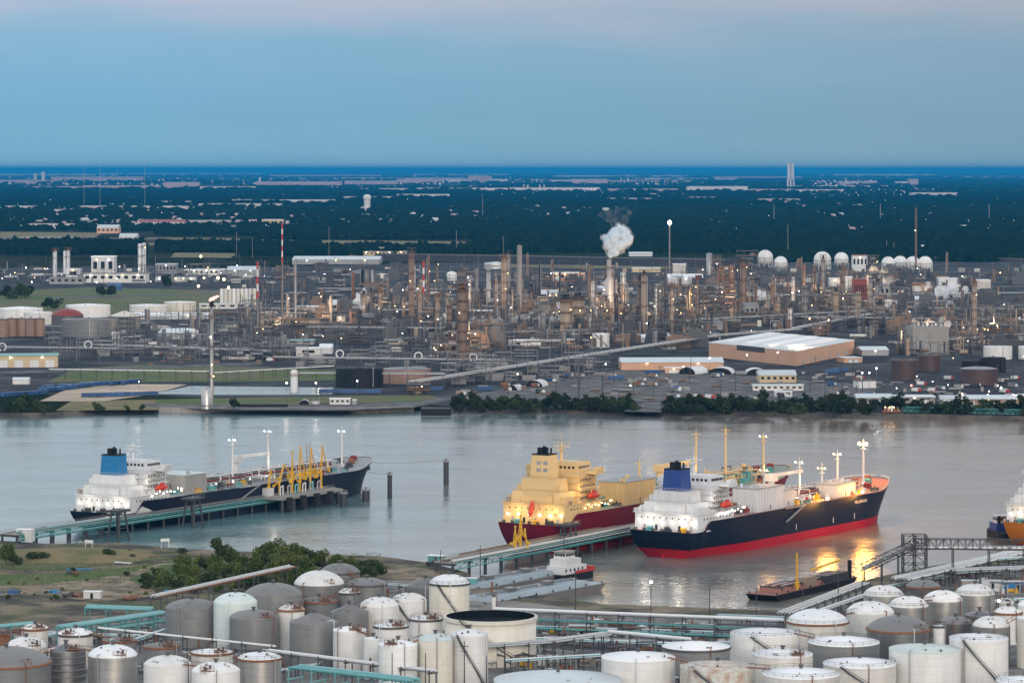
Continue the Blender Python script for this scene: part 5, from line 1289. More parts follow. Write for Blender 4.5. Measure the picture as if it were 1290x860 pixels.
LEAFD = leafmat('dark_leaves', (.026, .045, .018), (.042, .066, .026), (.065, .088, .034))
LEAFY = leafmat('light_leaves', (.075, .11, .026), (.11, .145, .04), (.16, .175, .06))
rng = np.random.default_rng(5)

def crown_mesh(name, m, lobes, nleaf, size, hgt, rad, base):
    """leaf clumps spread through several uneven lobes"""
    V = []; Fc = []
    for k in range(lobes):
        a = rng.uniform(0, 6.28); rr = rad * rng.uniform(.1, .68) * (k > 0); cz = base + (hgt - base) * rng.uniform(.25, .85)
        c = np.array([rr * math.cos(a), rr * math.sin(a), cz]); lr = rad * rng.uniform(.30, .55)
        cnt = nleaf // lobes
        d = rng.normal(size=(cnt, 3)); d /= np.linalg.norm(d, axis=1)[:, None]
        rad_ = lr * rng.uniform(.45, 1.08, (cnt, 1)) ** .6
        pos = c + d * rad_ * np.array([1, 1, .85])
        pos[:, 2] = np.maximum(pos[:, 2], base * .5)
        for p, dd in zip(pos, d):
            nrm = dd + rng.normal(size=3) * .55; nrm /= np.linalg.norm(nrm)
            u = np.cross(nrm, rng.normal(size=3)); u /= np.linalg.norm(u) + 1e-9; w = np.cross(nrm, u)
            s = size * rng.uniform(.55, 1.3); o = len(V)
            V += [tuple(p + u * s), tuple(p + w * s * .8), tuple(p - u * s * .9), tuple(p - w * s * .7 + nrm * s * .3)]
            Fc.append((o, o + 1, o + 2, o + 3))
    mb = MB(); mb.v = V; mb.f = Fc; mb.m = [0] * len(Fc); mb.s = [False] * len(Fc)
    return mb.mesh(name, m)

def trunk_mesh(hgt, r0, nb=5):
    mb = MB(); mb.cyl(0, 0, r0, -.5, hgt * .55, 7, 0, r0 * .55)
    for k in range(nb):
        a = 6.28 * k / nb + R.uniform(-.4, .4); z = hgt * R.uniform(.28, .52); q = hgt * R.uniform(.22, .36)
        mb.tube((0, 0, z), (q * math.cos(a), q * math.sin(a), z + hgt * R.uniform(.18, .34)), r0 * .35, 5)
    return mb.mesh('trunk', WOOD)

TREES = []
def tree_kind(m, hgt, rad, nleaf, size, lobes=9, base=None):
    c = crown_mesh('crown', m, lobes, nleaf, size, hgt, rad, base if base is not None else hgt * .28)
    return (c, trunk_mesh(hgt, max(.18, hgt * .03)), hgt)
NEARK = [tree_kind(LEAF, 10, 4.6, 1500, .42), tree_kind(LEAFY, 9, 4.4, 1400, .42), tree_kind(LEAFD, 10, 4.2, 1500, .42), tree_kind(LEAF, 7, 4.6, 1200, .42, 8, .8), tree_kind(LEAFD, 4, 3.4, 800, .36, 7, .2), tree_kind(LEAFY, 3.2, 3.0, 700, .34, 6, .1)]
LEAFF = leafmat('bank_leaves', (.014, .026, .012), (.024, .038, .017), (.042, .056, .024))
FARK = [tree_kind(LEAFF, 8, 4.8, 480, .7, 8, .6), tree_kind(LEAFD, 6.5, 4.6, 420, .7, 8, .4), tree_kind(LEAFF, 5, 4.4, 360, .65, 7, .2), tree_kind(LEAFF, 10, 3.8, 420, .7, 8, 1.5)]
def tree(kind, loc, s, label, group, name='tree', cat='tree'):
    c, tr, hg = kind
    t = thing(name, label, cat, loc, R.uniform(0, 6.28), group); t.scale = (s * R.uniform(.9, 1.15), s * R.uniform(.9, 1.15), s)
    link('crown', c, t); link('trunk', tr, t)
    return t
# trees of the near shore, one by one: x, y of the foot, size, kind
near = [(277, 714, .95, 2, 'dark round tree standing alone at the water by the left trestle'), (342, 722, 1.05, 0, 'tallest green tree in the middle of the shore thicket'), (358, 723, 1.0, 1, 'light green tree right of the tallest one'), (330, 722, .9, 1, 'light green tree left of the tallest one'),
        (372, 722, .95, 0, 'green tree toward the right of the thicket'), (388, 722, .8, 2, 'slim dark tree at the right of the thicket'), (404, 722, .75, 0, 'small tree where the thicket thins'), (378, 728, .8, 1, 'pale tree before the slim dark one'), (348, 731, .9, 1, 'yellow green tree at the front of the thicket'),
        (316, 727, .9, 3, 'broad bush left in the thicket'), (300, 722, .8, 3, 'broad bush behind the dark round tree'), (420, 722, .55, 3, 'low bush near the bare sapling'), (362, 735, .75, 3, 'broad bush at the foot of the thicket')]
for x, y, s, k, lab in near: tree(NEARK[k], P(x, y), s * 1.15, lab, 'trees of the near shore')
spots = [(258, 718), (246, 726), (270, 727), (286, 733), (262, 737), (240, 739), (232, 732), (222, 742), (250, 746), (275, 744), (300, 736), (315, 738), (330, 736), (296, 744), (205, 743), (190, 741), (212, 737), (435, 722), (446, 722), (458, 721), (470, 720), (480, 719), (430, 727), (448, 728), (465, 726), (410, 728), (392, 730), (478, 724), (415, 733),
         (395, 724), (384, 716), (400, 718), (440, 726), (455, 725), (345, 716), (365, 717), (322, 716), (354, 738), (372, 741), (340, 742), (318, 745), (284, 722), (272, 720), (292, 728), (306, 730), (324, 731), (390, 736), (405, 735), (425, 730),
         (236, 716), (226, 722), (200, 729), (185, 735), (250, 712), (290, 711), (310, 712)]
for i, (x, y) in enumerate(spots):
    tree(NEARK[[4, 5, 3, 4][i % 4]], P(x, y), R.uniform(.75, 1.2), 'dense green bush in the thicket between the tanks and the water', 'bushes of the near shore thicket', 'bush', 'bush')
for i, (x, y, s, k, lab) in enumerate([(8, 710, 1.1, 3, 'dark bush at the left frame edge by the trestle'), (20, 711, .8, 4, 'smaller dark bush beside the left edge bush'), (42, 707, .9, 4, 'rounded dark bush right of the edge bushes, left of two'), (55, 706, .8, 4, 'rounded dark bush right of the edge bushes, right of two'), (136, 703, .9, 4, 'lone round bush on the grass mound'),
        (167, 703, .4, 4, 'tiny dark bush on the grass'), (163, 696, .35, 4, 'tiny bush near the water stand'), (230, 698, .6, 4, 'bush at the water edge left of the dark round tree')]):
    tree(NEARK[k], P(x, y), s, lab, 'bushes on the grass', 'bush', 'bush')
for k in range(26):
    x, y = R.uniform(-10, 205), R.uniform(714, 758)
    tree(NEARK[4 + k % 2], P(x, y), R.uniform(.18, .42), 'small weedy shrub on the sandy near shore', 'weedy shrubs on the sand', 'shrub', 'shrub')
# a bare sapling
p = P(421, 718); t = thing('bare_tree', 'leafless grey sapling at the right of the thicket', 'tree', p)
mb = MB(); mb.cyl(0, 0, .14, 0, 3, 5, 0, .09); mb.build('trunk', CONC, t)
mb = MB()
for k in range(16):
    a = R.uniform(0, 6.28); z = R.uniform(1.2, 4.5); q = R.uniform(.6, 2.0); mb.tube((0, 0, min(z, 3)), (q * math.cos(a), q * math.sin(a), z + R.uniform(.8, 2.2)), .045, 3)
mb.build('branches', CONC, t)
# belt of trees along the far bank
def along(pts, n, jit):
    out = []
    for i in range(n):
        f = (i + .5) / n * (len(pts) - 1); k = int(f); f -= k
        x = pts[k][0] + (pts[k + 1][0] - pts[k][0]) * f; y = pts[k][1] + (pts[k + 1][1] - pts[k][1]) * f
        out.append((x + R.uniform(-3, 3), y + R.uniform(-jit, jit)))
    return out
for pts, n_, jit, sc_, lab in [([(566, 517), (680, 517), (800, 515)], 60, 3.2, 1.0, 'tree in the thick green belt left of the boat ramp'), ([(575, 514), (650, 512), (720, 511), (800, 512)], 34, 1.5, .8, 'tree in the thick green belt left of the boat ramp'),
        ([(842, 518), (940, 519), (1100, 521)], 66, 3.2, 1.0, 'tree in the dark belt right of the boat ramp'), ([(840, 513), (940, 512), (1010, 510), (1110, 514)], 40, 1.6, .9, 'tree in the dark belt right of the boat ramp'), ([(1110, 518), (1290, 522), (1310, 523)], 60, 2.0, 1.1, 'tree behind the green truss walkway on the far bank')]:
    for x, y in along(pts, n_, jit):
        tree(FARK[R.randrange(4)], P(x, y), sc_ * R.uniform(.65, 1.15), lab, lab.replace('tree in', 'trees of').replace('tree behind', 'trees behind'))
for x, y, s, lab in [(22, 519, 1.3, 'big dark tree at the far bank left corner, left of three'), (33, 517, 1.4, 'big dark tree at the far bank left corner, middle of three'), (45, 519, 1.1, 'big dark tree at the far bank left corner, right of three'), (10, 522, .9, 'low tree at the left end of the far bank'), (58, 521, .7, 'low bush beside the left corner trees'), (124, 518, .8, 'lone dark bush on the dry bank'), (160, 517, .5, 'small bush by the quay, left of two'), (179, 517, .5, 'small bush by the quay, right of two'), (295, 515, .9, 'dark bush beside the flare stack'),
        (8, 376, 2.0, 'dark tree on the left lawn, edge one'), (25, 375, 2.6, 'dark tree on the left lawn, biggest of four'), (18, 377, 1.8, 'dark tree on the left lawn, low front one'), (36, 374, 1.8, 'dark tree on the left lawn, right one'), (210, 363, 2.2, 'dark spreading tree among the lit buildings at left'), (128, 374, 1.8, 'tree beside the blue shed, left of two'), (140, 374, 1.8, 'tree beside the blue shed, right of two'), (60, 389, 1.6, 'dark tree behind the white tanks, left of two'), (72, 389, 1.6, 'dark tree behind the white tanks, right of two')]:
    tree(FARK[R.randrange(2)], P(x, y), s, lab, 'lone trees on the far side')
# grass tufts and weeds on the near shore
mb = MB(); 
for k in range(14000):
    x = R.uniform(-20, 480); y = R.uniform(696, 757)
    if 735 - max(0, x - 150) * .5 + 2 < y < 757 and x < 205 and R.random() < .93: continue
    if y > 757 - max(0, (x - 180)) * .16: continue
    p = P(x, y); h_ = R.uniform(.2, .7); a = R.uniform(0, 3.14); w_ = R.uniform(.06, .22)
    c_, s_ = math.cos(a) * w_, math.sin(a) * w_
    mb.add([(p.x - c_, p.y - s_, 0), (p.x + c_, p.y + s_, 0), (p.x + c_ * .4 + R.uniform(-.2, .2), p.y + s_ * .4, h_)], [(0, 1, 2)])
stuff(mb.build('weeds', LEAF), 'patchy weeds and grass tufts on the near shore', 'weeds')
# far woodland: canopy clumps, one mass
def woodland(name, label, areas, m, seed):
    g_ = np.random.default_rng(seed)
    ico = [(0, 0, 1)] + [(math.cos(a) * .72, math.sin(a) * .72, .62) for a in [k * 2 * math.pi / 6 for k in range(6)]] + [(math.cos(a), math.sin(a), -.15) for a in [(k + .5) * 2 * math.pi / 6 for k in range(6)]]
    fc = [(0, 1 + k, 1 + (k + 1) % 6) for k in range(6)] + [(1 + k, 7 + k, 1 + (k + 1) % 6) for k in range(6)] + [(1 + (k + 1) % 6, 7 + k, 7 + (k + 1) % 6) for k in range(6)]
    ico = np.array(ico); fc = np.array(fc); V = []; FF = []; off_ = 0
    for (x0, x1, y0, y1, n_, s_, hg) in areas:
        xs = g_.uniform(x0, x1, n_); ys = g_.uniform(y0, y1, n_)
        Y = H * F / (ys - HY); X = (xs - CX) * Y / F
        for i in range(n_):
            w_ = s_ * g_.uniform(.6, 1.3); h_ = hg * g_.uniform(.6, 1.25)
            v = ico * np.array([w_, w_, h_]) + g_.normal(size=(13, 3)) * np.array([w_, w_, h_]) * .13
            v[:, 0] += X[i]; v[:, 1] += Y[i]; v[:, 2] = np.maximum(v[:, 2] + h_ * .3, 0)
            V.append(v); FF.append(fc + off_); off_ += 13
    V = np.concatenate(V); FF = np.concatenate(FF)
    me = bpy.data.meshes.new(name); me.from_pydata(V.tolist(), [], FF.tolist()); me.materials.append(m); me.update()
    return stuff(link(name, me), label, 'woodland')
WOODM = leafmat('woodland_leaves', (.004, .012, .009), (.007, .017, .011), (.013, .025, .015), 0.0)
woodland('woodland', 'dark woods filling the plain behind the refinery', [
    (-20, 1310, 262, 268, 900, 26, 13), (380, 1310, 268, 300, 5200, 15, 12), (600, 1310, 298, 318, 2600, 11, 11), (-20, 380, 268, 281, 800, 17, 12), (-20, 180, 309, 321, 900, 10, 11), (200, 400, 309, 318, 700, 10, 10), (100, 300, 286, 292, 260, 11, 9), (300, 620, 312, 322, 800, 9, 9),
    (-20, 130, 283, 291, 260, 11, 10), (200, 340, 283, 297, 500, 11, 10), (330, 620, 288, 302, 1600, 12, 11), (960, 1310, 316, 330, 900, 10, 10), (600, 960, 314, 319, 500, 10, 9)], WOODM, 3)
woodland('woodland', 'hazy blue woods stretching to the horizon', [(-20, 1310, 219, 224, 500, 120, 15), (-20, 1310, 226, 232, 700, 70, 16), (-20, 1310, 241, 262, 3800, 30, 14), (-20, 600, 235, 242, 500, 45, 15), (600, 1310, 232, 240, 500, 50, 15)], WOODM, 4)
# ------------------------------------------------------------------ refinery
def column(label, x, yb, yt, w, m, plat=3, top='dome', cap=None, group='refinery columns', name='distillation_column', cat='column', taper=1.0, lit=None, skirt=None, lower=None):
    """slender process tower: x, foot row, top row, width in pixels"""
    p = P(x, yb); s = mpp(yb); hgt = (yb - yt) * s; r = max(w * s / 2 * 1.12, .5)
    t = thing(name, label, cat, p, R.uniform(0, 6), group)
    mb = MB(); r2 = r * taper
    if top == 'dome': prof = [(r, 0), (r2, hgt - r2 * .7), (r2 * .8, hgt - r2 * .25), (.02, hgt)]
    else: prof = [(r, 0), (r2, hgt), (r2 * .8, hgt), (r2 * .8, hgt - 1)]
    mb.rings(prof, 14); mb.build('shell', m, t)
    if lower:
        mb = MB(); mb.rings([(r * 2.0, 0), (r * 2.0, hgt * lower), (r * 1.02, hgt * (lower + .07))], 14); mb.build('lower_shell', m, t)
    for k in range(plat):
        z = hgt * (k + 1) / (plat + .35); q = MB(); ro = r + min(2.2, max(1.0, r * .45)); a0 = R.uniform(0, 3)
        q.rings([(r * .98, z), (ro, z), (ro, z + .25), (r * .98, z + .25)], 10, 0, False, a0=a0)
        for a in range(8):
            aa = a0 + a * .785; q.tube((ro * math.cos(aa), ro * math.sin(aa), z), (ro * math.cos(aa), ro * math.sin(aa), z + 1.3), .11, 3)
            ab = aa + .785; q.tube((ro * math.cos(aa), ro * math.sin(aa), z + 1.3), (ro * math.cos(ab), ro * math.sin(ab), z + 1.3), .11, 3)
        q.build('platform', DARK if k % 2 else RUST, t)
    mb = MB(); aa = R.uniform(0, 6.3); q = r + .6
    mb.path([(q * math.cos(aa), q * math.sin(aa), .5), (q * math.cos(aa), q * math.sin(aa), hgt * .93), (0, 0, hgt + .8)], max(.28, r * .14), 5); mb.build('riser_pipe', R.choice([GALV, GALVD, TANC]), t)
    if plat:
        mb = MB(); aa += 2; q = r + .4
        for d in (-.35, .35): mb.tube((q * math.cos(aa) + d, q * math.sin(aa), 0), (q * math.cos(aa) + d, q * math.sin(aa), hgt), .1, 3)
        mb.build('ladder', STEEL, t)
    if cap:
        mb = MB(); mb.box(-r * 1.5, r * 1.5, -r * 1.5, r * 1.5, hgt, hgt + .4)
        for sx in (-1.4, 1.4):
            for sy in (-1.4, 1.4): mb.tube((sx * r, sy * r, hgt), (sx * r, sy * r, hgt + 3.5), .2, 4)
        mb.box(-r * 1.5, r * 1.5, -r * 1.5, r * 1.5, hgt + 3.5, hgt + 3.8); mb.cyl(0, 0, r * .6, hgt, hgt + 3, 8); mb.build('top_frame', cap, t)
    for k in range(lit or 0):
        mb = MB(); z = hgt * R.uniform(.15, .95); a = R.uniform(-2.4, -.7) - t.rotation_euler.z; q = r + .9
        mb.ball((q * math.cos(a), q * math.sin(a), z), max(.3, s * .32), 6, 4); mb.build('lamp', R.choice([LY, LY, LW]), t)
    return t

def striped(label, x, yb, yt, w, bands, from_f=0.0):
    p = P(x, yb); s = mpp(yb); hgt = (yb - yt) * s; r = w * s / 2
    t = thing('striped_stack', label, 'stack', p, 0, 'red and white banded stacks')
    if from_f > 0:
        mb = MB(); mb.cyl(0, 0, r * .9, 0, hgt * from_f, 10); mb.build('base_pipe', GREYC, t)
        for a in range(3):
            mb = MB(); aa = a * 2.09; mb.tube((r * 3 * math.cos(aa), r * 3 * math.sin(aa), 0), (r * math.cos(aa), r * math.sin(aa), hgt * from_f), .3, 4); mb.build('strut', STEEL, t)
    for k in range(bands):
        f0 = from_f + (1 - from_f) * k / bands; f1 = from_f + (1 - from_f) * (k + 1) / bands
        mb = MB(); mb.cyl(0, 0, r, hgt * f0, hgt * f1, 10); mb.build('band', REDP if (bands - k) % 2 else SHIPW, t)
    mb = MB(); mb.cyl(0, 0, r * 1.4, hgt, hgt + 1.2, 8, 0, r * .8); mb.build('tip', DARK, t)
    return t

for a in [
 ('tall brown column with dark crown left of the striped stack', 518.5, 405, 317, 6.5, BROWN, 4, 'flat', DARK),
 ('lamp-lit tan column at the foot of the striped stack', 529, 403, 358, 5, TANC, 5, 'dome', None),
 ('thin pinkish column right of the middle striped stack', 540, 378, 322, 3.2, BROWN, 5, 'dome', None),
 ('lit stubby column behind the steam puff', 551, 420, 374, 4.6, TANC, 3, 'dome', RUST),
 ('fat rust-lit column ringed by many platforms', 582.5, 455, 362, 11.5, BROWN, 7, 'dome', RUST),
 ('grey stack left of the duct', 600.5, 376, 338, 4, GREYC, 1, 'flat', None),
 ('pale stack rising from the dark duct house', 615.5, 390, 333, 5.2, SILVER, 2, 'flat', None),
 ('tan tower with open lattice crown', 635, 395, 325, 5.5, TANC, 5, 'dome', RUST),
 ('grey tower behind the lattice crowned one', 640.5, 388, 320, 4, GREYC, 4, 'dome', DARK),
 ('tallest smooth grey stack near the middle', 654.5, 398, 309, 5.6, GREYC, 0, 'flat', None),
 ('short reddish stack right of the smooth grey one', 664.5, 358, 319, 3, BROWN, 1, 'flat', None),
 ('thin black stack with a light on top', 680.3, 380, 331, 2.2, BLACKP, 0, 'flat', None),
 ('thin black stack before the orange shed', 705.5, 372, 342, 2.2, BLACKP, 0, 'flat', None),
 ('fat tan drum, left of a pair', 713, 420, 375, 13.5, TANC, 3, 'flat', DARK),
 ('fat tan drum with brown ladders, right of a pair', 728, 417, 373, 13.5, TANC, 4, 'flat', DARK),
 ('thin pink stack in front of the road', 742.5, 380, 334, 2.8, BROWN, 1, 'flat', None),
 ('stack with fat lower half that feeds the big steam cloud', 767.5, 398, 327, 5.2, SILVER, 2, 'flat', None),
 ('slim tan column left of the brown twin', 784, 402, 356, 3.2, TANC, 4, 'dome', None),
 ('slim grey column left of the brown twin', 789.5, 407, 357, 3, GREYC, 4, 'dome', None),
 ('dark brown column with headframe', 806, 415, 350, 4.5, BROWN, 2, 'flat', DARK),
 ('broad lit tan column beside the dark brown one', 811.5, 416, 345, 6.6, TANC, 2, 'flat', DARK),
 ('column wound with pale rungs', 826.5, 416, 361, 4.2, SILVER, 9, 'dome', None),
 ('dark blue slim column', 838, 372, 338, 3, DARK, 1, 'dome', None),
 ('tan column with white foot', 846, 425, 361, 4.6, TANC, 6, 'dome', RUST),
 ('slim grey column right of the white-footed one', 851, 414, 364, 3, GREYC, 4, 'dome', None),
 ('slim brown column right of the white-footed one', 856.5, 407, 354, 3.4, BROWN, 4, 'dome', DARK),
 ('short grey column in the thicket of columns', 861.5, 416, 388, 2.8, GREYC, 2, 'dome', None),
 ('reddish column left of the brick-coloured furnace', 878.5, 412, 352, 3.6, BROWN, 4, 'dome', REDD),
 ('square pale tower behind the red furnace', 893.5, 347, 319, 6.6, SILVER, 0, 'flat', None),
 ('pale slim column over the red furnace', 921.5, 380, 334, 3.4, TANC, 3, 'flat', None),
 ('broad brown column with lit side right of the furnace', 937, 388, 329, 7, BROWN, 3, 'flat', DARK),
 ('dark column shadowing the broad brown one', 930.5, 388, 326, 4, DARK, 3, 'flat', DARK),
 ('cream lit drum at the foot of the furnace', 923.5, 405, 389, 8, TANC, 1, 'flat', None),
 ('grey drum beside the cream lit one', 931, 402, 380, 5.5, GREYC, 1, 'flat', None),
 ('slim column right of the white steam mound', 952, 387, 358, 3.4, BROWN, 2, 'flat', None),
 ('bright white column left of the pointed one', 999.5, 392, 349, 4.6, SILVER, 4, 'dome', None),
 ('tall brown grey column in the right group', 1012, 390, 332, 4.4, BROWN, 3, 'flat', None),
 ('thin brown column between two taller ones at right', 1026.5, 391, 335, 3, BROWN, 2, 'flat', None),
 ('tallest pointed column in the right group', 1037, 392, 325, 4.4, GREYC, 5, 'dome', DARK),
 ('lean column before the white tower', 1062, 393, 331, 3.8, BROWN, 3, 'flat', None),
 ('short tan column in the right group', 1046, 396, 371, 4.2, TANC, 2, 'dome', None),
 ('short white column below the white tower', 1068, 393, 376, 3.6, SILVER, 2, 'dome', None),
 ('spiral-laddered column alone at the right', 1227.5, 433, 356, 5.2, TANC, 7, 'dome', RUST),
 ('low grey column behind the spiral-laddered one', 1221, 428, 405, 4, GREYC, 1, 'flat', None),
 ('thin grey stack at the left of the refinery', 372.5, 411, 326, 2.5, SILVER, 1, 'flat', None),
 ('thin grey stack before the orange-walled shed', 417, 405, 372, 2.6, GREYC, 1, 'flat', None),
 ('slim grey column left of the thin stack', 362, 413, 371, 2.6, GREYC, 3, 'dome', None),
 ('rust and black stack left of the steam puff', 445, 377, 343, 3.2, RUST, 1, 'flat', None),
 ('solid black stack behind the steam puff', 456.5, 362, 339, 3.4, BLACKP, 0, 'flat', None),
 ('pale stack behind the black one', 469, 362, 340, 2.6, SILVER, 0, 'flat', None),
 ('pinkish drum column right of the steam puff', 465, 388, 369, 4.8, BROWN, 2, 'dome', None),
 ('lit tan column right of the steam puff', 479, 402, 367, 4, TANC, 5, 'dome', RUST),
 ('white twin tower at the left plant', 176.5, 346, 307, 4.6, SHIPW, 3, 'flat', None),
 ('white twin tower at the left plant, right half', 181.5, 346, 306, 4.4, SHIPW, 3, 'flat', None),
 ('white column with pink head, leftmost of three', 69.5, 351, 316, 4.2, SHIPW, 1, 'flat', RUST),
 ('white column with pink head, middle of three', 81.5, 347, 316, 3, SHIPW, 1, 'flat', None),
 ('white column with pink head, right of three', 86, 347, 315, 4, SHIPW, 1, 'flat', RUST),
 ('white upright vessel on the far quay lawn', 370.5, 494, 465, 8.4, SHIPW, 1, 'dome', None),
 ('slim lit column low at the left plant', 330, 428, 398, 3.2, TANC, 3, 'dome', None),
 ('pink column behind the road embankment', 696, 352, 327, 2.6, BROWN, 1, 'flat', None),
 ('far small stack behind the spheres', 1193, 342, 318, 2.5, BROWN, 1, 'flat', None),
 ('white column between the fat pair and the steam stack', 751, 410, 385, 3.2, SILVER, 2, 'dome', None),
 ('grey column before the steam stack', 758, 412, 372, 2.6, GREYC, 3, 'dome', None),
 ('slim column right of the steam stack', 776, 398, 352, 2.6, GREYC, 3, 'dome', None),
 ('slim column between the rung-wound and white-footed ones', 833, 412, 356, 2.6, GREYC, 3, 'dome', None),
 ('slim brown column behind the furnace frame', 870, 404, 362, 2.6, BROWN, 3, 'dome', None),
 ('slender pale column among the middle towers', 592, 396, 352, 2.6, SILVER, 3, 'dome', None),
 ('slender tan column among the middle towers', 625, 398, 350, 2.6, TANC, 3, 'dome', None),
 ('slender column at the end of the cooling tower', 645, 404, 366, 2.6, GREYC, 3, 'dome', None),
 ('slim column above the dark box building', 497, 402, 372, 2.6, GREYC, 3, 'dome', None),
 ('slim tan column left of the tall brown one', 508, 404, 376, 2.8, TANC, 3, 'dome', None),
 ('slim grey column in front of the right drum', 981, 398, 372, 2.8, GREYC, 3, 'dome', None),
 ('slim pale column right of the lean one', 1101, 396, 374, 2.6, SILVER, 2, 'dome', None),
]:
    t = column(*a[:6], plat=a[6], top=a[7], cap=a[8], lit=(1 if a[6] >= 3 else 0), lower=.62 if 'fat lower half' in a[0] else None)
striped('red and white banded stack, second from left', 324.5, 432, 330, 2.8, 5, .55)
striped('tall red and white flare mast at left', 355.5, 412, 281, 1.7, 7, .62)
striped('red and white banded stack near the tall brown column', 533.5, 410, 329, 2.8, 5, .50)
column('very tall brown flare mast before the spheres', 1154, 345, 262, 2.2, BROWN, 8, 'flat', None, name='flare_mast', cat='mast', taper=.8, lit=1)
column('very tall thin flare mast right of the steam cloud', 843.5, 352, 283, 1.6, GREYC, 5, 'flat', None, name='flare_mast', cat='mast', taper=.8)
p = P(843.5, 352); mb = MB(); mb.ball((p.x, p.y, (352 - 280.5) * mpp(352)), 2.1, 8, 6, 0, 1.5); tag(mb.build('flare_flame', LW), 'white flame on the thin flare mast by the steam', 'flame')
# the flare stack on the far quay, with its flame
t = column('grey flare stack with pink flame standing on the far quay', 266.5, 513, 386, 3.6, SILVER, 3, 'flat', None, name='flare_stack', cat='flare stack', taper=.8, lit=3)
p = P(266.5, 513); s = mpp(513)
mb = MB(); mb.cyl(0, 0, 1.5, 0, 2.4, 10); mb.cyl(0, 0, 1.0, 2.4, 4.5, 10); mb.build('flare_tip', BLACKP, t, (0, 0, (513 - 386) * s)); 
mb = MB(); z0 = (513 - 384) * s + 3
for k in range(7): mb.ball((k * .75 - .4, 0, z0 + k * .40 + (k % 2) * .4), 1.3 - .12 * k, 8, 5, 0, .8)
tag(mb.build('flare_flame', FLAME, None, (p.x, p.y, 0)), 'small pink flame blowing right from the quay flare stack', 'flame')
t = thing('knockout_drum', 'grey drum at the foot of the quay flare stack', 'drum', P(260, 515), 0)
mb = MB(); mb.rings([(3.3, 0), (3.3, 12), (2.0, 13.2), (.02, 13.6)], 18); mb.build('shell', GALV, t); mb = MB(); mb.rings([(3.3, 2), (3.7, 2), (3.7, 2.4), (3.3, 2.4)], 18, 0, False); mb.build('ring', STEEL, t)

# ------------------------------------------------------------------ spheres
def sphere(label, x, yb, d):
    s = mpp(yb); r = d * s / 2; p = P(x, yb)
    t = thing('storage_sphere', label, 'sphere', p, R.uniform(0, 1), 'storage spheres')
    mb = MB(); mb.ball((0, 0, r + 1.6), r, 28, 16); mb.build('shell', WHITE, t)
    for k in range(10):
        a = k * .628; mb = MB(); mb.tube((r * .97 * math.cos(a), r * .97 * math.sin(a), 0), (r * .97 * math.cos(a), r * .97 * math.sin(a), r + 1.6), .5, 5); mb.build('leg', WHITE2, t)
    mb = MB(); mb.rings([(r * 1.01, r + 1.4), (r * 1.06, r + 1.4), (r * 1.06, r + 1.7), (r * 1.01, r + 1.7)], 24, 0, False); mb.build('walkway', STEEL, t)
    mb = MB(); mb.box(-2, 2, -2, 2, 2 * r + 1.4, 2 * r + 1.8); mb.tube((-2, -2, 2 * r + 3), (2, -2, 2 * r + 3), .2, 4); mb.tube((-2, -2, 2 * r + 1.6), (-2, -2, 2 * r + 3), .2, 4); mb.tube((2, -2, 2 * r + 1.6), (2, -2, 2 * r + 3), .2, 4); mb.build('top_platform', STEEL, t)
for x, yb, d, lab in [(964, 336, 20, 'white sphere half hidden by the brown frame'), (983.5, 341, 17, 'smaller cream sphere right of the hidden one'), (1036, 340, 22, 'blue shaded large sphere behind the columns'), (1060, 337, 18, 'white sphere behind pipework left of the white tower'),
       (1119, 342, 17.5, 'white sphere in the row of four, leftmost'), (1134, 341, 17.5, 'white sphere in the row of four, second'), (1150, 342.5, 18.5, 'white sphere in the row of four, behind the brown mast'), (1165.5, 342.5, 18.5, 'white sphere in the row of four, rightmost')]:
    sphere(lab, x, yb, d)

# ------------------------------------------------------------------ buildings
def house_box(label, x0, x1, yb, hpx, depth, wall, roof, rot=0.0, kind='flat', doors=0, wins=0, group=None, name='building', cat='building', doorm=None, lit=0):
    s = mpp(yb); a = P(x0, yb); w = (x1 - x0) * s; h = hpx * s
    t = thing(name, label, cat, (a.x, a.y, 0), rot, group)
    mb = MB(); mb.box(0, w, 0, depth, 0, h); mb.build('wall', wall, t)
    e = min(.6, w * .03)
    mb = MB()
    if kind == 'flat': mb.box(-e, w + e, -e, depth + e, h, h + max(.4, h * .05))
    elif kind == 'gable':
        rz = min(h * .55, depth * .18); mb.add([(-e, -e, h), (w + e, -e, h), (w + e, depth / 2, h + rz), (-e, depth / 2, h + rz), (w + e, depth + e, h), (-e, depth + e, h)], [(0, 1, 2, 3), (3, 2, 4, 5), (0, 3, 5), (1, 4, 2)])
    elif kind == 'arch':
        prof = []
    mb.build('roof', roof, t)
    for k in range(doors):
        mb = MB(); c = w * (k + .5) / doors; dw = w / doors * .28; mb.box(c - dw, c + dw, -.12, .05, 0, h * .62); mb.build('door', doorm or SHIPW, t)
    for k in range(wins):
        mb = MB(); c = w * (k + .5) / wins; dw = w / wins * .25; mb.box(c - dw, c + dw, -.10, .05, h * .45, h * .8); mb.build('window', GLASS, t)
    for k in range(lit):
        mb = MB(); c = w * (k + .5) / lit; mb.ball((c, -.8, h * .88), max(.35, s * .42), 6, 4); mb.build('wall_lamp', R.choice([LW, LY]), t)
    return t
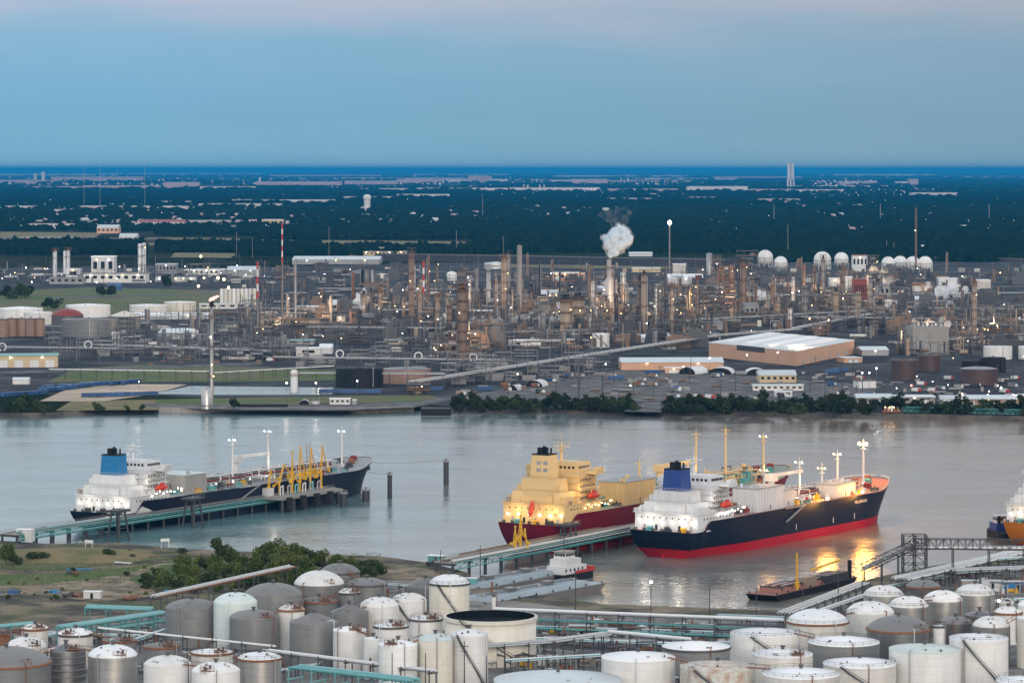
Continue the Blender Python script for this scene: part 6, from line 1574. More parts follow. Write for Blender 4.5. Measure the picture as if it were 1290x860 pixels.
def vault(label, x0, x1, yb, hpx, depth, m, rot=0.0, open_=True):
    s = mpp(yb); a = P(x0, yb); w = (x1 - x0) * s; h = hpx * s
    t = thing('arched_shelter', label, 'shelter', (a.x, a.y, 0), rot, 'arched shelters')
    mb = MB(); n_ = 12; prof = [(w / 2 - w / 2 * math.cos(math.pi * k / n_), h * math.sin(math.pi * k / n_)) for k in range(n_ + 1)]
    vs = [(x, 0, z) for x, z in prof] + [(x, depth, z) for x, z in prof]
    mb.add(vs, [(k, k + 1, n_ + 2 + k, n_ + 1 + k) for k in range(n_)], 0, True); mb.build('vault', m, t)
    mb = MB(); mb.add([(x, .4, z) for x, z in prof], [tuple(range(n_ + 1))]); mb.build('front', BLACKP if open_ else m, t)  # open mouths get a black sheet standing for the shade inside
    return t
B_ = 'refinery sheds and warehouses'
for a in [
 ('tan warehouse with green roof and four white doors on the far left', -6, 72, 463, 14.5, 30, TANW, TEALROOF, .12, 'flat', 4, 0, 2), 
 ('pair of pink sheds below the tan warehouse', 16, 36, 484, 6, 8, WALLW, METROOF, 0, 'gable', 2, 0, 0),
 ('low orange brick hall with long white roof', 783, 912, 466, 9.5, 26, ORANGEW, METROOF, .05, 'gable', 0, 0, 2),
 ('small orange annex before the low brick hall', 838, 860, 470, 6.5, 8, ORANGEW, ROOFW, 0, 'flat', 1, 0, 1),
 ('beige long shed with a row of openings beside the poles', 957, 1003, 482, 9.5, 30, TANW, METROOF, .0, 'gable', 0, 6, 0),
 ('white flat office beside the beige shed', 949, 1012, 492, 6.5, 10, WALLW, METROOF, 0, 'flat', 0, 8, 0),
 ('white portable office at the yard fence', 976, 998, 500, 7, 6, SHIPW, METROOF, 0, 'flat', 1, 2, 0),
 ('blue grey workshop at mid right', 1086, 1120, 448, 7, 26, WALLG, METROOF, .1, 'gable', 0, 0, 1),
 ('long pink workshop with pale roof right of the brick hall', 1064, 1088, 457, 6, 16, ORANGEW, METROOF, .3, 'flat', 1, 0, 0),
 ('white block with four gantry lamps in the yard', 1082, 1106, 489, 9, 9, SHIPW, DARK, .35, 'flat', 3, 0, 0),
 ('white riverside warehouse, left half', 1080, 1124, 509, 8, 18, CONC, METROOF, 0, 'gable', 2, 3, 0),
 ('white riverside warehouse, right half', 1126, 1178, 508, 8, 18, CONC, METROOF, 0, 'flat', 3, 2, 1),
 ('pale blue riverside shed', 1185, 1206, 509, 7, 12, PALE, METROOF, 0, 'gable', 1, 0, 0),
 ('long cream riverside warehouse at the right edge', 1208, 1284, 510, 7.5, 20, TANC, METROOF, 0, 'gable', 3, 4, 1),
 ('rust red end shed at the right edge', 1285, 1302, 508, 10, 12, REDD, METROOF, 0, 'flat', 0, 0, 0),
 ('grey switch house with white roof below the cooling tower', 648, 706, 438, 9, 16, WALLG, ROOFW, .02, 'flat', 0, 6, 0),
 ('orange shed behind the white conical tank', 706, 746, 434, 6, 14, ORANGEW, ROOFW, 0, 'flat', 0, 4, 0),
 ('dark box building right of the steam puff', 481, 520, 403, 12, 25, DARK, GALVD, 0, 'flat', 0, 0, 1),
 ('dark boiler house with pale roof in the middle', 590, 620, 404, 12, 26, DARK, METROOF, 0, 'flat', 0, 0, 0),
 ('orange-walled shed with white roof at left centre', 373, 407, 394, 7.5, 28, ORANGEW, ROOFW, 0, 'flat', 0, 3, 0),
 ('white shed right of the orange-walled one', 414, 440, 392, 9, 28, SHIPW, METROOF, 0, 'gable', 0, 2, 0),
 ('white cold store on the left lawn edge', 373, 404, 449, 10, 18, WALLW, ROOFW, 0, 'flat', 0, 1, 0),
 ('white long shed with light strip roof', 402, 418, 446, 8, 24, SHIPW, ROOFW, 0, 'gable', 0, 0, 0),
 ('teal roofed low shed at left', 345, 395, 434, 5, 20, WALLG, TEALROOF, 0, 'flat', 0, 3, 0),
 ('wide grey canopy roof beside the small white tank', 199, 240, 428, 9, 28, WALLG, METROOF, -.2, 'gable', 0, 0, 0),
 ('pale terminal hall with long roof behind the left plant', 368, 478, 333, 6, 120, WALLG, METROOF, 0, 'gable', 0, 0, 3),
 ('tan office complex lit with many windows', 440, 512, 322, 5, 60, TANW, CONC, 0, 'flat', 0, 14, 5),
 ('tan upper block on the office complex roof line', 460, 488, 318, 6, 40, TANW, CONC, 0, 'flat', 0, 5, 0),
 ('orange and white container building before the road', 696, 737, 354, 10, 30, ORANGEW, ROOFW, 0, 'flat', 3, 5, 4),
 ('white sheds under the road, left', 682, 703, 381, 10, 30, SHIPW, METROOF, 0, 'gable', 1, 2, 1),
 ('white sheds under the road, right', 752, 764, 372, 8, 20, SHIPW, METROOF, 0, 'gable', 1, 2, 2),
 ('long white warehouse left of the red furnace', 842, 886, 358, 8, 50, SHIPW, ROOFW, 0, 'gable', 0, 0, 1),
 ('pale cylinder block behind the white warehouse', 848, 864, 347, 14, 20, SILVER, ROOFW, 0, 'flat', 0, 0, 0),
 ('white process block with orange crown', 1074, 1093, 342, 20, 18, SHIPW, RUST, 0, 'flat', 0, 4, 1),
 ('dark red furnace house below the white block', 1075.5, 1092, 382, 29, 20, REDD, REDD, 0, 'flat', 0, 6, 0),
 ('white twin boxes left of the red furnace house, left', 1045, 1060, 366, 15, 18, SHIPW, ROOFW, 0, 'flat', 0, 0, 1),
 ('white twin boxes left of the red furnace house, right', 1065, 1074, 362, 13, 18, CREAMT, ROOFW, 0, 'flat', 0, 0, 0),
 ('grey gable shed below the right columns', 893, 912, 416, 8, 18, CONC, ROOFG, .3, 'gable', 0, 0, 0),
 ('white tent shed by the pipe bridge', 822, 846, 430, 7, 22, SHIPW, ROOFW, .2, 'gable', 0, 0, 0),
 ('white tank shed left of the tent', 800, 822, 432, 7, 14, WALLW, ROOFW, 0, 'gable', 0, 0, 0),
 ('white low plant block right of the furnace house', 1098, 1130, 386, 7, 24, SHIPW, ROOFW, 0, 'flat', 0, 4, 1),
 ('white low plant block farther right', 1131, 1162, 384, 7, 24, WALLW, METROOF, 0, 'gable', 0, 3, 1),
 ('rust roofed hut behind the plant blocks', 1151, 1174, 367, 7, 22, CREAMT, RUST, 0, 'gable', 0, 0, 0),
 ('white shed behind the steam at right', 1183, 1206, 363, 12, 22, SHIPW, ROOFW, 0, 'flat', 0, 0, 0),
 ('grey block right of the steam at right', 1231, 1248, 365, 12, 22, SILVER, ROOFW, 0, 'flat', 0, 0, 0),
 ('white office hall beyond the highway at right', 1209, 1255, 323, 4, 40, SHIPW, ROOFW, 0, 'flat', 0, 8, 0),
 ('red barn beyond the brown mast', 1143, 1165, 318, 6, 30, REDD, METROOF, 0, 'gable', 0, 0, 0),
 ('red shed beyond the spheres', 1181, 1200, 317, 5, 30, REDD, METROOF, 0, 'flat', 0, 0, 0),
 ('white house on the far quay lawn with four windows', 415.5, 441, 509.5, 7, 6, SHIPW, ROOFW, 0, 'flat', 0, 4, 0),
 ('small grey hut beside the white quay house', 444, 449, 509.5, 5.5, 4, WALLG, ROOFW, 0, 'flat', 0, 0, 0),
 ('open dark shed beside the quay arch', 392, 403, 509, 5, 5, WALLG, DARK, 0, 'flat', 1, 0, 0),
 ('large white plant block at upper left', 115, 144, 351, 27, 30, SHIPW, ROOFW, 0, 'flat', 0, 3, 2),
 ('square white plant block left of the large one', 83, 101, 352, 13, 22, SHIPW, ROOFW, 0, 'flat', 0, 1, 1),
 ('long grey low plant hall below the white blocks', 62, 105, 358, 8, 22, WALLG, ROOFG, 0, 'flat', 0, 5, 0),
 ('long pale plant hall with lit front', 105, 184, 356, 11, 30, WALLW, ROOFG, -.05, 'flat', 0, 8, 4),
 ('blue shed among the left trees', 136, 152, 366, 6, 16, BLUEC, BLUEC, 0, 'gable', 0, 0, 0),
 ('grey factory block behind the left lawn', 196, 222, 345, 12, 30, WALLG, METROOF, 0, 'flat', 0, 6, 1),
 ('long lit warehouse row at left', 196, 246, 355, 5, 22, WALLW, ROOFW, 0, 'flat', 6, 0, 5),
 ('pale factory hall before the flare light', 232, 282, 347, 7, 40, WALLW, ROOFW, 0, 'flat', 0, 8, 2),
 ('striped silo hall under the banded stack', 286, 325, 348, 8, 40, WALLG, METROOF, 0, 'gable', 0, 0, 2),
 ('white long roofs right of the left tank group', 162, 262, 402, 5, 30, SHIPW, ROOFW, 0, 'gable', 0, 0, 2),
 ('white shed under the silo row', 251, 322, 389, 6, 16, WALLW, METROOF, 0, 'flat', 0, 6, 0),
 ('rust trimmed dark platform hall by the flare', 258, 306, 398, 4, 16, DARK, RUST, 0, 'flat', 0, 0, 0),
 ('two storey office at far left with pillars', 36, 90, 288, 6, 60, WALLW, CONC, 0, 'flat', 0, 12, 0),
 ('low dark-roofed school with white walls', 174, 232, 286, 6, 80, SHIPW, REDD, 0, 'gable', 0, 9, 0),
 ('beige lit block behind the tall flare mast', 330, 356, 285, 8, 60, TANW, ROOFW, 0, 'flat', 0, 5, 0),
 ('pink low house row left of the beige block', 235, 290, 285, 5, 60, ORANGEW, CONC, 0, 'gable', 0, 8, 0),
 ('pale vaulted sheds, left pair', 251, 281, 308, 4, 50, SHIPW, METROOF, 0, 'gable', 0, 0, 1),
 ('pale vaulted sheds, right pair', 286, 320, 308, 4, 50, SHIPW, METROOF, 0, 'gable', 0, 0, 1),
 ('pinkish hall on the far left field', 20, 96, 306, 6, 120, REDD, CONC, 0, 'flat', 0, 0, 0),
 ('white bungalow group by the field', 150, 172, 305, 7, 50, WALLW, METROOF, 0, 'gable', 0, 4, 0),
 ('pale house pair near the field', 122, 149, 294, 7, 50, ORANGEW, METROOF, 0, 'gable', 0, 5, 0),
 ('white hall by the distant embankment', 793, 822, 323, 3.5, 50, SHIPW, METROOF, 0, 'gable', 0, 0, 0),
 ('tan hall by the distant embankment', 797, 832, 343, 5, 40, TANW, METROOF, 0, 'flat', 0, 0, 0),
]:
    house_box(*a[:8], rot=a[8], kind=a[9], doors=a[10], wins=a[11], lit=a[12], group=B_)
# the big brick hall, set corner-on
c, a, b_ = P(1003, 461), P(893, 449), P(1076, 446); d_ = a + b_ - c
t = thing('building', 'big orange brick hall with wide pale roofs right of centre', 'building', (c.x, c.y, 0), 0, B_)
q = [v - c for v in (c, b_, d_, a)]; hh = 11.0
mb = MB(); mb.prism([(v.x, v.y) for v in q], 0, hh); mb.build('wall', ORANGEW, t)
mb = MB(); ex = [(v.x * 1.01, v.y * 1.01) for v in q]; mb.prism(ex, hh + .003, hh + .5); mb.build('roof', METROOF, t)
for k in range(4):
    mb = MB(); f = .12 + .22 * k; o0 = q[3] * f
    u = q[1] * .88
    mb.prism([(o0.x + u.x * .06, o0.y + u.y * .06), (o0.x + u.x, o0.y + u.y), (o0.x + u.x + q[3].x * .09, o0.y + u.y + q[3].y * .09), (o0.x + q[3].x * .09 + u.x * .06, o0.y + q[3].y * .09 + u.y * .06)], hh + .5, hh + 2.2); mb.build('roof_monitor', ROOFW, t)
mb = MB(); o0 = q[3] * .35; mb.prism([(o0.x, o0.y - .3), (o0.x + q[3].x * .32, o0.y + q[3].y * .32 - .3), (o0.x + q[3].x * .32, o0.y + q[3].y * .32 + 2), (o0.x, o0.y + 2)], 7.5, hh + .6); mb.build('loading_canopy', DARK, t)
for k in range(6):
    mb = MB(); o0 = q[1] * (.1 + .15 * k); mb.box(o0.x - 1.5, o0.x + 1.5, o0.y - .9, o0.y + .1, 1, 4.5); mb.build('door', WALLG, t)
for lab, x0, x1, yb, hp, dp, m, rt in [('white arched shelter right of the brick annex, left of three', 855, 878, 471, 9, 22, SHIPW, -.5), ('white arched shelter right of the brick annex, middle of three', 892, 922, 471, 8, 20, SHIPW, -.2), ('open dark-mouthed arched shelter beside the beige shed', 940, 966, 472, 7.5, 20, SHIPW, 0),
        ('open dark-mouthed arched shelter near the green belt', 662, 684, 487, 8, 18, SHIPW, -.25), ('little white arch on the far quay', 377, 390, 510, 6.5, 6, SHIPW, 0), ('white vault by the pipe bridge foot', 640, 652, 492, 7, 14, SHIPW, -.3)]:
    vault(lab, x0, x1, yb, hp, dp, m, rt)

# tanks and silos of the refinery
TG = 'refinery tanks'
for a in [
 ('brown silo at the left edge, first of five', 3, 15, 402, 16, 'cone', .12, BROWNT, BROWNT, 'k'), ('brown silo at the left edge, second of five', 15, 14, 401, 16, 'cone', .12, BROWNT, BROWNT, 'k'), ('brown silo at the left edge, third of five', 27.5, 14, 401, 16, 'cone', .12, BROWNT, BROWNT, 'k'), ('brown silo at the left edge, fourth of five', 39, 13, 401, 16, 'cone', .12, BROWNT, BROWNT, 'k'), ('brown silo at the left edge, last of five', 50.5, 13, 401, 16, 'cone', .12, BROWNT, BROWNT, 'k'),
 ('dark tank with rust red dome', 85, 40, 397, 15, 'dome', .42, TANKD, REDD, 'k'),
 ('broad grey tank with warm sheen before the white ones', 112, 68, 402, 15, 'cone', .04, TANKG, ROOFG, ''), ('grey tank with pale cone roof', 157, 40, 398, 14, 'cone', .36, TANKG, CREAMT, 'k'),
 ('large white tank behind the broad grey one', 111, 56, 384, 12, 'cone', .07, WHITE, ROOFW, ''), ('white tank at the far left behind the silos', 26, 56, 388, 10, 'cone', .08, WHITE, ROOFW, ''), ('white tank between silos and red dome', 48, 36, 393, 12, 'cone', .06, WHITE, ROOFW, ''),
 ('white tank behind the pale cone roof', 187, 48, 384, 9, 'cone', .06, WHITE, ROOFW, ''), ('white tank right of the group of white tanks', 227, 40, 380, 11, 'cone', .05, CREAMT, ROOFW, ''), ('small white tank before the flare stack', 240, 20, 416, 8, 'cone', .06, WHITE, ROOFW, ''),
 ('black tank on the quay lawn', 453, 60, 463.5, 13, 'cone', .04, BLACKP, BLACKP, 'r'), ('brown grey tank behind the black one', 512, 62, 464, 10, 'cone', .04, BROWNT, GALVD, 'r'),
 ('white tank with cone roof beside the pipe bridge', 757, 22, 420, 11, 'cone', .12, WHITE, ROOFW, 's'),
 ('dark brown tank with orange edge at right', 1139, 34, 453, 14, 'cone', .03, DARKBR, DARKBR, 'k'), ('dark purple brown tank right of the orange-edged one', 1170, 28, 447, 12, 'cone', .03, DARKBR, DARKBR, 'k'), ('squat dark tank with grey lit side', 1233, 46, 464, 11, 'dome', .1, DARKBR, GALVD, 'k'), ('black tank behind the squat dark one', 1228, 34, 454, 8, 'cone', .03, BLACKP, BLACKP, ''), ('black tank under the white one at right', 1251, 32, 450, 11, 'cone', .03, BLACKP, BLACKP, ''),
 ('white tank at the right above the black ones', 1257, 36, 436, 10, 'cone', .04, WHITE, ROOFW, 'r'), ('white tank cut by the right frame edge in the refinery', 1298, 30, 436, 10, 'cone', .04, WHITE, ROOFW, 'r'),
 ('low white tank among the right plant blocks', 1115, 18, 378, 8, 'cone', .1, WHITE, ROOFW, ''), ('low white tank near the steam mound', 905, 14, 360, 8, 'cone', .1, WHITE, ROOFW, ''), ('round white tank below the right columns', 990, 18, 356, 9, 'cone', .1, WHITE2, ROOFW, ''), ('grey round tank left of the middle columns', 480, 18, 345, 9, 'cone', .1, GALV, ROOFW, ''), ('pale dome among the middle lights', 569, 13, 345, 9, 'dome', .5, WHITE, WHITE, ''), ('white round tank behind the middle stacks', 625, 30, 331, 9, 'cone', .1, WHITE, METROOF, ''),
]:
    tank(*a, group=TG, n=28)
for k in range(9):
    tank('white silo in the row behind the flare stack', 279.5 + k * 5.1, 4.8, 364, 20, 'cone', .3, [WHITE, WHITE2, CREAMT][k % 3], ROOFW, '', 'white silo row', n=14)

# blue roll-off boxes on the sand pad
bm = MB(); bm.box(-5.5, 5.5, -1.2, 1.2, .4, 2.9, 0, .25, 0); bxm = bm.mesh('box', BLUEC)
rm_ = MB(); 
for k in range(8): rm_.box(-5 + k * 1.35, -4.8 + k * 1.35, -1.3, 1.3, .5, 2.8)
ribm = rm_.mesh('ribs', BLUEC)
wm_ = MB(); 
wm_.tube((0, -1.25, .4), (0, 1.25, .4), .4, 8)
whm = wm_.mesh('wheels', DARK)
def blue_box(x, y, rot, lab, grp):
    t = thing('roll_off_box', lab, 'container', P(x, y), rot, grp); link('box', bxm, t); link('ribs', ribm, t); link('rear_wheels', whm, t, (-4.2, 0, 0)); link('front_wheels', whm, t, (4.2, 0, 0))
for k in range(16): blue_box(58 + k * 7.6, 490 - k * .45 + R.uniform(-.6, .6), 1.3 + R.uniform(-.1, .1), 'blue roll-off box in the long back row on the sand', 'blue boxes, back row')
for k in range(14): blue_box(54 + k * 4.6, 494 - k * .5 + R.uniform(-.5, .5), 1.25, 'blue roll-off box in the second row on the sand', 'blue boxes, second row')
for k in range(11): blue_box(8 + k * 4.6, 499.5 - k * .25, 1.2, 'blue roll-off box in the row by the left trees', 'blue boxes, left row')
for k, x in enumerate([113, 121, 134, 146, 153, 160, 178, 189]): blue_box(x, 500.4 - k * .3, .05, 'blue roll-off box lined along the front kerb of the sand pad', 'blue boxes, front row')
for k, x in enumerate([412, 421, 430, 441, 462, 470]): blue_box(x, 495.5, .1, 'blue trailer parked below the black tank', 'blue trailers')
for x, y, lab in [(1048, 470, 'blue tarpaulined load in the right yard, left of two'), (1059, 468, 'blue tarpaulined load in the right yard, right of two'), (612, 492, 'blue container behind the green belt'), (548, 492, 'blue container by the bridge foot'), (776, 478, 'blue container in the equipment yard'), (822, 471, 'blue container by the brick hall')]:
    blue_box(x, y, R.uniform(-.4, .4), lab, 'blue containers')
# parked trucks and plant in the yards
cb = MB(); cb.box(-3.2, 1.4, -1.2, 1.2, .7, 3.1, 0, .05, .05); cabm = {}
def truck(x, y, m, lab, grp):
    t = thing('truck', lab, 'truck', P(x, y), R.uniform(-1, 1), grp)
    if m.name not in cabm:
        a = MB(); a.box(-3.4, 1.5, -1.2, 1.2, .8, 3.0, 0, .05, .05); b2_ = MB(); b2_.box(1.7, 3.4, -1.15, 1.15, .7, 2.6, 0, .3, .1)
        cabm[m.name] = (a.mesh('cargo_body', m), b2_.mesh('cab', SHIPW if m is not SHIPW else REDP))
        w_ = MB(); w_.tube((0, -1.2, .5), (0, 1.2, .5), .5, 8); cabm['w'] = w_.mesh('wheels', DARK)
    link('cargo_body', cabm[m.name][0], t); link('cab', cabm[m.name][1], t); link('rear_wheels', cabm['w'], t, (-2.3, 0, 0)); link('front_wheels', cabm['w'], t, (2.4, 0, 0))
for k in range(34):
    x = R.uniform(570, 1100); y = R.uniform(472, 505)
    m = R.choice([SHIPW, RUST, BROWN, TANC, BLUEC, GALVD, DARK, GALVD])
    truck(x, y, m, 'vehicle or machine parked in the equipment yard before the brick hall', 'vehicles in the equipment yard')
for k in range(14):
    truck(R.uniform(175, 345), R.uniform(436, 458), R.choice([SHIPW, RUST, DARK, TANC, GALVD]), 'vehicle parked in the yard behind the left lawn', 'vehicles behind the left lawn')
for k in range(14):
    truck(R.uniform(1105, 1285), R.uniform(478, 500), R.choice([SHIPW, DARK, DARK, GALVD, BROWN]), 'vehicle parked between the dark tanks and the riverside sheds', 'vehicles by the riverside sheds')

for k in range(46):
    x = R.choice([R.uniform(430, 680), R.uniform(690, 960), R.uniform(960, 1110)]); yb = R.uniform(372, 422)
    column('process column standing among the refinery units', x, yb, yb - R.uniform(16, 44), R.uniform(3.2, 7.5), R.choice([BROWN, GREYC, GREYC, TANC, SILVER, DARK]), plat=R.choice([2, 3, 4]), top=R.choice(['dome', 'flat']), cap=R.choice([None, None, DARK]), group='other refinery columns')
for k in range(16):
    x, yb = R.uniform(440, 1110), R.uniform(370, 425)
    house_box('boxy process furnace among the refinery columns', x, x + R.uniform(8, 20), yb, R.uniform(8, 17), R.uniform(12, 20), R.choice([DARK, GALVD, BROWN, WALLG]), R.choice([DARK, GALVD, ROOFG]), R.uniform(-.2, .2), R.choice(['flat', 'gable']), 0, 3, 'boxy furnaces', 'furnace', 'furnace')
# ------------------------------------------------------------------ pipe bridges of the refinery
G2 = 'refinery pipe bridges'
PB = lambda k: [(o_, 0, .35 + .15 * (i % 3), [PIPE, GALVD, TANC, PIPE, GALV][i % 5]) for i, o_ in enumerate([-k + 2 * k * j / 6 for j in range(7)])]
for lab, a, b_, z, w_, sp, ti in [('long double pipe bridge climbing right across the plant, lower half', (520, 495), (760, 456), 7, 9, 14, 2), ('long double pipe bridge climbing right across the plant, upper half', (760, 456), (905, 433), 7, 9, 14, 2), ('pipe bridge bending right above the brick hall', (905, 433), (1005, 425), 7, 9, 14, 2), ('pipe bridge running from the brick hall to the right columns', (1000, 424), (1100, 404), 7, 8, 14, 2),
        ('white pipe line on posts crossing the left lawn', (62, 478), (262, 481), 7, 2, 12, 1), ('white pipe line on posts right of the flare stack', (268, 481), (420, 472), 6, 3, 12, 1), ('pipe line passing before the black tank', (375, 487), (560, 488), 9, 4, 12, 2), ('pipe line with loops before the middle plant', (345, 462), (630, 466), 7, 4, 14, 1), ('pipe rack behind the silos at left', (0, 447), (150, 449), 6, 5, 12, 1), ('pipe rack through the left tank yard', (120, 444), (340, 452), 6, 5, 12, 1),
        ('pipe rack under the middle stacks', (330, 423), (560, 425), 8, 6, 16, 2), ('pipe rack below the fat pair of drums', (560, 432), (740, 428), 8, 6, 16, 2), ('pipe rack behind the dark tanks at right', (1130, 444), (1290, 431), 7, 6, 16, 2), ('pipe rack across the right plant', (1010, 410), (1290, 414), 8, 8, 18, 2), ('pipe rack behind the lone column at right', (1170, 398), (1290, 400), 8, 6, 18, 2),
        ('pipe rack along the far yard', (860, 382), (1290, 378), 8, 8, 24, 2), ('pipe rack through the upper middle yard', (400, 372), (640, 374), 8, 8, 20, 2), ('pipe rack beneath the right columns', (860, 415), (1090, 402), 8, 7, 18, 2), ('pipe rack in the upper left yard', (300, 398), (420, 400), 8, 6, 18, 2), ('pipe rack before the cooling tower', (480, 415), (660, 418), 7, 6, 16, 2)]:
    rack(lab, a, b_, z, w_, PB(w_ / 2 - .6) if w_ > 3 else [(0, 0, .45, PIPEW), (1, 0, .3, PIPEW)], sp, STEEL, 'pipe_bridge', G2, ti, 'pipe bridge')
def loop(x, yb, lab):
    s = mpp(yb); p = P(x, yb); t = thing('expansion_loop', lab, 'pipe', p, 0, 'round expansion loops')
    mb = MB(); r = 4.6 * s; z = 6.5 + r
    pts = [(r * math.cos(a), 0, z + r * math.sin(a)) for a in [-1.1 + (2 * math.pi - .9) * k / 20 for k in range(21)]]
    mb.path(pts, .55, 6); mb.path([(pts[0][0], 0, 6.5), pts[0]], .55, 6); mb.path([(pts[-1][0], 0, 6.5), pts[-1]], .55, 6); mb.build('loop_pipe', PIPEW, t)
    mb = MB(); mb.tube((0, 1, 0), (0, 1, z + r), .3, 4); mb.tube((-r, 1, 0), (-r, 1, z), .25, 4); mb.tube((r, 1, 0), (r, 1, z), .25, 4); mb.tube((-r, 1, z), (r, 1, z), .25, 4); mb.build('support', STEEL, t)
for x, y, lab in [(111, 449, 'white round pipe loop by the tan warehouse'), (428, 461, 'white round pipe loop left of the black tank'), (527, 464, 'white round pipe loop right of the black tank'), (596, 466, 'white round pipe loop under the fat rust-lit column'), (1197, 398, 'white pipe loop left of the lone column'), (3, 452, 'white pipe loop at the left frame edge')]: loop(x, y, lab)

# ------------------------------------------------------------------ process frames, cooling towers, furnace
def frame(label, x, yb, yt, wpx, depth, nl, m, m2, lit=2):
    s = mpp(yb); hgt = (yb - yt) * s; w = wpx * s; p = P(x, yb)
    t = thing('process_structure', label, 'structure', p, R.uniform(-.15, .15), 'open steel process structures')
    nc = 4; me = MB(); me.box(-.3, .3, -.3, .3, 0, hgt); pm_ = me.mesh('post', m)
    for i in range(nc):
        for j in range(2): link('post', pm_, t, (-w / 2 + w * i / (nc - 1), depth * j, 0))
    for k in range(nl):
        z = hgt * (k + 1) / nl; mb = MB(); mb.box(-w / 2 - .8, w / 2 + .8, -.8, depth + .8, z - .5, z)
        for i in range(9):
            xx = -w / 2 + w * i / 8; mb.tube((xx, -.8, z), (xx, -.8, z + 1.2), .12, 3)
        mb.tube((-w / 2, -.8, z + 1.2), (w / 2, -.8, z + 1.2), .14, 3)
        mb.build('floor', m if k % 2 else m2, t)
        for i in range(3):
            xx = R.uniform(-w * .4, w * .4); mb = MB(); r_ = R.uniform(.8, 2.0)
            if R.random() < .5: mb.cyl(xx, depth * .4, r_, z - hgt / nl, z - hgt / nl * R.uniform(.1, .5), 8)
            else: mb.tube((xx - 3, depth * .3, z - hgt / nl * .6), (xx + 3, depth * .3, z - hgt / nl * .6), r_ * .8, 8)
            mb.build('vessel', R.choice([TANC, GALV, BROWN, GREYC, SILVER]), t)
    for sg in (-1, 1):
        mb = MB()
        for k in range(nl): mb.tube((sg * w / 2, -.2, hgt * k / nl), (sg * w / 6, -.2, hgt * (k + 1) / nl), .2, 3)
        mb.build('bracing', m, t)
    for k in range(lit):
        mb = MB(); mb.ball((R.uniform(-w / 2, w / 2), -1.2, hgt * R.uniform(.2, 1)), max(.3, s * .34), 6, 4); mb.build('lamp', R.choice([LY, LW, LY]), t)
for a in [('dark steel process structure between the lattice tower and smooth stack', 646, 402, 372, 14, 14, 4, DARK, STEEL), ('brown process structure under the fat rust-lit column', 585, 452, 418, 40, 22, 4, BROWN, RUST), ('dark blue furnace frame of many floors', 893, 404, 360, 40, 30, 8, DARK, STEEL), ('brick-coloured furnace frame right of the dark one', 915, 398, 336, 18, 22, 8, RUST, BROWN),
        ('dark brown frame before the hidden sphere', 942, 352, 316, 26, 20, 6, DARK, BROWN), ('frame tower left of the furnace top', 902, 352, 322, 12, 16, 5, BROWN, DARK), ('dark frame beside the thin black stack', 690, 374, 344, 12, 14, 4, DARK, BROWN), ('rust lit frame left of the fat pair', 700, 412, 370, 12, 14, 5, DARK, RUST), ('low frame behind the steam puff', 470, 380, 358, 34, 20, 3, STEEL, RUST),
        ('lit frame under the tall red and white mast', 362, 424, 402, 44, 18, 3, DARK, RUST), ('lit frame under the second striped stack', 330, 434, 412, 20, 16, 3, DARK, BROWN), ('frame below the lit tan column', 540, 412, 388, 30, 16, 3, STEEL, BROWN), ('frame among the brown twin columns', 800, 412, 382, 28, 16, 4, DARK, STEEL), ('frame among the white-footed columns', 850, 416, 376, 26, 14, 5, DARK, STEEL),
        ('frame below the right columns', 1030, 398, 372, 40, 18, 4, STEEL, DARK), ('frame around the lean right column', 1064, 396, 366, 16, 14, 4, STEEL, BROWN), ('frame right of the red furnace house', 1103, 378, 344, 16, 16, 5, DARK, STEEL), ('orange-lit frame right of the lone column', 1258, 434, 410, 36, 18, 4, DARK, RUST), ('small lit frame below the middle plant', 552, 452, 434, 14, 10, 2, DARK, RUST),
        ('frame left of the row of four spheres', 1100, 346, 322, 14, 14, 4, STEEL, DARK), ('rusty frame before the brown grey tank', 527, 497, 484, 26, 8, 2, DARK, RUST), ('frame left of the steam stack', 758, 404, 372, 14, 12, 4, STEEL, BROWN), ('frame right of the steam stack', 780, 396, 366, 14, 12, 4, DARK, BROWN), ('frame by the cooling tower end', 620, 430, 408, 36, 16, 3, STEEL, RUST)]:
    frame(*a[:9], lit=4 if 'lit' in a[0] else 1)
for k in range(30):
    x = R.uniform(310, 1280); y = R.uniform(345, 425)
    frame('low steel unit lost in the refinery pipework', x, y, y - R.uniform(6, 18), R.uniform(8, 26), 12, R.choice([2, 3]), R.choice([STEEL, DARK, BROWN]), R.choice([STEEL, RUST, GALVD]), 0)
def cooling(label, x0, x1, yb, hpx, depth, rot):
    s = mpp(yb); a = P(x0, yb); w = (x1 - x0) * s; h = hpx * s
    t = thing('cooling_tower', label, 'cooling tower', (a.x, a.y, 0), rot, 'cooling towers')
    mb = MB(); mb.box(0, w, 0, depth, h * .45, h); mb.build('casing', CONC, t)
    mb = MB(); mb.box(.6, w - .6, .8, depth - .8, 0, h * .45)
    mb.build('louvre_wall', WALLG, t)
    nf = max(4, int(w / 9))
    for k in range(nf + 1):
        mb = MB(); mb.box(w * k / nf - .25, w * k / nf + .25, -.2, .5, 0, h * .45); mb.build('column', CONC, t)
    for k in range(nf):
        mb = MB(); cx_ = w * (k + .5) / nf; r_ = min(w / nf * .4, depth * .42); mb.rings([(r_, h), (r_ * .85, h + 1.6), (r_ * .92, h + 3.0)], 14, 0, True, (cx_, depth / 2)); mb.rings([(r_ * .83, h + 1.5), (.05, h + 1.5)], 14, 1, False, (cx_, depth / 2)); mb.build('fan_stack', [GALVD, BLACKP], t)
cooling('long pale cooling tower with a row of fan stacks', 645, 703, 418, 17, 14, .12)
cooling('grey cooling tower with sloped cells in the middle', 592, 634, 416, 14, 14, .05)
cooling('steam-shrouded cooling tower with yellow rail at right', 1150, 1196, 446, 34, 26, .1)
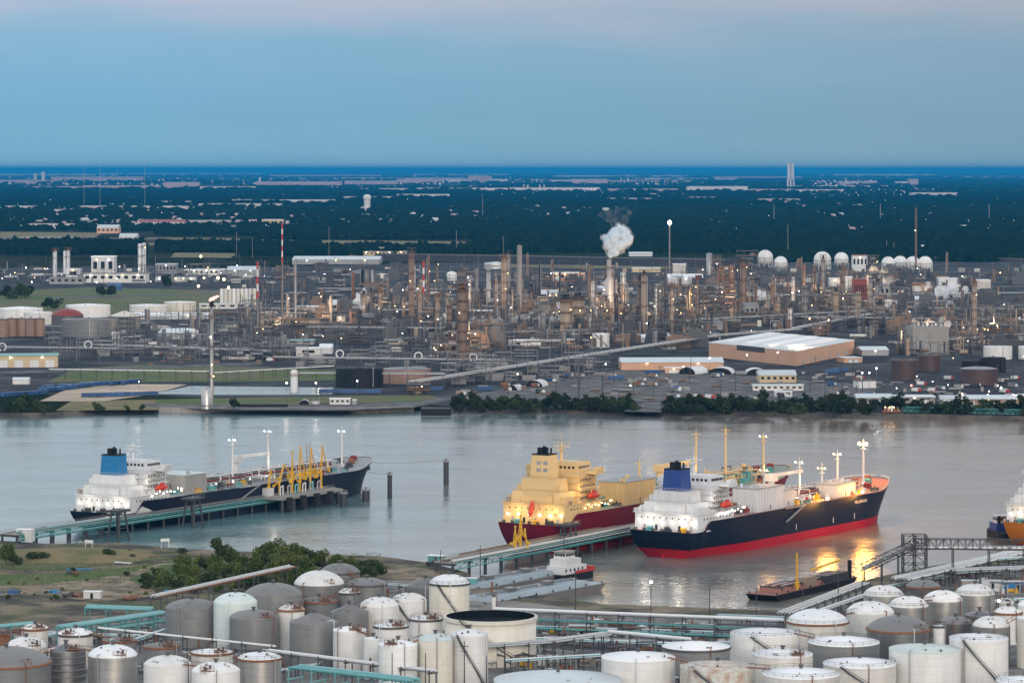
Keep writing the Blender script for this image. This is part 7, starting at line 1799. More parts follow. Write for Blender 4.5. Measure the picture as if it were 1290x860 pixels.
# highway on an embankment
def strip(name, pts, w, z, m, label, cat):
    A = [P(x, y) for x, y in pts]; t = thing(name, label, cat, A[0])
    o0 = A[0]
    for a, b_ in zip(A, A[1:]):
        mb = MB(); d = (b_ - a); n_ = Vector((-d.y, d.x, 0)).normalized() * w / 2; q = [a + n_ - o0, a - n_ - o0, b_ - n_ - o0, b_ + n_ - o0]
        mb.prism([(v.x, v.y) for v in q[::-1]], 0, z); mb.build('embankment', m, t)
        mb = MB(); q2 = [a - n_ - o0, b_ - n_ - o0]; mb.tube((q2[0].x, q2[0].y, z + .9), (q2[1].x, q2[1].y, z + .9), .35, 4); mb.build('barrier', CONC, t)
    return t
ASPH = mat('asphalt', (.055, .052, .062), .85, 0, .3, None, .02, 1)
strip('highway', [(480, 328), (640, 330.5), (780, 333.5), (920, 336)], 40, 11, ASPH, 'raised highway passing behind the middle stacks', 'highway')
strip('highway', [(1100, 329), (1180, 328), (1300, 330)], 30, 5, ASPH, 'raised road behind the spheres at right', 'highway')
strip('highway', [(-30, 307), (40, 303), (130, 303.5), (200, 306)], 60, 7, ASPH, 'raised road crossing the fields at upper left', 'highway')
# red loading platform and green truss walkway on the far bank
p = P(1123, 526, WZ); t = thing('loading_platform', 'rust red lit loading platform at the far bank', 'platform', p)
mb = MB(); mb.box(-5.5, 5.5, -3, 3, 3.5, 4.2); mb.build('deck', RUST, t)
for k in range(5):
    for sy in (-2.5, 2.5): mb = MB(); mb.tube((-5 + k * 2.5, sy, -3), (-5 + k * 2.5, sy, 3.5), .3, 6); mb.build('pile', RUST, t)
for k in range(5): mb = MB(); mb.box(-4.5 + k * 2, -3.3 + k * 2, -1.5, 1.5, 4.2, 5.5 + (k % 3) * .9); mb.build('equipment', [RUST, TANC, SHIPW][k % 3], t)
for k in range(4): mb = MB(); mb.ball((-4 + k * 2.6, -2.2, 6.6), .32, 6, 4); mb.build('lamp', LY, t)
a, b_ = P(1136, 525, WZ), P(1330, 530, WZ)
t = thing('truss_walkway', 'green truss walkway along the far bank at right', 'walkway', a)
d = b_ - a; nseg = 8
for k in range(nseg):
    mb = MB(); truss_box(mb, tuple(d * (k / nseg) + Vector((0, 0, 3.5))), tuple(d * ((k + 1) / nseg - .004) + Vector((0, 0, 3.5))), 2.4, 2.8, .28, 6); mb.build('truss_span', TEALD, t)
    mb = MB(); v = d * (k / nseg); mb.tube((v.x, v.y, -3), (v.x, v.y, 3.5), .5, 6); mb.build('pile', DARK, t)
# small barge dock and bulkhead
for x0, x1, yb, lab in [(530, 568, 518.5, 'dark bulkhead recess in the far bank left of the green belt'), (300, 362, 513, 'dark barge lying along the quay')]:
    s = mpp(yb); a = P(x0, yb); w = (x1 - x0) * s; t = thing('bulkhead' if 'recess' in lab else 'moored_barge', lab, 'bulkhead' if 'recess' in lab else 'barge', (a.x, a.y, 0))
    mb = MB(); mb.box(0, w, 0, 5, -2.5, 1.6); mb.build('side', BLACKP, t); mb = MB(); mb.box(.5, w - .5, .5, 4.5, 1.61, 2.3); mb.build('coaming', DARK, t)
# quay wall blocks
for k in range(22):
    x0 = 200 + k * 14.6; y = 520 if x0 < 440 else 520.5 - (x0 - 440) * .04
    a = P(x0, y, WZ); w = 14.2 * mpp(y, WZ); mb = MB(); mb.box(0, w, 0, 3, -1, 3.3); tag(mb.build('quay_wall', CONC, None, a), 'concrete quay wall segment along the far bank', 'quay wall', 'quay wall segments')
G3 = 'pipe racks of the tank farm'
for lab, a, b_, z, w_, pp in [('low pipe bundle before the long white waterside pipe', (640, 812), (900, 822), 2.2, 6, 6), ('low teal and grey pipes behind the waterside rack', (660, 796), (980, 806), 1.6, 5, 5), ('pipe rack between the blue roof and the open-topped tank', (640, 850), (755, 843), 4, 4, 4), ('short pipe rack beside the flat-roofed tank', (852, 826), (930, 822), 3, 4, 4), ('pipe bundle at the foot of the right dome tanks', (1180, 772), (1296, 764), 2.5, 5, 5),
        ('pipe rack below the conveyor bridge', (1200, 734), (1300, 728), 3.5, 5, 5), ('pipe rack behind the small white dome at right', (1225, 724), (1300, 719), 5, 5, 5), ('pipes in front of the gantry tower', (1100, 752), (1190, 735), 2.5, 4, 4), ('pipe rack between the teal bundle and the grey tanks', (150, 828), (215, 806), 3.5, 4, 4), ('pipe run at the far left of the tank farm', (-10, 826), (70, 812), 3, 4, 4), ('pipe run behind the corrugated tank', (60, 808), (175, 812), 2.5, 3, 4)]:
    rack(lab, a, b_, z, w_, [(-w_ / 2 + .5 + (w_ - 1) * i / (pp - 1), 0, .22 + .1 * (i % 3), [PIPE, TEALD, PIPEW, GALVD, RUST, GALV][i % 6]) for i in range(pp)], 6, STEEL, 'pipe_rack', G3, 1 if z < 3 else 2)
for i, (px, py, m1, m2) in enumerate([(655, 806, YELLOW, PIPE), (678, 812, TANC, PIPEW), (690, 796, RUST, TEALD), (716, 812, SHIPW, PIPE), (745, 806, RUST, PIPE), (770, 812, GALV, TEAL), (796, 806, SHIPW, PIPE), (815, 822, RUST, PIPEW), (838, 818, TANC, PIPE), (860, 806, GALV, PIPE), (885, 812, RUST, TEALD), (912, 812, SHIPW, PIPE), (775, 832, YELLOW, PIPE), (690, 830, RUST, PIPEW), (668, 824, SHIPW, PIPE), (1215, 728, RUST, PIPE), (1240, 733, SHIPW, PIPEW), (1262, 727, GALV, PIPE), (1280, 736, RUST, PIPE), (1230, 720, TANC, PIPE), (1275, 748, YELLOW, PIPE), (120, 806, RUST, PIPE), (180, 800, SHIPW, TEAL), (20, 800, RUST, PIPE)]):
    skid(px, py, 'pump skid among the pipes of the tank farm yard', m1, m2, R.uniform(.6, 1.1))
for i, (px, py, w_, m_) in enumerate([(648, 799, 3.0, SHIPW), (733, 799, 4, TANC), (765, 803, 3, SHIPW), (850, 797, 4, GALVD), (1250, 741, 4, SHIPW), (1281, 742, 5, BLUEL), (1222, 741, 3, CONC), (690, 838, 3, SHIPW), (800, 800, 3, RUST), (590, 738, 3, TEALD)]):
    t = thing('yard_cabin', 'small flat-roofed cabin in the tank farm yard', 'cabin', P(px, py), R.uniform(-.3, .3), 'cabins of the tank farm yard'); mb = MB(); mb.box(-w_, w_, -1.6, 1.6, 0, 2.9); mb.build('wall', m_, t); mb = MB(); mb.box(-w_ - .2, w_ + .2, -1.8, 1.8, 2.9, 3.1); mb.build('roof', METROOF, t); mb = MB(); mb.box(-.5, .5, -1.66, -1.58, 0, 2.1); mb.build('door', GLASS, t)
# ------------------------------------------------------------------ uncountable pipework of the refinery
def clutter(name, label, m, n_, seed, areas, kinds, k_=1.0):
    r_ = random.Random(seed); mb = MB()
    for _ in range(n_):
        x0, x1, y0, y1 = r_.choice(areas); x = r_.uniform(x0, x1); y = r_.uniform(y0, y1); s = mpp(y); p = P(x, y); k = r_.choice(kinds)
        if k == 'h':
            z = r_.uniform(2, 11) if k_ >= 1 else r_.uniform(.5, 3.2); ln = r_.uniform(6, 30) * s * k_; q = r_.uniform(-.3, .3); t_ = r_.uniform(.18, .5) * max(1, s * .8)
            mb.tube((p.x, p.y, z), (p.x + ln * math.cos(q), p.y + ln * math.sin(q) * 3, z), t_, 4, 0, False)
            for f in (0, .5, 1): mb.tube((p.x + ln * f * math.cos(q), p.y + ln * f * math.sin(q) * 3, 0), (p.x + ln * f * math.cos(q), p.y + ln * f * math.sin(q) * 3, z), .2 * max(1, s * .6), 3, 0, False)
        elif k == 'v':
            mb.tube((p.x, p.y, 0), (p.x, p.y, r_.uniform(6, 26) * k_), r_.uniform(.2, .55) * max(1, s * .7), 4)
        elif k == 'd':
            rr = r_.uniform(1.0, 2.6); mb.cyl(p.x, p.y, rr, 0, r_.uniform(5, 17), 8)
        elif k == 't':
            rr = r_.uniform(1.0, 2.2) * k_; z = r_.uniform(2, 5) * k_; ln = r_.uniform(3, 9) * k_; mb.tube((p.x - ln, p.y, z), (p.x + ln, p.y, z), rr, 8)
        elif k == 'b':
            w_, h_, d_ = r_.uniform(1.5, 7) * k_, r_.uniform(1.5, 6) * k_, r_.uniform(2, 7) * k_; mb.box(p.x - w_, p.x + w_, p.y, p.y + d_, 0, h_)
        elif k == 'B':
            w_, h_, d_ = r_.uniform(4, 12), r_.uniform(5, 14), r_.uniform(6, 14); mb.box(p.x - w_, p.x + w_, p.y, p.y + d_, 0, h_, 0, r_.choice([0, 0, w_ * .2])); mb.box(p.x - w_ * .5, p.x + w_ * .4, p.y + 1, p.y + d_ * .7, h_, h_ + r_.uniform(1, 4)); mb.cyl(p.x + w_ * .7, p.y + 1, 1.0, h_, h_ + r_.uniform(3, 9), 8)
        elif k == 'x':
            w_, h_ = r_.uniform(3, 9), r_.uniform(6, 18)
            for sx in (-w_, 0, w_): mb.tube((p.x + sx, p.y, 0), (p.x + sx, p.y, h_), .25 * max(1, s * .6), 3, 0, False)
            for f in (.33, .66, 1): mb.box(p.x - w_, p.x + w_, p.y - 2, p.y + 2, h_ * f - .3, h_ * f)
    return stuff(mb.build(name, m), label, 'pipework')
CORE = [(300, 640, 352, 436), (480, 760, 365, 445), (640, 1000, 355, 424), (880, 1130, 348, 412), (1000, 1290, 345, 430), (1130, 1290, 400, 448), (300, 1290, 338, 360), (560, 900, 395, 440)]
LEFT = [(0, 300, 340, 358), (130, 340, 404, 452), (300, 360, 395, 455)]
clutter('pipework', 'tangle of grey steel pipework filling the refinery', STEEL, 1700, 1, CORE + LEFT, 'hhvvxxb')
clutter('pipework', 'silvery vessels and lines mixed through the refinery', GALVD, 800, 2, CORE + LEFT, 'hvdtb')
clutter('pipework', 'rust brown lines and drums mixed through the refinery', BROWN, 480, 3, CORE, 'hvdtx')
clutter('pipework', 'tan and ochre vessels mixed through the refinery', TANC, 220, 4, CORE, 'vdtb')
clutter('pipework', 'near black frames mixed through the refinery', DARK, 900, 5, CORE, 'hvxxb')
clutter('pipework', 'white lines, roofs and cabins mixed through the refinery', WHITE2, 300, 6, CORE + LEFT, 'hbbt')
clutter('pipework', 'small pipes and cabins behind the left lawn and tanks', GALVD, 260, 7, [(60, 340, 432, 458), (340, 640, 446, 464), (560, 760, 462, 484)], 'hvvbx')
clutter('yard_goods', 'stored pipes, crates and fittings lying in the yards', BROWN, 70, 8, [(580, 1080, 470, 505), (180, 340, 440, 460)], 'tb', .42)
clutter('yard_goods', 'pale stored pipes and cabins lying in the yards', GALVD, 70, 9, [(580, 1100, 470, 507), (1100, 1290, 480, 505)], 'tb', .5)
clutter('yard_pipework', 'low pipes and valves threading between the near tanks', PIPE, 170, 10, [(0, 330, 812, 858), (330, 620, 760, 858), (640, 1000, 790, 850)], 'h', .7)
clutter('yard_pipework', 'rusty fittings threading between the near tanks', RUST, 130, 11, [(0, 330, 800, 858), (330, 620, 745, 858), (680, 900, 795, 830), (1090, 1290, 745, 800)], 'hv', .28)

clutter('plant_blocks', 'dark solid plant blocks crowding the refinery', DARK, 150, 31, CORE, 'Bd')
clutter('plant_blocks', 'grey solid plant blocks crowding the refinery', STEEL, 120, 32, CORE, 'Bd')
clutter('plant_blocks', 'brown solid plant blocks crowding the refinery', BROWN, 90, 33, CORE, 'Bd')
# ------------------------------------------------------------------ lamp masts
lm_mesh = {}
def mast(x, yb, hpx, m, label, group, sz=.55):
    s = mpp(yb); h = hpx * s; p = P(x, yb); key = (m.name, round(h / 3), round(sz * s, 1))
    if key not in lm_mesh:
        hq = max(3, round(h / 3) * 3)
        a = MB(); a.cyl(0, 0, max(.14, s * .12), 0, hq, 5, 0, max(.1, s * .08)); b2_ = MB(); b2_.ball((0, -.3, hq + .2), sz * s, 8, 5)
        lm_mesh[key] = (a.mesh('mast', STEEL), b2_.mesh('lamp', m))
    t = thing('lamp_mast', label, 'lamp', p, 0, group)
    link('pole', lm_mesh[key][0], t); link('lamp', lm_mesh[key][1], t)
for k in range(75):
    x0, x1, y0, y1 = R.choice(CORE + [(300, 640, 352, 436)] * 2 + [(860, 1290, 345, 430)])
    mast(R.uniform(x0, x1), R.uniform(y0, y1), R.uniform(4, 14), R.choice([LY, LY, LW, LW, LC]), 'lamp on a pole among the refinery units', 'refinery lamps', R.uniform(.28, .55))
for k in range(34):
    mast(R.uniform(0, 330), R.uniform(336, 362), R.uniform(2, 6), R.choice([LW, LC, LY]), 'lamp on a pole at the upper left plant', 'upper left plant lamps', R.uniform(.3, .6))
for k in range(14):
    mast(R.uniform(1110, 1290), R.uniform(440, 505), R.uniform(4, 9), R.choice([LW, LY, LC]), 'lamp on a pole near the dark tanks', 'lamps near the dark tanks', .36)
for x, y, h_, m, sz, lab in [(274.5, 359, 10, LY, 1.7, 'big pale yellow floodlight above the flare stack'), (282, 364, 11, LY, 1.5, 'second yellow floodlight right of the flare stack'), (250, 370, 9, LO, 1.3, 'orange floodlight left of the flare stack'), (288, 372, 9, LY, 1.5, 'low yellow floodlight behind the silo row'), (260, 355, 15, LW, 1.2, 'white floodlight above the flare stack'), (257, 362, 12, LY, 1.1, 'yellow floodlight left above the flare stack'), (253, 330, 6, emit('lamp_lime', (.9, 1, .3), 10), 1.3, 'lime lit sign light at the upper left plant'),
        (361, 506, 25, LW, .75, 'quay lamp mast left of the white vessel'), (398, 506, 23, LW, .75, 'quay lamp mast right of the white vessel'), (450, 497, 16, LC, .7, 'lamp mast before the black tank'), (652, 500, 26, LW, .75, 'lamp mast at the left end of the equipment yard'), (763, 486, 30, LC, .7, 'lamp mast above the equipment yard'), (794, 497, 12, LW, .8, 'lamp mast near the boat ramp'), (894, 478, 24, LW, .9, 'lamp mast before the orange brick hall'), (861, 478, 18, LW, .7, 'lamp mast between the arched shelters'), (941, 468, 21, LW, .9, 'lamp mast on the brick hall corner'), (980, 470, 25, LW, .8, 'lamp mast right of the brick hall'),
        (1086, 492, 22, LW, .9, 'gantry lamp over the white block, left'), (1095, 492, 24, LW, .9, 'gantry lamp over the white block, middle'), (1104, 492, 26, LW, .9, 'gantry lamp over the white block, right'), (1148, 503, 19, LR, 1.0, 'red warning lamp over the riverside warehouse'), (1261, 500, 12, LC, 1.0, 'bright white lamp right of the squat dark tank'), (1212, 508, 13, LY, .9, 'orange lamp over the riverside sheds'), (1246, 505, 14, LW, .8, 'white lamp over the cream warehouse'), (1279, 510, 14, LC, .8, 'white lamp at the right end of the riverside'), (1239, 432, 8, LR, 1.0, 'red lamp beside the lone column'),
        (1020, 418, 16, LY, .8, 'sodium lamp on the right pipe bridge, left'), (1044, 420, 16, LY, .8, 'sodium lamp on the right pipe bridge, right'), (1133, 414, 8, LC, .8, 'white lamp on the right road, left'), (1143, 414, 8, LC, .8, 'white lamp on the right road, right'), (175, 492, 12, LW, .6, 'lamp over the blue boxes')]:
    mast(x, y, h_, m, lab, 'notable lamps', sz)
    if y > 470: lamp('yard_light', P(x, y) + Vector((0, -2, h_ * mpp(y))), 160 if y > 495 else 500, (1, .85, .62), 1.0)
# sodium light pools inside the plant
for x, y, z, e in [(345, 415, 18, 90000), (400, 405, 20, 60000), (585, 440, 16, 50000), (530, 395, 25, 90000), (640, 385, 30, 80000), (725, 405, 25, 120000), (810, 400, 25, 90000), (915, 395, 30, 120000), (937, 375, 30, 90000), (1035, 390, 25, 90000), (1085, 372, 25, 120000), (1240, 425, 15, 90000), (1160, 440, 14, 50000), (715, 345, 12, 25000), (470, 385, 20, 80000), (1000, 455, 14, 30000), (850, 405, 20, 80000)]:
    lamp('plant_light', P(x, y) + Vector((4, -14, z)), e * .6, (1, .64, .34), 3.0)
# wooden poles in the yards
for k in range(46):
    x = R.uniform(570, 1290); y = R.uniform(470, 508)
    s = mpp(y); p = P(x, y); key = 'pole%d' % (k % 3)
    if key not in lm_mesh:
        a = MB(); a.cyl(0, 0, .28, 0, 11 + k % 3 * 2, 5, 0, .18); b2_ = MB(); b2_.box(-1.4, 1.4, -.1, .1, 9.6 + k % 3 * 2, 9.9 + k % 3 * 2); lm_mesh[key] = (a.mesh('pole', DARK), b2_.mesh('cross_arm', DARK))
    t = thing('utility_pole', 'dark utility pole in the yards behind the far bank', 'pole', p, R.uniform(-.4, .4), 'utility poles of the far yards'); link('pole', lm_mesh[key][0], t); link('cross_arm', lm_mesh[key][1], t)

# ------------------------------------------------------------------ steam
CLOUD = bpy.data.textures.new('billow', 'CLOUDS'); CLOUD.noise_scale = 7.0; CLOUD.noise_depth = 3
def skin(ob, vox, disp=1.0):
    """melts overlapping puffs into one billowing surface"""
    rm = ob.modifiers.new('melt', 'REMESH'); rm.mode = 'VOXEL'; rm.voxel_size = vox; rm.use_smooth_shade = True
    sm_ = ob.modifiers.new('soften', 'SMOOTH'); sm_.iterations = 6; sm_.factor = .5
    dp = ob.modifiers.new('billow', 'DISPLACE'); dp.texture = CLOUD; dp.texture_coords = 'GLOBAL'; dp.strength = vox * 3.2 * disp; dp.mid_level = .45
def steam(label, lobes, dens, n_=1, col=(.98, .985, .99)):
    """lumpy vapour: a closed mesh of merged puffs with an even volume inside"""
    mb = MB(); g_ = random.Random(len(label))
    for (c, r_) in lobes:
        nn, mm = 14, 9; vs = []
        for i in range(mm + 1):
            th = math.pi * i / mm
            for k in range(nn):
                a = 2 * math.pi * k / nn; q = r_ * (1 + g_.uniform(-.16, .16)); vs.append((c[0] + q * math.sin(th) * math.cos(a), c[1] + q * math.sin(th) * math.sin(a), c[2] + q * math.cos(th)))
        mb.add(vs, [(i * nn + k, (i + 1) * nn + k, (i + 1) * nn + (k + 1) % nn, i * nn + (k + 1) % nn) for i in range(mm) for k in range(nn)], 0, True)
    m = bpy.data.materials.new('steam'); m.use_nodes = True; nd = m.node_tree.nodes; nd.clear()
    v = nd.new('ShaderNodeVolumePrincipled'); v.inputs['Color'].default_value = (*col, 1); v.inputs['Density'].default_value = dens
    tx = nd.new('ShaderNodeNewGeometry'); nz = nd.new('ShaderNodeTexNoise'); nz.inputs['Scale'].default_value = .13; nz.inputs['Detail'].default_value = 4; nz.inputs['Roughness'].default_value = .6
    m.node_tree.links.new(tx.outputs['Position'], nz.inputs['Vector'])
    mr_ = nd.new('ShaderNodeMapRange'); mr_.inputs['From Min'].default_value = .40; mr_.inputs['From Max'].default_value = .62; mr_.inputs['To Max'].default_value = dens * 2.0
    m.node_tree.links.new(nz.outputs['Fac'], mr_.inputs['Value']); m.node_tree.links.new(mr_.outputs[0], v.inputs['Density'])
    o = nd.new('ShaderNodeOutputMaterial'); m.node_tree.links.new(v.outputs[0], o.inputs['Volume'])
    ob = mb.build('steam', m); ob['kind'] = 'stuff'; ob['label'] = label; ob['category'] = 'steam'
    skin(ob, max(.5, sorted(q for _, q in lobes)[len(lobes) // 2] * .28))
    return ob
def puff(x, y, yb, rpx, n_, sx, sy, seed, grow=.0):
    """puffs round the pixel point (x, y) over the ground row yb"""
    g_ = random.Random(seed); s = mpp(yb); p = P(x, yb); z = (yb - y) * s; out = []
    for k in range(n_):
        out.append(((p.x + g_.gauss(0, sx) * s, p.y + g_.gauss(0, sx * .6) * s, max(2, z + g_.gauss(0, sy) * s)), rpx * s * g_.uniform(.35, .95)))
    return out
s = mpp(398); b0 = P(767.5, 398)
def at(px, py): return (b0.x + (px - 767.5) * s, b0.y, (398 - py) * s)
g_ = random.Random(3); lob = []
outline = [(769, 323, 4), (768, 318, 6), (774, 316, 8), (767, 310, 8), (778, 308, 11), (786, 305, 9), (766, 302, 8), (775, 299, 11), (786, 297, 9), (778, 291, 8), (772, 295, 8), (790, 292, 6), (795, 298, 5), (761, 299, 5), (779, 285, 5), (784, 288, 6), (792, 303, 6), (768, 307, 9), (781, 313, 7)]
for (px, py, r_) in outline:
    c = at(px, py); lob.append(((c[0], c[1] + g_.uniform(-5, 5) * s, c[2]), r_ * s))
    for k in range(5):
        a = g_.uniform(0, 6.28); lob.append(((c[0] + r_ * s * .85 * math.cos(a), c[1] + g_.uniform(-4, 4) * s, c[2] + r_ * s * .85 * math.sin(a)), r_ * s * g_.uniform(.18, .38)))
big = steam('big white steam cloud above the middle stack', lob, .055, col=(.985, .99, .995))
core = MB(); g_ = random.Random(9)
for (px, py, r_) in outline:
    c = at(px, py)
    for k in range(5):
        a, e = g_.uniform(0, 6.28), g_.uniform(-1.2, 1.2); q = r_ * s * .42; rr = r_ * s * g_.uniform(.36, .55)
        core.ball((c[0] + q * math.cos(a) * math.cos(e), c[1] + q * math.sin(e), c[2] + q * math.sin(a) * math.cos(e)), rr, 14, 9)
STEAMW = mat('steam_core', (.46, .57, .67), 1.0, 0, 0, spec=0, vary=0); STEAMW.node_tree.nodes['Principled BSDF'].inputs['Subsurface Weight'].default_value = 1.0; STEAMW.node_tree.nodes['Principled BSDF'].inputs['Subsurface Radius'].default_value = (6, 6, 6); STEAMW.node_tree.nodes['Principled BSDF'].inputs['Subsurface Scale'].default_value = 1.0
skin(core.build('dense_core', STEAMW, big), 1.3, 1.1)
wis = []
for (px, py, r_) in [(768, 275, 5), (775, 270, 5), (783, 272, 4), (780, 265, 4), (764, 268, 4), (788, 279, 5), (772, 281, 5), (794, 268, 4), (760, 273, 4), (786, 264, 3), (778, 277, 4)]:
    c = at(px, py)
    for k in range(5): wis.append(((c[0] + g_.uniform(-4, 4) * s, c[1] + g_.uniform(-4, 4) * s, c[2] + g_.uniform(-3, 3) * s), r_ * s * g_.uniform(.5, 1.1)))
steam('thin blue wisps drifting above the steam cloud', wis, .008, col=(.97, .98, .99))
for (x, y, yb, rp, n_, sx, sy, dn, lab) in [(455, 378, 392, 5, 20, 3.5, 4, .25, 'steam puff right of the white shed at left'), (449, 391, 396, 4, 14, 3, 3, .25, 'lower steam puff beside the rust stack'), (563, 403, 416, 4, 20, 4, 5, .18, 'slanting steam puff left of the fat rust-lit column'), (522, 408, 420, 3.5, 14, 7, 3, .15, 'low steam at the foot of the tall brown column'),
        (703, 395, 416, 3, 16, 1.6, 7, .22, 'upright steam jet left of the fat drums'), (964, 373, 384, 6, 28, 5, 3, .3, 'white steam mound left of the pale round tank'), (1192, 366, 380, 6, 40, 10, 4, .16, 'drifting steam bank left of the lone column'), (1174, 414, 440, 7, 40, 10, 5, .10, 'steam rising over the right cooling tower'), (1160, 432, 446, 5, 20, 6, 6, .05, 'thin vapour sliding down the right cooling tower'), (672, 397, 418, 4, 24, 16, 2.5, .06, 'faint steam over the long cooling tower'), (1100, 352, 372, 6, 20, 8, 6, .03, 'faint vapour right of the red furnace house'), (795, 398, 412, 3, 12, 3, 4, .1, 'faint steam among the brown twin columns')]:
    steam(lab, puff(x, y, yb, rp, n_, sx, sy, int(x)), dn)

# ------------------------------------------------------------------ the far plain
FG = 'far warehouses of the plain'
CITYW = mat('far_pale_wall', (.62, .58, .58), .8, 0, .3, None, .01, 1); CITYR = mat('far_pale_roof', (.55, .56, .58), .8, 0, .3, None, .01, 1); CITYP = mat('far_pink_wall', (.46, .34, .36), .8, 0, .3, None, .01, 1)
far = [(0, 120, 221, 1.6, CITYW), (125, 330, 219.5, 1.2, CITYW), (340, 480, 222, 1.6, CITYP), (520, 640, 220.5, 1.2, CITYW), (700, 860, 222.5, 1.4, CITYW), (900, 1010, 224, 1.6, CITYP), (1050, 1180, 221, 1.4, CITYW), (1190, 1290, 223, 1.2, CITYP), (800, 930, 226, 1.4, CITYW), (430, 600, 225.5, 1.6, CITYP), (1000, 1120, 236, 2, CITYW), (820, 870, 246, 2, CITYP), (560, 640, 255, 2.5, CITYP), (640, 700, 262, 2.5, CITYW), (1060, 1120, 258, 3, CITYP), (480, 560, 274, 3, CITYP), (100, 160, 276, 4, CITYW), (0, 60, 279, 3, CITYP),
    (0, 40, 265, 5, CITYW), (42, 66, 266, 3, CITYP), (68, 88, 268, 4, CITYW), (90, 132, 265, 5, CITYP), (136, 172, 264, 4, CITYW), (176, 236, 265, 5, CITYW), (200, 248, 258, 4, CITYW), (250, 292, 262, 5, CITYR), (294, 352, 262, 5, CITYW), (290, 380, 256, 4, CITYR), (352, 420, 257, 5, CITYR), (395, 446, 252, 3, CITYP), (430, 452, 251, 3, CITYW), (470, 500, 252, 4, CITYW), (500, 566, 250, 5, CITYW),
    (450, 520, 240, 2.5, CITYW), (522, 640, 240, 3, CITYW), (642, 756, 240, 3.5, CITYW), (766, 855, 241, 3, CITYP), (866, 942, 240, 5, CITYW), (944, 1000, 241.5, 3, CITYP), (1002, 1062, 242, 3, CITYW), (940, 958, 254, 3, CITYW), (958, 1008, 256, 5, CITYP), (1150, 1206, 248, 5, CITYW), (765, 832, 254, 4, CITYP), (650, 755, 228.5, 1.8, CITYW), (757, 872, 229, 1.8, CITYP), (720, 765, 232, 6, CITYP), (1060, 1088, 232, 3, CITYW), (1090, 1105, 232, 4, CITYP),
    (1130, 1145, 233, 4, CITYW), (1146, 1157, 234, 8, CITYP), (870, 905, 251, 2.5, CITYW), (30, 100, 238, 3, CITYP), (104, 200, 238, 4, CITYP), (206, 250, 237, 7, CITYP), (252, 320, 238, 3, CITYW), (322, 430, 233, 4, CITYP), (434, 500, 232, 4, CITYP), (500, 560, 231, 5, CITYP), (562, 640, 229, 3, CITYW), (0, 60, 231, 4, CITYP), (64, 180, 228, 5, CITYP), (590, 618, 230, 8, CITYP)]
for i, (x0, x1, yb, hp, m) in enumerate(far):
    house_box('pale low warehouse on the hazy far plain' if m is CITYW else 'pinkish low works on the hazy far plain' if m is CITYP else 'grey roofed long shed on the hazy far plain', x0, x1, yb, hp, 160, m, CITYR, 0, 'flat', 0, 0, 'far buildings: ' + ('pale' if m is CITYW else 'pinkish' if m is CITYP else 'grey'), 'warehouse', 'warehouse')
# distant tower blocks, the water tower and the lone high monument
for x, yb, hp, w_, lab in [(44, 229, 10, 3, 'pale distant tower at upper left, left of two'), (54, 229, 12, 3.5, 'pale distant tower at upper left, right of two'), (660, 238, 5, 2, 'tiny white silo on the plain, first of four'), (665, 238, 5, 2, 'tiny white silo on the plain, second of four'), (680, 238, 5, 2, 'tiny white silo on the plain, third of four'), (685.5, 238, 5, 2, 'tiny white silo on the plain, last of four')]:
    house_box(lab, x - w_ / 2, x + w_ / 2, yb, hp, 60, CITYW, CITYR, 0, 'flat', 0, 0, 'far towers', 'tower_block', 'tower')
p = P(996, 236); s = mpp(236); t = thing('monument_tower', 'tall grey monument tower rising above the horizon at right', 'tower', p)
mb = MB(); mb.box(-4 * s, 4 * s, -3 * s, 3 * s, 10 * s, 31 * s); mb.build('shaft', CITYR, t)
for sx in (-4.6, -1, 2.6): mb = MB(); mb.box(sx * s, (sx + 2) * s, -3.4 * s, 3 * s, 0, 9.9 * s); mb.build('base_block', CITYW, t)
mb = MB(); mb.box(-.4 * s, .4 * s, -3.1 * s, -3.01 * s, 10 * s, 31 * s); mb.build('groove', DARK, t)
p = P(462.5, 266); s = mpp(266); t = thing('water_tower', 'white water tower with fluted stem in the far suburb', 'water tower', p)
mb = MB(); mb.rings([(3.7 * s, 0), (3.7 * s, 14 * s)], 16); mb.build('stem', WHITE, t)
mb = MB(); mb.rings([(3.7 * s, 13.8 * s), (5.0 * s, 16 * s), (4.9 * s, 18.5 * s), (3 * s, 20.6 * s), (.02, 21.2 * s)], 18); mb.build('bowl', WHITE, t)
for k in range(10): a = k * .628; mb = MB(); mb.tube((3.8 * s * math.cos(a), 3.8 * s * math.sin(a), 0), (3.8 * s * math.cos(a), 3.8 * s * math.sin(a), 14 * s), .35 * s, 4); mb.build('flute', CITYR, t)
# thin radio masts and pylons
for x, yb, yt, w_ in [(608, 272, 248, .5), (1109, 281, 257, .6), (1246, 283, 257, .7), (992.5, 322, 283, .6), (975, 281, 258, .6), (414.5, 326, 286, .5), (575, 318, 290, .5), (634, 320, 298, .5), (182.5, 265, 196, .4), (106, 265, 198, .35), (126, 265, 201, .35), (1117, 320, 303, .5), (1126, 320, 306, .5), (298, 325, 292, .5), (318, 325, 300, .4), (805, 229, 221, .4), (797, 229, 222, .4), (148, 229, 212, .5), (141, 229, 216, .4)]:
    s = mpp(yb); h_ = (yb - yt) * s; t = thing('radio_mast', 'thin lattice mast standing over the far woods', 'mast', P(x, yb), 0, 'far masts')
    for k in range(3):
        a = k * 2.09; mb = MB(); mb.tube((w_ * s * .8 * math.cos(a), w_ * s * .8 * math.sin(a), 0), (w_ * s * .25 * math.cos(a), w_ * s * .25 * math.sin(a), h_), w_ * s * .22, 4); mb.build('leg', GALV, t)
    mb = MB()
    for k in range(10):
        z = h_ * k / 10; mb.tube((-w_ * s * .5, 0, z), (w_ * s * .5, 0, z + h_ * .08), w_ * s * .12, 3)
    mb.build('lattice', GALV, t)
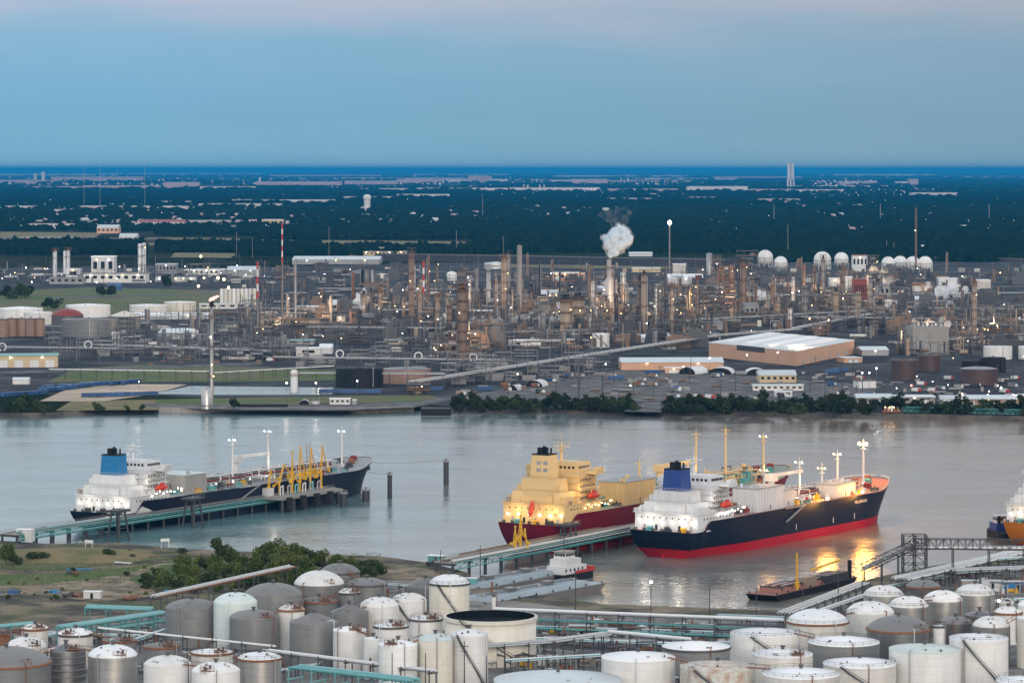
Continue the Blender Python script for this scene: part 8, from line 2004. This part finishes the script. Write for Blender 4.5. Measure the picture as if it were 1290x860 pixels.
# houses of the suburb
hm1 = MB(); hm1.box(-7, 7, -5, 5, 0, 4); hw = hm1.mesh('wall', CITYW)
hm2 = MB(); hm2.add([(-7.6, -5.6, 4), (7.6, -5.6, 4), (7.6, 0, 7), (-7.6, 0, 7), (7.6, 5.6, 4), (-7.6, 5.6, 4)], [(0, 1, 2, 3), (3, 2, 4, 5), (0, 3, 5), (1, 4, 2)])
hr = [hm2.mesh('roof', CITYP), hm2.mesh('roof', CITYR), hm2.mesh('roof', ROOFG)]
for k in range(170):
    x0, x1, y0, y1 = R.choice([(430, 800, 262, 276), (640, 780, 256, 274), (940, 1120, 254, 262), (0, 360, 270, 284), (60, 330, 272, 290), (850, 1290, 268, 300), (360, 620, 270, 284)])
    sc_ = R.uniform(.8, 1.5); t = thing('house', 'small pale house peeping out of the far woods', 'house', P(R.uniform(x0, x1), R.uniform(y0, y1), 2), R.uniform(0, 3), 'houses of the far suburb'); t.scale = (sc_, sc_, sc_ * 1.3)
    link('wall', hw, t); link('roof', R.choice(hr), t)
# lights of the plain, too many and too small to tell apart
for m, n_, seed, lab in [(emit('far_lamp_cool', (.80, .93, 1), 4), 150, 21, 'cool specks of light scattered over the far plain'), (emit('far_lamp_warm', (1, .9, .75), 4), 110, 22, 'warm specks of light scattered over the far plain')]:
    g_ = random.Random(seed); mb = MB()
    bands = [(0, 520, 226, 236), (0, 330, 262, 272), (870, 940, 238, 240), (400, 620, 234, 240), (1010, 1200, 234, 246), (1020, 1140, 243, 252), (600, 800, 240, 256), (0, 1290, 224, 262), (0, 700, 265, 300), (900, 1290, 250, 300)]
    for _ in range(n_):
        x0, x1, y0, y1 = g_.choice(bands); y = g_.uniform(y0, y1); x = g_.uniform(x0, x1); s = mpp(y); p = P(x, y); mb.ball((p.x, p.y, 16 + g_.uniform(0, 8)), s * g_.uniform(.10, .28), 6, 4)
    stuff(mb.build('far_lights', m), lab, 'lights')

# the hazy town and works along the horizon: blocks too small to tell apart
g_ = random.Random(77); mbs = [MB(), MB()]
for _ in range(900):
    x0, x1, y0, y1, hh = g_.choice([(0, 330, 226, 235, 22), (330, 560, 225, 233, 20), (560, 700, 226, 231, 16), (720, 860, 228, 234, 22), (1020, 1110, 229, 234, 20), (0, 1290, 219, 224, 25), (0, 240, 262, 268, 8), (60, 420, 270, 284, 7), (430, 800, 258, 276, 6), (940, 1200, 238, 262, 7)])
    x, y = g_.uniform(x0, x1), g_.uniform(y0, y1); p = P(x, y); w_ = g_.uniform(.5, 3.0) * mpp(y) * .5; h_ = hh * g_.uniform(.4, 1.3) * (2.2 if g_.random() < .06 else 1)
    mbs[g_.randrange(2)].box(p.x - w_, p.x + w_, p.y, p.y + 60, 0, h_)
stuff(mbs[0].build('far_town', CITYW), 'pale blocks of the hazy town towards the horizon', 'town')
stuff(mbs[1].build('far_town', CITYP), 'pinkish blocks of the hazy town towards the horizon', 'town')
# where things share a description, say which one by its place in the row
same = {}
for o in SC.objects:
    if o.parent is None and o.get('category') and o.get('label') and o.get('kind') != 'stuff': same.setdefault(o['label'], []).append(o)
for lab, obs in same.items():
    if (1 < len(obs) <= 40 or (len(obs) <= 60 and 'column' in lab)) and len(lab.split()) <= 12:
        obs.sort(key=lambda o: o.location.x / max(1, o.location.y))
        for k, o in enumerate(obs):
            nth = {1: 'first', 2: 'second', 3: 'third'}.get(k + 1, '%d%s' % (k + 1, 'th' if 10 < (k + 1) % 100 < 20 else {1: 'st', 2: 'nd', 3: 'rd'}.get((k + 1) % 10, 'th')))
            o['label'] = lab + ', ' + nth + ' from left'
